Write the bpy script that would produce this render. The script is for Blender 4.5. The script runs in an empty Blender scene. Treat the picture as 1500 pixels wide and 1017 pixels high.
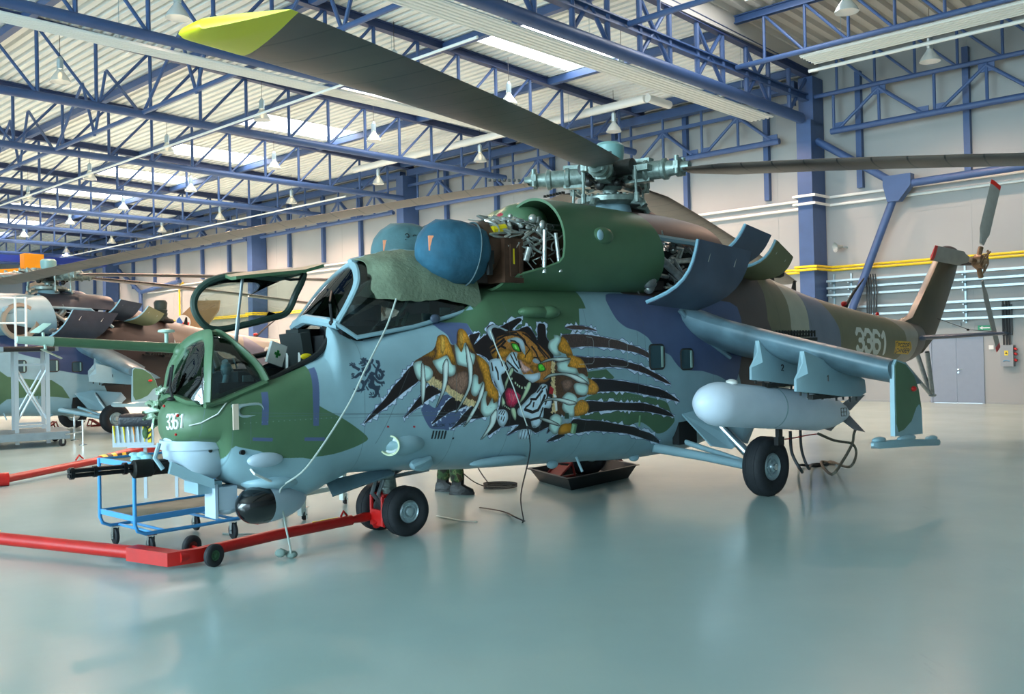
import bpy, bmesh, math, random
import numpy as np
from mathutils import Vector, Matrix
sc = bpy.context.scene
COL = sc.collection
PI = math.pi
# ------------------------------------------------------------------ helpers
def lin(c):
    return tuple(((x/255)/12.92 if x/255 <= .04045 else ((x/255+.055)/1.055)**2.4) for x in c[:3])
MATS = {}
def mat(name, rgb, rough=.5, metal=0, noise=0, nscale=6, bump=0, bscale=30, emit=None, es=1, trans=0, alpha=1, coat=0, spec=None):
    if name in MATS: return MATS[name]
    m = bpy.data.materials.new(name); m.use_nodes = True
    nt = m.node_tree; b = nt.nodes['Principled BSDF']
    c = (*lin(rgb), 1)
    b.inputs['Base Color'].default_value = c
    b.inputs['Roughness'].default_value = rough
    b.inputs['Metallic'].default_value = metal
    if trans: b.inputs['Transmission Weight'].default_value = trans; b.inputs['IOR'].default_value = 1.0 if trans > 1 else 1.45
    if coat: b.inputs['Coat Weight'].default_value = coat
    if spec is not None: b.inputs['Specular IOR Level'].default_value = spec
    if emit: b.inputs['Emission Color'].default_value = (*lin(emit), 1); b.inputs['Emission Strength'].default_value = es
    tc = None
    if noise or bump: tc = nt.nodes.new('ShaderNodeTexCoord')
    if noise:
        n = nt.nodes.new('ShaderNodeTexNoise'); n.inputs['Scale'].default_value = nscale; n.inputs['Detail'].default_value = 6
        nt.links.new(tc.outputs['Object'], n.inputs['Vector'])
        r = nt.nodes.new('ShaderNodeMapRange'); r.inputs['From Min'].default_value = .3; r.inputs['From Max'].default_value = .7
        r.inputs['To Min'].default_value = 1-noise; r.inputs['To Max'].default_value = 1+noise*.6
        nt.links.new(n.outputs['Fac'], r.inputs['Value'])
        v = nt.nodes.new('ShaderNodeVectorMath'); v.operation = 'SCALE'; v.inputs[0].default_value = c[:3]
        nt.links.new(r.outputs['Result'], v.inputs['Scale']); nt.links.new(v.outputs['Vector'], b.inputs['Base Color'])
    if bump:
        n = nt.nodes.new('ShaderNodeTexNoise'); n.inputs['Scale'].default_value = bscale; n.inputs['Detail'].default_value = 4
        nt.links.new(tc.outputs['Object'], n.inputs['Vector'])
        bp = nt.nodes.new('ShaderNodeBump'); bp.inputs['Strength'].default_value = bump; bp.inputs['Distance'].default_value = .02
        nt.links.new(n.outputs['Fac'], bp.inputs['Height']); nt.links.new(bp.outputs['Normal'], b.inputs['Normal'])
    MATS[name] = m
    return m
def glassmat(name, tint=(200, 220, 225), rough=.02, mix=.12):
    if name in MATS: return MATS[name]
    m = bpy.data.materials.new(name); m.use_nodes = True; nt = m.node_tree; nt.nodes.clear()
    o = nt.nodes.new('ShaderNodeOutputMaterial'); t = nt.nodes.new('ShaderNodeBsdfTransparent'); g = nt.nodes.new('ShaderNodeBsdfGlossy')
    t.inputs['Color'].default_value = (*lin(tint), 1); g.inputs['Roughness'].default_value = rough
    f = nt.nodes.new('ShaderNodeFresnel'); f.inputs['IOR'].default_value = 1.5
    a = nt.nodes.new('ShaderNodeMath'); a.operation = 'ADD'; a.inputs[1].default_value = mix; a.use_clamp = True
    x = nt.nodes.new('ShaderNodeMixShader')
    nt.links.new(f.outputs[0], a.inputs[0]); nt.links.new(a.outputs[0], x.inputs[0])
    nt.links.new(t.outputs[0], x.inputs[1]); nt.links.new(g.outputs[0], x.inputs[2]); nt.links.new(x.outputs[0], o.inputs[0])
    MATS[name] = m
    return m
EACH = {'web_post': 0, 'web_diagonal': 0, 'hanger_rod': 0, 'gusset_plate': 1, 'door_handle': 1, 'seat_harness': 1, 'cockpit_fitting': 1, 'red_mark': 1, 'belly_fairing': 1, 'footstep_handle': 1, 'yellow_fitting': 1, 'hinge_strip': 1,
        'spine_antenna': 1, 'spine_beacon': 1, 'hub_fitting': 1, 'yellow_stripe': 0, 'black_stripe': 0, 'stand_post': 0, 'tail_support': 1, 'eye': 0, 'brace_leg': 0, 'upright_post': 0, 'hazard_mark': 0}
class MB:
    def __init__(s): s.v = []; s.f = []; s.mi = []; s.m = 0; s.g = []
    def add(s, vs, fs):
        o = len(s.v); s.v += [tuple(p) for p in vs]; s.g.append((o, len(s.v), len(s.f), len(s.f)+len(fs)))
        for f in fs: s.f.append([i+o for i in f]); s.mi.append(s.m)
        return s
    def box(s, c, d, R=None):
        P = []
        for x in (-.5, .5):
            for y in (-.5, .5):
                for z in (-.5, .5):
                    q = Vector((x*d[0], y*d[1], z*d[2]))
                    if R is not None: q = R @ q
                    P.append(q+Vector(c))
        return s.add(P, [(0, 1, 3, 2), (4, 6, 7, 5), (0, 4, 5, 1), (2, 3, 7, 6), (0, 2, 6, 4), (1, 5, 7, 3)])
    def hexa(s, P): return s.add(P, [(0, 1, 3, 2), (4, 6, 7, 5), (0, 4, 5, 1), (2, 3, 7, 6), (0, 2, 6, 4), (1, 5, 7, 3)])
    def rings(s, R, cap=True, close=True):
        n = len(R[0]); vs = [p for r in R for p in r]; fs = []
        for i in range(len(R)-1):
            for j in range(n if close else n-1):
                k = (j+1) % n
                fs.append((i*n+j, i*n+k, (i+1)*n+k, (i+1)*n+j))
        if cap: fs.append(tuple(range(n))[::-1]); fs.append(tuple((len(R)-1)*n+j for j in range(n)))
        return s.add(vs, fs)
    def tube(s, path, r, n=8, cap=True, flat=1.0, closed=False):
        P = [Vector(p) for p in path]; N = len(P); R = []; up = None
        for i, p in enumerate(P):
            a = P[(i-1) % N] if (closed or i > 0) else P[i]; b = P[(i+1) % N] if (closed or i < N-1) else P[i]
            t = (b-a).normalized()
            if up is None:
                up = Vector((0, 0, 1)) if abs(t.z) < .9 else Vector((1, 0, 0))
            x = t.cross(up)
            if x.length < 1e-6: x = t.orthogonal()
            x.normalize(); y = x.cross(t).normalized(); up = y
            rr = r[i] if isinstance(r, (list, tuple)) else r
            R.append([p+x*rr*math.cos(2*PI*k/n)+y*rr*flat*math.sin(2*PI*k/n) for k in range(n)])
        if closed: R.append(R[0]); cap = False
        return s.rings(R, cap)
    def cyl(s, p0, p1, r0, r1=None, n=16, cap=True): return s.tube([p0, p1], [r0, r0 if r1 is None else r1], n, cap)
    def lathe(s, prof, c, ax=(0, 0, 1), n=24):
        ax = Vector(ax).normalized(); x = ax.orthogonal().normalized(); y = ax.cross(x); c = Vector(c)
        R = [[c+ax*h+(x*math.cos(2*PI*k/n)+y*math.sin(2*PI*k/n))*max(r, 1e-4) for k in range(n)] for h, r in prof]
        return s.rings(R, True)
    def ell(s, c, r, n=20, m=12, R=None):
        rs = []
        for i in range(m+1):
            t = PI*i/m
            row = []
            for k in range(n):
                q = Vector((r[0]*math.sin(t)*math.cos(2*PI*k/n), r[1]*math.sin(t)*math.sin(2*PI*k/n), -r[2]*math.cos(t)))
                if i in (0, m): q = Vector((1e-4*math.cos(2*PI*k/n), 1e-4*math.sin(2*PI*k/n), q.z))
                if R is not None: q = R @ q
                row.append(q+Vector(c))
            rs.append(row)
        return s.rings(rs, True)
    def sheet(s, G, th):
        """grid of points with thickness th along the local normal"""
        G = [[Vector(p) for p in r] for r in G]; m = len(G); n = len(G[0]); B = []
        for i in range(m):
            row = []
            for j in range(n):
                a = G[min(i+1, m-1)][j]-G[max(i-1, 0)][j]; b = G[i][min(j+1, n-1)]-G[i][max(j-1, 0)]
                row.append(G[i][j]+a.cross(b).normalized()*th)
            B.append(row)
        vs = [p for r in G for p in r]+[p for r in B for p in r]; o = m*n; fs = []
        for i in range(m-1):
            for j in range(n-1):
                q = (i*n+j, i*n+j+1, (i+1)*n+j+1, (i+1)*n+j); fs.append(q); fs.append(tuple(k+o for k in q[::-1]))
        for i in range(m-1):
            for j in (0, n-1):
                a, b = i*n+j, (i+1)*n+j; fs.append((a, b, b+o, a+o) if j == 0 else (b, a, a+o, b+o))
        for j in range(n-1):
            for i in (0, m-1):
                a, b = i*n+j, i*n+j+1; fs.append((b, a, a+o, b+o) if i == 0 else (a, b, b+o, a+o))
        return s.add(vs, fs)
    def prism(s, poly, off):
        n = len(poly); off = Vector(off); P = [Vector(p) for p in poly]
        return s.add(P+[p+off for p in P], [tuple(range(n)), tuple(range(2*n-1, n-1, -1))]+[(i, (i+1) % n, n+(i+1) % n, n+i) for i in range(n)])
    def mesh(s, name, ms, smooth=True, ang=40):
        me = bpy.data.meshes.new(name); me.from_pydata(s.v, [], s.f)
        for m in (ms if isinstance(ms, (list, tuple)) else [ms]): me.materials.append(m)
        me.polygons.foreach_set('material_index', s.mi)
        bm = bmesh.new(); bm.from_mesh(me); bmesh.ops.recalc_face_normals(bm, faces=bm.faces); bm.to_mesh(me); bm.free()
        if smooth: me.shade_smooth(); me.set_sharp_from_angle(angle=math.radians(ang))
        return me
    def split(s, merge):
        G = [[g] for g in s.g]
        if merge:
            def bb(c):
                P = [s.v[i] for g in c for i in range(g[0], g[1])]; return [min(p[k] for p in P)-.012 for k in range(3)], [max(p[k] for p in P)+.012 for k in range(3)]
            done = False
            while not done:
                done = True
                B = [bb(c) for c in G]
                for i in range(len(G)):
                    for j in range(i+1, len(G)):
                        if all(B[i][0][k] <= B[j][1][k] and B[j][0][k] <= B[i][1][k] for k in range(3)):
                            G[i] += G.pop(j); done = False; break
                    if not done: break
        out = []
        for c in G:
            m = MB()
            for v0, v1, f0, f1 in c: m.add(s.v[v0:v1], [[i-v0 for i in f] for f in s.f[f0:f1]]); m.mi[-(f1-f0):] = s.mi[f0:f1]
            out.append(m)
        return out
    def build(s, name, ms, parent=None, smooth=True, ang=40, loc=None, rz=0):
        if parent is not None and name in EACH and len(s.g) > 1:
            r = [m.build(name, ms, parent, smooth, ang) if len(m.g) < len(s.g) else m._build(name, ms, parent, smooth, ang, None, 0) for m in s.split(EACH[name])]
            return r[0]
        return s._build(name, ms, parent, smooth, ang, loc, rz)
    def _build(s, name, ms, parent=None, smooth=True, ang=40, loc=None, rz=0):
        if loc is not None and parent is None:
            M = Matrix.Translation(Vector(loc)) @ Matrix.Rotation(rz, 4, 'Z'); I = M.inverted()
            s.v = [tuple(I @ Vector(p)) for p in s.v]
        o = bpy.data.objects.new(name, s.mesh(name, ms, smooth, ang)); COL.objects.link(o)
        if parent is not None: o.parent = parent
        elif loc is not None: o.location = loc; o.rotation_euler.z = rz
        return o
def tag(o, label, cat, group=None, kind=None):
    if label: o['label'] = label
    if cat: o['category'] = cat
    if group: o['group'] = group
    if kind: o['kind'] = kind
    return o
def empty(name, loc, rz=0, label=None, cat=None, group=None):
    o = bpy.data.objects.new(name, None); COL.objects.link(o); o.location = loc; o.rotation_euler.z = rz
    o.empty_display_size = .2
    return tag(o, label, cat, group)
def copy_tree(o, parent=None):
    c = o.copy(); COL.objects.link(c); c.parent = parent
    for ch in list(o.children): copy_tree(ch, c)
    return c
def struct(o): o['kind'] = 'structure'; return o
def catmull(P, k=6, closed=False):
    P = [Vector(p) for p in P]; n = len(P); out = []
    for i in range(n if closed else n-1):
        a = P[(i-1) % n] if (closed or i > 0) else P[i]; b = P[i]; c = P[(i+1) % n]; d = P[(i+2) % n] if (closed or i < n-2) else c
        for j in range(k):
            t = j/k; t2 = t*t; t3 = t2*t
            out.append(.5*((2*b)+(c-a)*t+(2*a-5*b+4*c-d)*t2+(-a+3*b-3*c+d)*t3))
    if not closed: out.append(P[-1])
    return out
rnd = random.Random(7)
# ------------------------------------------------------------------ hangar frame: u along the rear wall, v towards it
BETA = .7553; H0 = Vector((-1.2731, 9.5943, 0)); YAW = .7275
def hg(u, v, z=0): return Vector((u*math.cos(BETA)+v*math.sin(BETA), -u*math.sin(BETA)+v*math.cos(BETA), z))
def HR(b): return b
# shared materials
blue = mat('steel_blue', (58, 84, 128), .45, noise=.08, nscale=3)
blue_dk = mat('steel_blue_dark', (46, 62, 100), .5)
white_p = mat('white_paint', (222, 224, 220), .45)
wallm = mat('wall_panel', (154, 156, 155), .55, noise=.03, nscale=.7)
galv = mat('galvanised', (178, 196, 202), .35, .6)
black_r = mat('black_rubber', (30, 33, 38), .75, noise=.2, nscale=20, bump=.15, bscale=40)
red_p = mat('red_paint', (190, 22, 18), .35, noise=.12, nscale=8)
yel_p = mat('yellow_paint', (228, 200, 20), .45, noise=.08)
blk_p = mat('black_paint', (18, 18, 20), .5)
chrome = mat('chrome', (210, 218, 222), .15, 1)
steel = mat('steel', (150, 160, 165), .35, .8, noise=.2, nscale=15)
# s, zb, zt, w, zc, nb, nt
SEC=[(-2.34,1.20,1.36,.07,1.28,2,2),(-2.31,1.12,1.43,.22,1.28,2.3,2.2),(-2.24,1.10,1.49,.34,1.28,2.6,2.2),(-2.14,1.09,1.54,.42,1.28,2.8,2.4),
(-2.02,1.08,1.58,.47,1.28,3,3),(-1.94,.84,1.59,.50,1.25,2.4,3.5),(-1.82,.72,1.61,.53,1.22,2.2,4),(-1.5,.58,1.68,.57,1.2,2.2,4),(-1.15,.50,1.80,.60,1.2,2.2,4),
(-1.0,.54,1.86,.61,1.25,2.3,4),(-.92,.58,2.17,.62,1.27,2.3,3.0),(-.80,.62,2.12,.63,1.28,2.3,3.0),(-.64,.68,2.02,.65,1.3,2.4,3.6),(-.1,.65,2.12,.70,1.4,2.5,4),(.4,.61,2.24,.76,1.5,2.6,4),(.8,.58,2.52,.80,1.55,2.7,3.6),
(1.5,.55,2.62,.85,1.6,2.8,3.4),(2.5,.50,2.62,.87,1.6,2.8,3.4),(3.5,.45,2.62,.87,1.6,2.8,3.4),(4.3,.47,2.64,.86,1.6,2.8,3.2),(4.75,.52,3.0,.85,1.65,2.6,2.4),(5.1,.60,3.32,.83,1.7,2.5,2.1),
(5.6,.72,3.22,.79,1.78,2.4,2.05),(6.2,.90,3.02,.73,1.85,2.3,2.0),(7,1.12,2.82,.64,1.92,2.2,2),(8,1.29,2.62,.55,1.96,2.1,2),(9.5,1.38,2.42,.45,1.92,2,2),
(10.6,1.42,2.30,.37,1.9,2,2),(11.3,1.48,2.24,.30,1.9,2,2),(11.8,1.60,2.2,.2,1.92,2,2),(12.1,1.8,2.1,.08,1.95,2,2)]
def _sp(s):
    # catmull-rom (monotone-ish) interpolation of section params
    if s<=SEC[0][0]: return SEC[0][1:]
    if s>=SEC[-1][0]: return SEC[-1][1:]
    i=max(k for k in range(len(SEC)) if SEC[k][0]<=s)
    i=min(i,len(SEC)-2)
    a=SEC[i];b=SEC[i+1];h=b[0]-a[0];t=(s-a[0])/h
    out=[]
    for j in range(1,7):
        d=(b[j]-a[j])/h
        def tan(k):
            if k<=0 or k>=len(SEC)-1: return d
            p=(SEC[k][j]-SEC[k-1][j])/(SEC[k][0]-SEC[k-1][0]); q=(SEC[k+1][j]-SEC[k][j])/(SEC[k+1][0]-SEC[k][0])
            return 0 if p*q<=0 else 2*p*q/(p+q)
        m0,m1=tan(i),tan(i+1)
        t2,t3=t*t,t*t*t
        out.append((2*t3-3*t2+1)*a[j]+(t3-2*t2+t)*h*m0+(-2*t3+3*t2)*b[j]+(t3-t2)*h*m1)
    return out
def hw(s,z):
    zb,zt,w,zc,nb,nt=_sp(s)
    if z>=zc: r=(z-zc)/max(zt-zc,1e-6); n=nt
    else: r=(zc-z)/max(zc-zb,1e-6); n=nb
    if r>=1: return 0.0
    return w*(1-r**n)**(1/n)
PAINT = [["p","g",0,[-1.871,1.602,-1.974,0.924,-2.01,1.071,-2.048,1.106,-1.987,1.114,-1.888,1.068,-1.714,1.02,-1.621,0.977,-1.525,0.944,-1.239,0.926,-1.0,0.936,-0.792,0.982,-0.674,1.037,-0.695,1.084,-0.813,1.175,-0.95,1.265,-1.15,1.375,-1.244,1.459,-1.326,1.56,-1.36,1.664,-1.522,1.633,-1.688,1.614,-2.128,1.446,-2.285,1.457]],
["p","d",0,[0.21,2.165,0.184,2.09,0.243,2.013,0.288,1.909,0.564,1.947,0.518,2.031,0.494,2.129,0.482,2.248]],
["p","g",0,[0.482,2.248,0.494,2.129,0.521,2.045,0.572,2.002,0.898,1.943,1.338,1.794,1.823,1.934,1.947,2.084,1.987,2.236,2.053,2.442,1.964,2.488,1.457,2.557,4.748,3.007,4.87,3.145]],
["p","d",0,[-0.11,1.288,-0.087,1.339,-0.042,1.347,0.05,1.299,0.104,1.396,0.181,1.426,0.235,1.39,0.42,1.265,0.463,1.236,0.241,1.078,0.162,1.08,0.052,1.091,0.003,1.107,-0.042,1.157,-0.085,1.227]],
["p","g",0,[2.038,1.592,2.345,1.613,2.478,1.516,2.363,1.451,2.056,1.44]],
["p","g",0,[2.016,1.305,2.477,1.361,2.955,1.283,3.389,1.197,3.512,1.074,3.546,1.039,3.63,0.941,3.513,0.822,3.353,0.808,3.155,0.906,3.011,0.965,2.89,0.965,2.85,0.944,2.613,0.92,2.178,1.052,1.956,1.089]],
["p","d",0,[2.531,2.428,2.522,2.298,2.589,2.171,2.732,2.084,2.917,2.044,3.078,1.971,3.181,1.881,3.403,1.78,3.492,1.746,3.581,1.661,3.698,1.583,3.931,1.551,4.144,1.536,4.435,1.475,4.912,1.414,5.045,2.362,3.972,2.435,2.76,2.494]],
["t","k",0,[-0.724,1.198,-0.633,1.297,-0.517,1.4,-0.472,1.449,-0.404,1.53,-0.312,1.611,-0.288,1.643,-0.194,1.719,-0.131,1.664,-0.131,1.575,-0.272,1.489,-0.385,1.413,-0.453,1.364,-0.57,1.29,-0.683,1.217]],
["t","k",0,[-0.298,1.223,-0.216,1.32,-0.17,1.373,-0.108,1.433,-0.046,1.503,0.0,1.521,0.113,1.456,0.028,1.42,-0.064,1.368,-0.148,1.316,-0.238,1.262]],
["t","k",0,[0.014,1.14,0.055,1.198,0.127,1.295,0.173,1.353,0.251,1.396,0.338,1.345,0.426,1.32,0.347,1.283,0.222,1.253,0.146,1.213,0.08,1.177]],
["t","k",0,[0.235,1.071,0.289,1.123,0.345,1.188,0.382,1.227,0.492,1.303,0.577,1.243,0.648,1.19,0.551,1.168,0.437,1.162,0.316,1.107]],
["t","k",0,[0.473,1.996,0.538,2.023,0.6,2.026,0.513,1.913,0.634,1.995,0.677,2.015,0.689,2.085,0.769,2.12,0.848,2.092,0.941,2.127,1.092,2.181,1.141,2.163,0.999,2.063,1.068,2.056,1.144,2.084,1.217,2.091,1.289,2.011,1.32,1.953,1.35,2.113,1.446,2.113,1.447,1.989,1.49,1.922,1.533,1.819,1.567,1.424,1.666,1.128,1.506,0.948,1.498,1.014,1.349,0.965,1.286,0.985,1.096,1.013,0.951,0.961,1.031,1.024,1.083,1.071,0.96,1.065,0.856,1.058,0.771,1.014,0.703,0.983,0.752,1.107,0.797,1.245,0.826,1.384,0.742,1.527,0.689,1.737,0.592,1.808,0.521,1.837]],
["t","x",0,[1.733,2.081,1.839,2.107,1.961,2.104,2.105,2.085,2.227,2.047,2.058,2.063,1.913,2.063]],
["t","x",0,[1.671,1.997,1.844,2.011,2.05,2.003,2.239,1.983,2.384,1.963,2.55,1.939,2.719,1.891,2.882,1.858,3.071,1.792,3.086,1.728,2.889,1.787,2.691,1.818,2.43,1.852,2.157,1.871,1.954,1.874,1.79,1.865,1.755,1.938]],
["t","y",0,[1.835,1.769,2.031,1.754,2.168,1.747,2.39,1.735,2.593,1.715,2.731,1.681,2.943,1.637,3.123,1.569,3.307,1.499,3.496,1.395,3.306,1.443,3.06,1.531,2.881,1.576,2.648,1.621,2.364,1.637,2.147,1.632,2.047,1.631,1.967,1.729]],
["t","k",0,[2.09,1.502,2.305,1.502,2.528,1.479,2.818,1.437,3.058,1.392,3.306,1.342,3.435,1.296,3.678,1.178,3.44,1.223,3.061,1.289,2.702,1.345,2.25,1.365,2.1,1.357]],
["t","k",0,[2.016,1.264,2.241,1.252,2.311,1.241,2.455,1.241,2.594,1.222,2.781,1.209,2.948,1.2,3.134,1.166,3.327,1.115,3.491,1.057,3.598,0.997,3.409,1.029,3.085,1.089,2.722,1.126,2.377,1.146,2.16,1.143,2.061,1.142]],
["t","k",0,[1.847,1.073,2.058,1.052,2.276,1.03,2.384,1.011,2.647,0.962,2.895,0.917,3.035,0.867,3.246,0.81,3.46,0.709,3.483,0.677,3.234,0.736,2.973,0.806,2.749,0.856,2.448,0.894,2.218,0.923,2.098,0.924,1.841,0.924]],
["t","k",0,[1.54,0.849,1.604,0.896,1.69,0.927,1.778,0.906,1.703,0.874,1.623,0.857]],
["p","bn",0,[-0.184,1.738,-0.072,1.808,0.048,1.866,0.1,1.933,0.138,2.0,0.195,2.017,0.235,1.992,0.253,1.924,0.312,1.916,0.341,2.005,0.377,2.06,0.419,2.077,0.449,2.045,0.47,1.983,0.509,1.879,0.544,1.809,0.631,1.752,0.679,1.695,0.694,1.633,0.709,1.563,0.741,1.492,0.783,1.434,0.792,1.364,0.77,1.26,0.699,1.187,0.632,1.184,0.578,1.229,0.525,1.301,0.459,1.305,0.298,1.408,0.243,1.417,0.144,1.482,0.053,1.499,-0.006,1.561,-0.045,1.549,-0.134,1.579]],
["p","pd",0,[0.256,1.612,0.367,1.649,0.415,1.641,0.437,1.552,0.419,1.505,0.345,1.406,0.252,1.457,0.146,1.549,0.185,1.581]],
["f","cr",0,[-0.052,1.569,0.025,1.593,0.145,1.529,0.244,1.471,0.338,1.413,0.418,1.368,0.524,1.329,0.509,1.295,0.419,1.307,0.362,1.337,0.282,1.375,0.197,1.439,0.129,1.476,0.038,1.513]],
["p","or",0,[0.035,1.766,0.08,1.832,0.095,1.926,0.139,1.993,0.195,2.017,0.231,1.999,0.247,1.931,0.268,1.828,0.291,1.713,0.231,1.748,0.198,1.816,0.167,1.81,0.111,1.778,0.048,1.752]],
["p","or",0,[0.328,1.902,0.374,2.053,0.419,2.077,0.449,2.045,0.467,1.99,0.482,1.92,0.513,1.837,0.461,1.879,0.423,1.935,0.363,1.84]],
["p","or",0,[0.544,1.809,0.631,1.752,0.679,1.695,0.693,1.598,0.709,1.535,0.741,1.492,0.792,1.42,0.792,1.357,0.759,1.317,0.724,1.354,0.656,1.391,0.624,1.497,0.609,1.559,0.601,1.601,0.57,1.671,0.533,1.775]],
["p","or",0,[-0.073,1.802,0.063,1.866,0.045,1.792,-0.02,1.807]],
["p","o2",0,[0.166,2.0,0.203,2.003,0.182,1.884,0.145,1.817,0.133,1.885]],
["p","o2",0,[0.385,2.046,0.416,2.053,0.395,1.949,0.36,1.881,0.357,1.95]],
["p","w",0,[-0.181,1.738,-0.092,1.766,-0.081,1.729,-0.015,1.707,0.027,1.66,0.017,1.6,-0.037,1.562,-0.082,1.577,-0.134,1.579,-0.169,1.639]],
["p","w",0,[0.03,1.759,0.096,1.778,0.175,1.81,0.205,1.802,0.244,1.721,0.283,1.706,0.276,1.625,0.209,1.6,0.172,1.642,0.117,1.63,0.067,1.685]],
["p","w",0,[0.299,1.93,0.337,1.881,0.363,1.84,0.415,1.935,0.465,1.838,0.519,1.81,0.498,1.721,0.448,1.681,0.353,1.704,0.307,1.719,0.295,1.787,0.289,1.869]],
["p","w",0,[0.487,1.605,0.544,1.596,0.55,1.513,0.608,1.539,0.582,1.464,0.515,1.391,0.458,1.435]],
["p","w",0,[0.606,1.428,0.656,1.433,0.639,1.371,0.658,1.287,0.715,1.368,0.733,1.311,0.776,1.323,0.78,1.239,0.699,1.187,0.633,1.177,0.577,1.243,0.581,1.34]],
["c","cl",0,[-0.093,1.723,-0.07,1.729,-0.062,1.589,-0.056,1.543,-0.071,1.424,-0.095,1.333,-0.108,1.426,-0.106,1.558]],
["c","cl",0,[0.144,1.71,0.187,1.776,0.202,1.722,0.189,1.581,0.184,1.547,0.143,1.441,0.054,1.299,0.112,1.443,0.139,1.582]],
["c","cl",0,[0.417,1.901,0.44,1.893,0.462,1.797,0.482,1.701,0.479,1.605,0.473,1.55,0.443,1.463,0.362,1.337,0.278,1.232,0.345,1.351,0.419,1.484,0.434,1.606,0.419,1.743]],
["c","cl",0,[0.612,1.532,0.619,1.49,0.597,1.394,0.483,1.193,0.39,1.092,0.463,1.236,0.524,1.329,0.565,1.444]],
["c","cl",0,[0.708,1.18,0.771,1.246,0.783,1.161,0.751,1.065,0.633,0.938,0.691,1.069,0.708,1.117]],
["p","hd",0,[0.696,1.876,0.776,1.923,0.799,1.986,0.908,2.035,1.049,2.048,1.163,2.034,1.256,1.961,1.389,1.865,1.5,1.754,1.494,1.572,1.424,1.501,1.236,1.508,1.057,1.586,0.884,1.662,0.749,1.749]],
["p","or",0,[0.717,1.806,0.823,1.86,0.961,1.858,0.977,1.829,0.888,1.774,0.783,1.763]],
["p","or",0,[1.038,1.8,1.119,1.827,1.23,1.853,1.253,1.767,1.205,1.696,1.133,1.726,1.062,1.749]],
["p","or",0,[1.204,1.682,1.297,1.679,1.304,1.614,1.257,1.601,1.231,1.645]],
["p","or",0,[1.318,1.765,1.394,1.778,1.421,1.727,1.345,1.714]],
["p","wb",0,[0.685,2.064,0.769,2.117,0.848,2.092,0.946,2.056,0.901,2.049,0.828,2.074,0.779,2.085,0.741,2.057,0.77,1.959,0.759,1.931,0.706,1.98]],
["p","k",0,[0.777,2.071,0.846,2.078,0.91,2.049,0.803,2.021,0.778,1.993]],
["p","wb",0,[0.69,1.751,0.801,1.769,0.886,1.732,0.954,1.66,0.917,1.619,0.83,1.593,0.878,1.416,0.826,1.384,0.759,1.512,0.71,1.597,0.695,1.667]],
["p","wb",0,[0.905,1.774,0.969,1.829,1.048,1.821,1.037,1.771,1.062,1.728,1.077,1.664,1.111,1.599,1.093,1.585,0.997,1.63,0.936,1.675,0.899,1.732]],
["p","wb",0,[1.102,1.592,1.239,1.594,1.341,1.606,1.339,1.541,1.33,1.534,1.236,1.501,1.164,1.54,1.128,1.541]],
["p","k",0,[0.954,1.66,1.023,1.616,1.111,1.584,1.164,1.533,1.218,1.502,1.199,1.438,1.057,1.288,1.042,1.253,0.999,1.234,0.938,1.223,0.873,1.269,0.813,1.265,0.835,1.383,0.879,1.451,0.899,1.591]],
["p","tg",0,[0.878,1.423,0.931,1.463,1.054,1.394,1.082,1.365,1.039,1.303,0.988,1.256,0.944,1.262,0.898,1.296,0.883,1.36]],
["p","t2",0,[0.922,1.407,1.019,1.389,1.037,1.353,0.977,1.306,0.94,1.343]],
["p","pk",0,[1.053,1.742,1.089,1.745,1.123,1.698,1.195,1.66,1.249,1.623,1.239,1.602,1.203,1.631,1.148,1.605,1.103,1.62,1.086,1.663]],
["c","fa",0,[0.954,1.664,0.993,1.652,0.96,1.589,0.934,1.569,0.883,1.451,0.875,1.508,0.907,1.57]],
["c","fa",0,[1.172,1.504,1.218,1.502,1.199,1.438,1.127,1.341,1.057,1.288,1.108,1.385]],
["c","fa",0,[0.835,1.383,0.88,1.311,0.872,1.29,0.838,1.278]],
["c","fa",0,[0.954,1.243,1.006,1.248,1.028,1.197,1.036,1.132,1.021,1.118,0.978,1.171]],
["p","fa",0,[0.956,1.565,0.972,1.565,0.973,1.544,0.963,1.538,0.954,1.544]],
["p","fa",0,[1.003,1.52,1.019,1.519,1.021,1.498,1.011,1.493,1.001,1.499]],
["p","fa",0,[1.029,1.499,1.045,1.498,1.047,1.477,1.037,1.472,1.027,1.478]],
["p","fa",0,[1.054,1.484,1.07,1.483,1.072,1.462,1.062,1.457,1.052,1.463]],
["p","fa",0,[1.087,1.468,1.103,1.468,1.105,1.446,1.095,1.441,1.085,1.447]],
["p","fa",0,[1.127,1.467,1.143,1.466,1.145,1.445,1.135,1.439,1.125,1.445]],
["p","fa",0,[0.871,1.285,0.883,1.284,0.885,1.268,0.871,1.269]],
["p","fa",0,[0.895,1.271,0.907,1.27,0.909,1.254,0.895,1.255]],
["p","fa",0,[0.916,1.26,0.928,1.259,0.93,1.243,0.916,1.244]],
["p","fa",0,[0.934,1.248,0.946,1.247,0.948,1.232,0.934,1.232]],
["p","wb",0,[0.925,1.957,1.042,1.984,1.127,1.948,1.149,1.869,1.145,1.797,1.094,1.855,1.071,1.92,0.985,1.942,0.949,1.928]],
["c","ey",0,[0.979,1.917,1.044,1.906,1.093,1.834,1.031,1.842,0.989,1.871]],
["p","e2",0,[1.008,1.899,1.034,1.892,1.049,1.856,1.023,1.864]],
["p","wb",0,[1.243,1.738,1.281,1.759,1.336,1.729,1.344,1.7,1.27,1.709]],
["c","ey",0,[1.316,1.689,1.372,1.692,1.418,1.632,1.332,1.62]],
["s","k",0.01,[0.783,1.993,0.907,2.024,1.048,2.034]],
["s","k",0.01,[0.805,1.962,0.904,2.003,0.992,2.013,1.079,1.998,1.129,1.962,1.16,1.905]],
["s","k",0.013,[0.703,1.858,0.809,1.916,0.883,1.964]],
["s","k",0.01,[0.727,1.826,0.824,1.888]],
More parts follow.
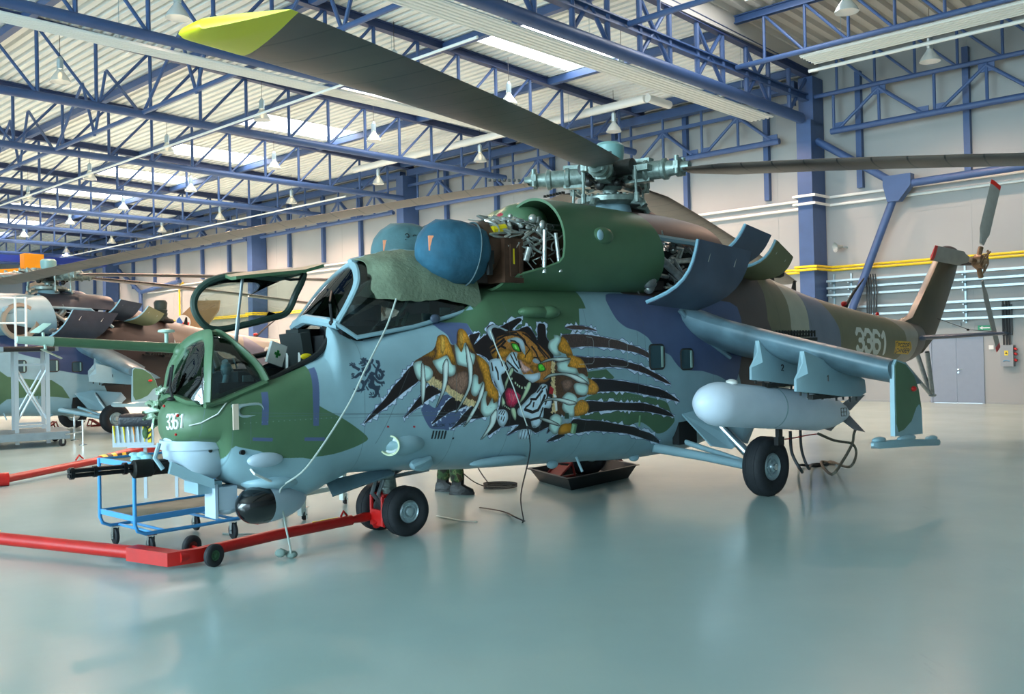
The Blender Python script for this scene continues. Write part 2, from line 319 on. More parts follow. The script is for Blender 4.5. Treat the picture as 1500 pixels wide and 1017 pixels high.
["s","k",0.012,[0.805,1.846,0.793,1.776]],
["s","k",0.01,[1.17,2.012,1.298,1.91,1.396,1.822,1.471,1.755]],
["s","k",0.008,[1.135,2.023,1.273,1.946,1.343,1.881]],
["s","k",0.008,[1.323,1.866,1.423,1.763]],
["s","k",0.01,[1.063,2.02,1.146,1.955,1.168,1.897]],
["s","k",0.012,[0.898,1.943,0.842,1.895,0.893,1.873]],
["s","k",0.009,[0.763,1.679,0.788,1.623,0.794,1.553]],
["s","k",0.01,[0.886,1.718,0.919,1.661,0.874,1.606]],
["s","k",0.008,[0.835,1.747,0.85,1.691]],
["s","k",0.008,[0.714,1.722,0.728,1.645]],
["s","k",0.007,[0.959,1.801,1.008,1.715,1.059,1.657]],
["s","k",0.007,[0.995,1.822,1.035,1.743]],
["s","k",0.008,[1.262,1.766,1.318,1.765,1.354,1.721]],
["s","k",0.008,[0.912,1.739,0.972,1.688,1.041,1.629]],
["s","k",0.01,[1.24,1.882,1.293,1.823,1.318,1.765]],
["s","k",0.01,[1.062,1.728,1.078,1.671]],
["s","k",0.012,[1.51,1.747,1.527,1.673,1.505,1.601]],
["s","k",0.008,[0.968,1.949,1.02,1.942,1.062,1.913,1.093,1.834]],
["s","k",0.006,[1.169,1.904,1.211,1.854,1.154,1.797,1.144,1.769]],
["p","wb",0,[0.78,1.232,0.866,1.241,0.913,1.21,0.93,1.138,0.89,1.063,0.836,1.073,0.79,1.14]],
["s","k",0.005,[0.809,1.202,0.833,1.229]],
["s","k",0.005,[0.836,1.194,0.859,1.227]],
["s","k",0.005,[0.863,1.185,0.881,1.219]],
["s","k",0.005,[0.843,1.137,0.848,1.165]],
["s","k",0.005,[0.871,1.121,0.883,1.162]],
["s","k",0.005,[0.807,1.146,0.812,1.174]],
["p","wb",0,[1.043,1.231,1.129,1.298,1.217,1.373,1.282,1.406,1.357,1.482,1.443,1.464,1.434,1.363,1.504,1.323,1.491,1.221,1.403,1.226,1.403,1.146,1.366,1.038,1.276,1.022,1.219,1.121,1.125,1.141,1.058,1.173]],
["s","k",0.013,[1.218,1.33,1.283,1.327,1.366,1.409]],
["s","k",0.016,[1.142,1.226,1.246,1.191,1.319,1.209,1.37,1.286,1.405,1.357]],
["s","k",0.013,[1.221,1.106,1.348,1.127]],
["s","k",0.01,[1.356,1.141,1.384,1.227]],
["s","k",0.01,[1.15,1.247,1.202,1.28,1.219,1.308]],
["s","k",0.008,[1.3,1.398,1.357,1.453]],
["s","k",0.01,[1.444,1.355,1.419,1.269]],
["s","k",0.009,[1.257,1.292,1.25,1.249]],
["s","k",0.008,[1.366,1.431,1.414,1.458]],
["s","k",0.006,[1.424,1.429,1.434,1.385]],
["p","bn",0,[1.555,1.724,1.654,1.75,1.88,1.584,2.064,1.444,2.023,1.33,1.88,1.3,1.737,1.124,1.664,1.143,1.582,1.163,1.548,1.497]],
["p","pd",0,[1.646,1.504,1.797,1.513,1.816,1.454,1.785,1.415,1.696,1.382,1.656,1.449]],
["f","cr",0,[1.506,1.718,1.554,1.709,1.536,1.58,1.552,1.436,1.557,1.424,1.58,1.177,1.522,1.173,1.532,1.281,1.499,1.484,1.509,1.509]],
["p","rd",0,[1.48,1.463,1.533,1.425,1.519,1.368,1.461,1.378]],
["p","wh",0,[1.523,1.379,1.573,1.351,1.598,1.191,1.57,1.182]],
["p","or",0,[1.66,1.986,1.718,1.968,1.772,1.902,1.825,1.776,1.725,1.793,1.609,1.838,1.634,1.918]],
["p","w",0,[1.559,2.005,1.66,1.986,1.644,1.925,1.601,1.882,1.608,1.831,1.655,1.787,1.566,1.774,1.51,1.811,1.464,1.869,1.489,1.941,1.56,1.969]],
["p","or",0,[1.725,1.793,1.866,1.768,1.967,1.729,2.027,1.639,2.045,1.541,1.921,1.568,1.881,1.613,1.741,1.661,1.763,1.726]],
["p","bn",0,[1.882,1.643,2.027,1.639,2.045,1.541,1.921,1.568]],
["p","w",0,[1.593,1.708,1.783,1.726,1.741,1.661,1.871,1.636,1.88,1.569,1.61,1.607,1.592,1.658]],
["p","or",0,[2.044,1.527,2.181,1.462,2.224,1.4,2.224,1.389,2.171,1.338,2.023,1.345,2.011,1.405,2.064,1.444]],
["p","w",0,[1.869,1.569,1.972,1.573,2.044,1.519,2.064,1.452,1.919,1.494]],
["p","w",0,[1.826,1.442,1.877,1.477,2.043,1.441,2.023,1.338,1.878,1.352]],
["p","or",0,[1.882,1.263,1.963,1.289,2.049,1.247,2.081,1.193,2.043,1.128,1.86,1.109,1.838,1.192]],
["p","w",0,[1.657,1.326,1.736,1.38,1.837,1.354,1.896,1.292,1.874,1.242,1.846,1.206,1.859,1.117,1.8,1.105,1.666,1.202,1.67,1.274]],
["p","or",0,[1.678,1.025,1.815,1.038,1.871,0.982,1.859,0.93,1.673,0.921]],
["p","w",0,[1.501,1.124,1.583,1.155,1.669,1.114,1.691,1.053,1.651,0.982,1.661,0.926,1.589,0.935,1.509,1.0,1.507,1.044]],
["c","cl",0,[1.335,1.7,1.459,1.747,1.654,1.758,1.784,1.748,1.763,1.734,1.623,1.715,1.526,1.732,1.391,1.713]],
["c","cl",0,[1.386,1.528,1.473,1.582,1.649,1.591,1.818,1.571,1.94,1.53,2.043,1.467,1.918,1.479,1.767,1.544,1.648,1.569,1.501,1.56]],
["c","cl",0,[1.369,1.283,1.443,1.325,1.618,1.32,1.759,1.292,1.883,1.256,1.772,1.24,1.66,1.275,1.521,1.307,1.425,1.301]],
["c","cl",0,[1.349,1.126,1.496,1.095,1.668,1.025,1.65,1.019,1.473,1.068,1.381,1.103]],
["q","ln",0,[-0.743,1.755,-0.726,1.757,-0.728,1.768,-0.719,1.776,-0.705,1.774,-0.708,1.786,-0.717,1.804,-0.699,1.799,-0.681,1.813,-0.671,1.8,-0.651,1.807,-0.659,1.79,-0.648,1.777,-0.655,1.758,-0.674,1.737,-0.698,1.726,-0.72,1.729,-0.721,1.738,-0.694,1.746,-0.693,1.754,-0.717,1.746,-0.742,1.747]],
["q","ln",0,[-0.723,1.712,-0.699,1.719,-0.678,1.727,-0.676,1.705,-0.69,1.684,-0.678,1.673,-0.707,1.664,-0.722,1.68]],
["q","ln",0,[-0.815,1.744,-0.786,1.74,-0.761,1.721,-0.737,1.712,-0.736,1.696,-0.758,1.681,-0.762,1.692,-0.78,1.703,-0.808,1.717,-0.818,1.733]],
["q","ln",0,[-0.816,1.63,-0.788,1.645,-0.763,1.665,-0.733,1.678,-0.717,1.669,-0.711,1.653,-0.722,1.627,-0.733,1.633,-0.746,1.644,-0.761,1.633,-0.785,1.618,-0.811,1.619]],
["q","ln",0,[-0.642,1.659,-0.625,1.634,-0.604,1.596,-0.61,1.564,-0.596,1.542,-0.567,1.541,-0.554,1.546,-0.543,1.53,-0.556,1.519,-0.55,1.506,-0.562,1.504,-0.566,1.488,-0.564,1.461,-0.582,1.456,-0.594,1.435,-0.624,1.429,-0.647,1.435,-0.641,1.446,-0.618,1.45,-0.605,1.468,-0.61,1.5,-0.627,1.512,-0.656,1.518,-0.672,1.535,-0.674,1.561,-0.663,1.598,-0.688,1.562,-0.713,1.52,-0.696,1.514,-0.737,1.495,-0.749,1.474,-0.742,1.5,-0.771,1.491,-0.8,1.495,-0.796,1.508,-0.77,1.512,-0.741,1.522,-0.728,1.553,-0.738,1.574,-0.751,1.585,-0.744,1.601,-0.719,1.6,-0.706,1.589,-0.678,1.615,-0.664,1.641]],
["q","ln",0,[-0.566,1.783,-0.533,1.777,-0.528,1.744,-0.552,1.739,-0.569,1.756]],
["s","ln",0.026,[-0.649,1.774,-0.636,1.752,-0.636,1.726,-0.649,1.699,-0.669,1.678,-0.684,1.668]],
["s","ln",0.01,[-0.835,1.739,-0.816,1.742]],
["s","ln",0.01,[-0.832,1.755,-0.809,1.746]],
["s","ln",0.01,[-0.812,1.762,-0.793,1.748]],
["s","ln",0.01,[-0.786,1.759,-0.78,1.743]],
["s","ln",0.01,[-0.828,1.657,-0.808,1.646]],
["s","ln",0.01,[-0.827,1.641,-0.81,1.635]],
["s","ln",0.01,[-0.829,1.62,-0.811,1.624]],
["s","ln",0.01,[-0.821,1.664,-0.801,1.659]],
["s","ln",0.01,[-0.813,1.519,-0.796,1.516]],
["s","ln",0.01,[-0.811,1.498,-0.796,1.503]],
["s","ln",0.01,[-0.788,1.539,-0.778,1.52]],
["s","ln",0.01,[-0.768,1.541,-0.764,1.522]],
["s","ln",0.01,[-0.664,1.465,-0.644,1.456]],
["s","ln",0.01,[-0.665,1.439,-0.644,1.44]],
["s","ln",0.01,[-0.652,1.483,-0.635,1.464]],
["s","ln",0.01,[-0.625,1.482,-0.617,1.463]],
["s","ln",0.014,[-0.69,1.535,-0.674,1.508]],
["s","ln",0.022,[-0.64,1.656,-0.603,1.612,-0.576,1.579,-0.547,1.567,-0.511,1.569]],
["s","ln",0.014,[-0.535,1.567,-0.528,1.54]],
["s","ln",0.014,[-0.511,1.577,-0.506,1.56]],
["s","ln",0.026,[-0.542,1.734,-0.571,1.692,-0.585,1.654,-0.578,1.627,-0.557,1.605,-0.533,1.61,-0.519,1.631,-0.522,1.658,-0.549,1.686]],
["s","ln",0.02,[-0.612,1.757,-0.595,1.784]],
["s","ln",0.016,[-0.598,1.741,-0.583,1.713]],
["s","ln",0.02,[-0.627,1.666,-0.596,1.654,-0.624,1.645]],
["s","ln",0.02,[-0.536,1.691,-0.521,1.669,-0.5,1.673]],
["s","ln",0.016,[-0.522,1.663,-0.503,1.638]],
["s","ln",0.016,[-0.553,1.643,-0.548,1.629]],
["s","ln",0.014,[-0.564,1.461,-0.564,1.439]],
["s","ln",0.012,[-0.679,1.663,-0.693,1.637]],
["s","ln",0.012,[-0.701,1.663,-0.703,1.648]],
["s","lb",0.007,[-0.667,1.769,-0.664,1.742,-0.699,1.722]],
["s","lb",0.006,[-0.667,1.609,-0.651,1.598,-0.658,1.577,-0.689,1.551]],
["p","bk",0,[0.039,1.077,0.059,1.075,0.053,0.995,0.036,0.997]],
["p","bk",0,[0.074,1.074,0.094,1.073,0.089,0.993,0.072,0.994]],
["p","bk",0,[0.109,1.072,0.13,1.07,0.125,0.99,0.107,0.991]],
["p","bk",0,[0.145,1.069,0.165,1.068,0.161,0.987,0.143,0.989]],
["p","bk",0,[0.18,1.067,0.201,1.066,0.197,0.985,0.179,0.986]],
["p","bk",0,[0.285,0.991,0.305,0.989,0.302,0.973,0.28,0.974]],
["p","rd",0,[-0.48,1.16,-0.458,1.158,-0.456,1.141,-0.479,1.143]],
["p","rd",0,[-0.191,1.14,-0.168,1.139,-0.166,1.121,-0.189,1.123]],
["p","wb",0,[1.11,1.012,1.273,1.0,1.278,0.904,1.118,0.916]],
["s","ln",0.008,[1.146,1.005,1.149,0.917]],
["s","ln",0.008,[1.185,1.003,1.188,0.914]],
["s","ln",0.008,[1.224,1.0,1.228,0.911]],
["s","ln",0.008,[1.263,0.997,1.267,0.908]],
["p","gd",0,[1.717,1.155,1.767,1.152,1.788,1.088,1.717,1.092]],
["p","wb",0,[1.705,1.082,1.792,1.073,1.795,1.035,1.707,1.049]],
["s","gl",0.006,[2.402,1.856,2.405,1.933,2.438,1.954,2.676,1.93,2.714,1.899,2.716,1.651,2.683,1.632,2.432,1.65,2.404,1.674]],
["s","gl",0.006,[2.047,1.982,2.13,1.972,2.153,1.935,2.151,1.71,2.123,1.681,1.924,1.678]],
["s","pl",0.004,[2.903,2.039,2.892,1.301]],
["s","pl",0.004,[1.322,1.577,1.385,0.918]],
["p","d",0,[-1.682,1.527,-1.623,1.53,-1.644,1.241,-1.704,1.245]],
["p","d",0,[-1.2,1.715,-1.141,1.732,-1.158,1.474,-1.174,1.205,-1.227,1.208,-1.223,1.477]],
["p","d",0,[-1.781,1.144,-1.602,1.126,-1.607,1.096,-1.78,1.115]],
["p","d",0,[-1.312,1.111,-1.113,1.096,-1.112,1.065,-1.311,1.08]],
["s","pl",0.004,[-1.795,1.356,-0.641,1.285]],
["s","pl",0.004,[-1.796,1.339,-1.796,1.092]],
["s","pl",0.004,[-2.14,1.401,-2.171,1.288,-2.179,1.171]],
["s","pl",0.004,[-0.641,1.279,0.549,1.189]],
["s","pl",0.004,[-0.579,0.997,-0.225,1.693]]]
# ------------------------------------------------------------------ the hall
WV = 29.55
def roofz(v): return 10.62+(28.4-v)*.026
# floor
fm = bpy.data.materials.new('epoxy_floor'); fm.use_nodes = True; nt = fm.node_tree; b = nt.nodes['Principled BSDF']
tc = nt.nodes.new('ShaderNodeTexCoord')
def noise(sc_, det=5, rough=.6, vec=None, st=None):
    n = nt.nodes.new('ShaderNodeTexNoise'); n.inputs['Scale'].default_value = sc_; n.inputs['Detail'].default_value = det; n.inputs['Roughness'].default_value = rough
    if st:
        mp = nt.nodes.new('ShaderNodeMapping'); mp.inputs['Scale'].default_value = st; nt.links.new(tc.outputs['Object'], mp.inputs[0]); nt.links.new(mp.outputs[0], n.inputs['Vector'])
    else: nt.links.new(tc.outputs['Object'], n.inputs['Vector'])
    return n
def ramp(src, a, b_, ca, cb):
    r = nt.nodes.new('ShaderNodeValToRGB'); r.color_ramp.elements[0].position = a; r.color_ramp.elements[1].position = b_
    r.color_ramp.elements[0].color = (*ca, 1); r.color_ramp.elements[1].color = (*cb, 1); nt.links.new(src.outputs['Fac'], r.inputs[0]); return r
n1 = noise(.35); r1 = ramp(n1, .35, .65, lin((160, 180, 177)), lin((168, 187, 183)))
n2 = noise(1.2, 8, .7, st=(3, .5, 1)); r2 = ramp(n2, .66, .74, (1, 1, 1), (.86, .86, .86))
mx = nt.nodes.new('ShaderNodeMixRGB'); mx.blend_type = 'MULTIPLY'; mx.inputs[0].default_value = .7
nt.links.new(r1.outputs[0], mx.inputs[1]); nt.links.new(r2.outputs[0], mx.inputs[2]); nt.links.new(mx.outputs[0], b.inputs['Base Color'])
n3 = noise(.8, 6); r3 = nt.nodes.new('ShaderNodeMapRange'); r3.inputs['To Min'].default_value = .16; r3.inputs['To Max'].default_value = .3; nt.links.new(n3.outputs['Fac'], r3.inputs['Value']); nt.links.new(r3.outputs[0], b.inputs['Roughness'])
b.inputs['Specular IOR Level'].default_value = .5
n4 = noise(2.5, 3); bp = nt.nodes.new('ShaderNodeBump'); bp.inputs['Strength'].default_value = .06; bp.inputs['Distance'].default_value = .02; nt.links.new(n4.outputs['Fac'], bp.inputs['Height']); nt.links.new(bp.outputs[0], b.inputs['Normal'])
U0, U1, V0, V1 = -95, 14, -16, WV
m = MB(); m.add([hg(U0, V0), hg(U1, V0), hg(U1, V1+.3), hg(U0, V1+.3)]+[hg(U0, V0, -.3), hg(U1, V0, -.3), hg(U1, V1+.3, -.3), hg(U0, V1+.3, -.3)], [(0, 1, 2, 3), (7, 6, 5, 4), (0, 4, 5, 1), (1, 5, 6, 2), (2, 6, 7, 3), (3, 7, 4, 0)])
struct(m.build('floor', fm, smooth=False))
ym = mat('floor_line_yellow', (200, 178, 90), .3)
m = MB()
def fl(u0, u1, v0, v1): m.add([hg(u0, v0, .004), hg(u1, v0, .004), hg(u1, v1, .004), hg(u0, v1, .004), hg(u0, v0, .001), hg(u1, v0, .001), hg(u1, v1, .001), hg(u0, v1, .001)], [(0, 1, 2, 3), (7, 6, 5, 4), (0, 4, 5, 1), (1, 5, 6, 2), (2, 6, 7, 3), (3, 7, 4, 0)])
fl(U0+2, -12.6, WV-.62, WV-.5)
struct(m.build('trim_1', ym, smooth=False))
# rear wall with panel seams, thin joints
m = MB()
def hbox(m, u0, u1, v0, v1, z0, z1): m.hexa([hg(u, v, z) for u in (u0, u1) for v in (v0, v1) for z in (z0, z1)])
D_U0, D_U1, D_H = -10.22, -8.72, 2.0
hbox(m, U0, D_U0, WV, WV+.25, 0, 12.5); hbox(m, D_U1, U1, WV, WV+.25, 0, 12.5); hbox(m, D_U0, D_U1, WV, WV+.25, D_H, 12.5)
struct(m.build('wall_rear', wallm, smooth=False))
m = MB(); sm = mat('seam_grey', (150, 155, 155), .6)
u = -8.95
while u > U0:
    hbox(m, u, u+.018, WV-.006, WV+.002, 0 if not (D_U0 < u < D_U1) else D_H+.05, 11); u -= 6.2
for z in (5.9,): hbox(m, U0, U1, WV-.005, WV+.002, z, z+.012)
struct(m.build('trim_2', sm, smooth=False))
m = MB(); hbox(m, U0, D_U0-.05, WV-.02, WV, 0, .06); hbox(m, D_U1+.05, U1, WV-.02, WV, 0, .06)
struct(m.build('baseboard_rear', sm, smooth=False))
m = MB(); hbox(m, U1, U1+.25, V0, V1, 0, 12.5); struct(m.build('wall_right', wallm, smooth=False))
m = MB(); hbox(m, U0-.25, U0, V0, V1, 0, 12.5); struct(m.build('wall_left', wallm, smooth=False))
# front wall of glazed doors behind the viewer
m = MB(); hbox(m, U0, U1, V0-.25, V0, 9.6, 13.5); hbox(m, U0, U1, V0-.25, V0, 0, .5); struct(m.build('wall_front', wallm, smooth=False))
i = 1
u = U0
while u < U1-1:
    m = MB(); w = min(9.0, U1-u)
    hbox(m, u, u+.35, V0-.2, V0, .5, 9.6)
    for k in range(1, 10): hbox(m, u+.35+k*(w-.35)/10-.03, u+.35+k*(w-.35)/10+.03, V0-.14, V0-.06, .5, 9.6)
    for k in range(1, 9): hbox(m, u+.35, u+w, V0-.14, V0-.06, .5+k*9.1/9-.03, .5+k*9.1/9+.03)
    struct(m.build('window_%d' % i, blue_dk, smooth=False)); i += 1; u += 9.0
# door in the rear wall
dm = mat('door_grey', (128, 140, 156), .45, noise=.03)
d = MB(); hbox(d, D_U0+.04, (D_U0+D_U1)/2-.006, WV-.01, WV+.05, .01, D_H-.04); hbox(d, (D_U0+D_U1)/2+.006, D_U1-.04, WV-.01, WV+.05, .01, D_H-.04)
do = struct(d.build('door_1', dm, smooth=False))
d = MB(); hbox(d, D_U0-.02, D_U0+.04, WV-.03, WV+.1, 0, D_H+.03); hbox(d, D_U1-.04, D_U1+.02, WV-.03, WV+.1, 0, D_H+.03); hbox(d, D_U0, D_U1, WV-.03, WV+.1, D_H-.04, D_H+.03)
d.build('door_frame', dm, do, smooth=False)
d = MB(); d.cyl(hg(-9.42, WV-.02, 1.02), hg(-9.42, WV-.08, 1.02), .02); d.cyl(hg(-9.42, WV-.07, 1.02), hg(-9.29, WV-.07, 1.02), .012); d.lathe([(0, .03), (.01, .03)], hg(-9.42, WV-.02, .92), hg(0, -1, 0)); d.build('door_handle', chrome, do)
# corrugated roof decks and skylights
deck = mat('roof_deck', (226, 230, 228), .5, noise=.04, nscale=.8)
deck2 = mat('roof_deck_warm', (196, 190, 180), .5, noise=.05, nscale=.8)
UM = -13.67
SKY = []
for k in range(0, 12):
    for v0 in (19.15,) if k else (19.15,):
        ua = UM-6.68*k-6.68+.15 if k else UM-6.68+.9
        SKY.append((UM-6.68*(k+1)+.9, UM-6.68*(k+1)+2.9, 19.15, 23.6))
def deckleft():
    m = MB(); pitch = .30; n = int((V1-V0)/pitch)
    prof = []
    for i in range(n+1):
        v = V0+i*pitch; z = roofz(v)+.27
        prof += [(v, z), (v+.17, z), (v+.20, z+.12), (v+.27, z+.12)]
    ucuts = [U0]
    for a, b_, v0, v1 in sorted(SKY): ucuts += [a, b_]
    ucuts.append(UM)
    for j in range(len(ucuts)-1):
        issky = j % 2 == 1
        ua, ub = ucuts[j], ucuts[j+1]
        for i in range(len(prof)-1):
            (va, za), (vb, zb) = prof[i], prof[i+1]
            if issky and va >= 19.1 and vb <= 23.7: continue
            m.add([hg(ua, va, za), hg(ub, va, za), hg(ub, vb, zb), hg(ua, vb, zb)], [(0, 1, 2, 3)])
    return m
o = struct(deckleft().build('ceiling', deck, smooth=False))
m = MB(); pitch = .42; u = UM
z0 = lambda v: roofz(v)+.72
while u < U1:
    P = [(u, 0), (u+.16, 0), (u+.21, .13), (u+.37, .13), (u+pitch, 0)]
    for (a, za), (b_, zb) in zip(P, P[1:]):
        for v0, v1 in ((V0, 19.2), (23.4, V1)) if -12.9 < a < -10.6 else ((V0, V1),):
            m.add([hg(a, v0, z0(v0)+za), hg(b_, v0, z0(v0)+zb), hg(b_, v1, z0(v1)+zb), hg(a, v1, z0(v1)+za)], [(0, 1, 2, 3)])
    u += pitch
c2 = struct(m.build('ceiling', deck2, smooth=False)); c2.name = 'ceiling_right'
m = MB(); hbox(m, UM-.1, UM+.1, V0, V1, roofz(28)+.25, roofz(V0)+.95); struct(m.build('trim_3', deck2, smooth=False))
# skylight curbs and lit panes
skym = mat('skylight_pane', (255, 255, 255), .4, emit=(252, 252, 255), es=6.0)
for k, (a, b_, v0, v1) in enumerate(SKY+[(-12.85, -10.65, 19.2, 23.4)]):
    zz = roofz(21)+.3 if k < len(SKY) else z0(21)+.05
    m = MB(); hbox(m, a-.06, a, v0-.06, v1+.06, zz-.05, zz+.16); hbox(m, b_, b_+.06, v0-.06, v1+.06, zz-.05, zz+.16); hbox(m, a, b_, v0-.06, v0, zz-.05, zz+.16); hbox(m, a, b_, v1, v1+.06, zz-.05, zz+.16)
    fo = m.build('window_%d' % (40+k), white_p, smooth=False); struct(fo)
    m = MB(); hbox(m, a, b_, v0, v1, zz+.1, zz+.14); m.build('pane', skym, fo, smooth=False)
# ------------------------------------------------------------------ roof steelwork
def on(u, v, z=0): return hg(u, v, z)
def T(m, p, q, r, n=8): m.cyl(hg(*p), hg(*q), r, n=n)
def vtruss(k):
    U = UM-6.68*k
    vs, ve = -10.0, 28.5
    root = empty('roof_truss', hg(U, ve, 9.2), -BETA, None, 'roof truss')
    inv = (Matrix.Translation(hg(U, ve, 9.2)) @ Matrix.Rotation(-BETA, 4, 'Z')).inverted()
    def fin(m, nm, mt, **kw):
        m.v = [tuple(inv @ Vector(p)) for p in m.v]; return m.build(nm, mt, root, **kw)
    R = .17 if k == 0 else .125
    m = MB(); T(m, (U, vs, 9.2), (U, ve if k else 28.35, 9.2), R, 16); fin(m, 'bottom_chord', blue)
    m = MB()
    if k == 0:
        zt = lambda v: 9.95
        hbox(m, U-.11, U+.11, vs, 29.4, 9.80, 9.84); hbox(m, U-.11, U+.11, vs, 29.4, 10.0, 10.04); hbox(m, U-.02, U+.02, vs, 29.4, 9.84, 10.0)
        fin(m, 'middle_chord', blue, smooth=False); m = MB()
    a, c = roofz(vs), roofz(29.2)
    for off, w, h in ((0, .22, .03), (.22, .22, .03)):
        m.hexa([hg(uu, v, z+off+dz) for uu in (U-w/2, U+w/2) for v, z in ((vs, a), (29.2, c)) for dz in (0, h)])
    m.hexa([hg(uu, v, z+dz) for uu in (U-.02, U+.02) for v, z in ((vs, a), (29.2, c)) for dz in (.02, .24)])
    fin(m, 'top_chord', blue_dk, smooth=False)
    step = 1.62 if k else 1.35
    v = 27.6; i = 0
    w = MB(); dg = MB()
    while v > (0 if k < 3 else 4):
        r = .055 if k else .075
        T(w, (U, v, 9.25), (U, v, roofz(v)+.02), r, 8)
        # braces lean towards the wall near it, away from it at mid span
        if k == 0: T(dg, (U, v, 9.3), (U, v-step if i % 2 else v+step*.95, roofz(v)), .06, 8)
        elif v > 13: T(dg, (U, v-step, 9.25), (U, v-.08, roofz(v)), .045, 8)
        else: T(dg, (U, v, 9.25), (U, v-step+.08, roofz(v)), .045, 8)
        v -= step; i += 1
    fin(w, 'web_post', blue); fin(dg, 'web_diagonal', blue)
    names = {0: 'large blue roof truss with fat tube chord ending on the column at the right', 1: 'blue roof truss with pale radiant panel crossing behind the yellow blade tip', 2: 'blue roof truss on long tube, second left of the fat main truss', 3: 'blue roof truss whose tube ends at the second column from the right'}
    tag(root, names.get(k, '%s blue roof truss out from the fat main truss' % ['', '', '', '', 'fourth', 'fifth', 'sixth', 'seventh', 'eighth', 'ninth'][k]), None, 'roof trusses running to the rear wall')
for k in range(0, 10): vtruss(k)
# radiant ceiling panels under trusses
def panel(u0, u1, v0, v1, z, alongv, label):
    root = empty('radiant_panel', hg((u0+u1)/2, (v0+v1)/2, z), -BETA, label, 'radiant heater', 'white radiant heating panels')
    inv = (Matrix.Translation(root.location) @ Matrix.Rotation(-BETA, 4, 'Z')).inverted()
    m = MB(); hbox(m, u0, u1, v0, v1, z, z+.03)
    n = 6
    for i in range(n):
        if alongv:
            c = u0+(i+.5)*(u1-u0)/n; m.cyl(hg(c, v0, z), hg(c, v1, z), .035, n=8)
        else:
            c = v0+(i+.5)*(v1-v0)/n; m.cyl(hg(u0, c, z), hg(u1, c, z), .035, n=8)
    m.v = [tuple(inv @ Vector(p)) for p in m.v]; m.build('panel', white_p, root)
    m = MB()
    for t in (.05, .35, .65, .95):
        uu, vv = ((u0+u1)/2, v0+t*(v1-v0)) if alongv else (u0+t*(u1-u0), (v0+v1)/2)
        T(m, (uu, vv, z+.02), (uu, vv, roofz(vv)+.3), .008, 5)
    m.v = [tuple(inv @ Vector(p)) for p in m.v]; m.build('hanger_rod', galv, root)
panel(UM-.95, UM-.12, 2, 26.8, 9.0, True, 'long white ribbed heating panel hanging beside the fat main truss tube')
panel(UM-6.68-.68, UM-6.68-.1, 0, 26.5, 9.0, True, 'long white ribbed heating panel along the truss behind the yellow blade tip')
panel(-11.7, 8, 24.3, 25.3, 9.85, False, 'white ribbed heating panel under the lattice truss at upper right')
# trusses along the wall direction on the right of the main truss
def utruss(v, lab):
    root = empty('lattice_truss', hg(UM+.1, v, 9.95), -BETA, lab, 'roof truss', 'light lattice trusses right of the main truss')
    inv = (Matrix.Translation(root.location) @ Matrix.Rotation(-BETA, 4, 'Z')).inverted()
    def fin(m, nm, **kw): m.v = [tuple(inv @ Vector(p)) for p in m.v]; m.build(nm, blue, root, **kw)
    m = MB(); T(m, (UM+.1, v, 9.93), (12, v, 9.93), .075, 12); fin(m, 'bottom_chord')
    zt = z0(v)-.26
    m = MB(); hbox(m, UM+.1, 12, v-.09, v+.09, zt, zt+.03); hbox(m, UM+.1, 12, v-.09, v+.09, zt+.2, zt+.23); hbox(m, UM+.1, 12, v-.02, v+.02, zt, zt+.22); fin(m, 'top_chord', smooth=False)
    w = MB(); dg = MB(); u = UM+1.0
    while u < 8:
        T(w, (u, v, 9.95), (u, v, zt), .045, 8); T(dg, (u+.04, v, zt), (u+1.18, v, 9.95), .04, 8); u += 1.22
    fin(w, 'web_post'); fin(dg, 'web_diagonal')
utruss(24.15, 'blue lattice truss above the white ribbed panel at upper right')
utruss(28.9, 'blue lattice truss closest to the rear wall at upper right')
utruss(18.9, 'blue lattice truss clipped by the top edge at upper right')
# purlins along u
m = MB()
i = 0
for v in (4.7, 9.45, 14.2, 18.95, 23.7, 28.45):
    m = MB(); z = roofz(v)
    hbox(m, U0+.02, UM-.13, v-.1, v+.1, z+.02, z+.24)
    o = m.build('purlin', blue, smooth=False, loc=hg(UM, v, z), rz=-BETA)
    tag(o, ['%s blue roof purlin out from the rear wall' % w for w in ('sixth', 'fifth', 'fourth', 'third', 'second', 'first')][i], 'roof beam', 'purlins under the roof deck'); i += 1
# longitudinal struts and pipes
def strut(name, p, q, r, mt, label, cat, grp=None):
    m = MB(); T(m, p, q, r, 10); return tag(m.build(name, mt, loc=hg(*p), rz=-BETA), label, cat, grp)
root = empty('brace_strut', hg(-20.35, 12.75, 9.22), -BETA, 'long blue strut with bracing legs linking the truss tubes near the yellow blade tip', 'strut')
inv = (Matrix.Translation(root.location) @ Matrix.Rotation(-BETA, 4, 'Z')).inverted()
m = MB(); T(m, (-80, 12.75, 9.24), (-14, 12.75, 9.24), .07, 10); m.v = [tuple(inv @ Vector(p)) for p in m.v]; m.build('tube', blue, root)
for k in range(1, 8):
    m = MB(); U = UM-6.68*k
    T(m, (U, 12.75, 9.15), (U+2.4, 12.75, roofz(12)), .05, 8); T(m, (U, 12.75, 9.15), (U-2.4, 12.75, roofz(12)), .05, 8)
    T(m, (U+3.3, 12.75, 9.15), (U+2.4, 12.75, roofz(12)), .05, 8); T(m, (U+3.3, 12.75, 9.15), (U+4.2, 12.75, roofz(12)), .05, 8)
    m.v = [tuple(inv @ Vector(p)) for p in m.v]; m.build('brace_leg', blue, root)
strut('pipe', (-60, 14.6, 8.86), (-14.6, 14.6, 8.86), .035, white_p, 'long thin white pipe crossing under the trusses at upper left', 'pipe')
strut('pipe', (-34, 25.9, 10.25), (-18, 25.9, 10.25), .14, white_p, 'thick white pipe near the skylights above the rotor head', 'pipe')
strut('pipe', (-17.9, 25.9, 10.25), (-17.9, 27.2, 10.25), .14, white_p, 'short thick white pipe end turned towards the rear wall', 'pipe')
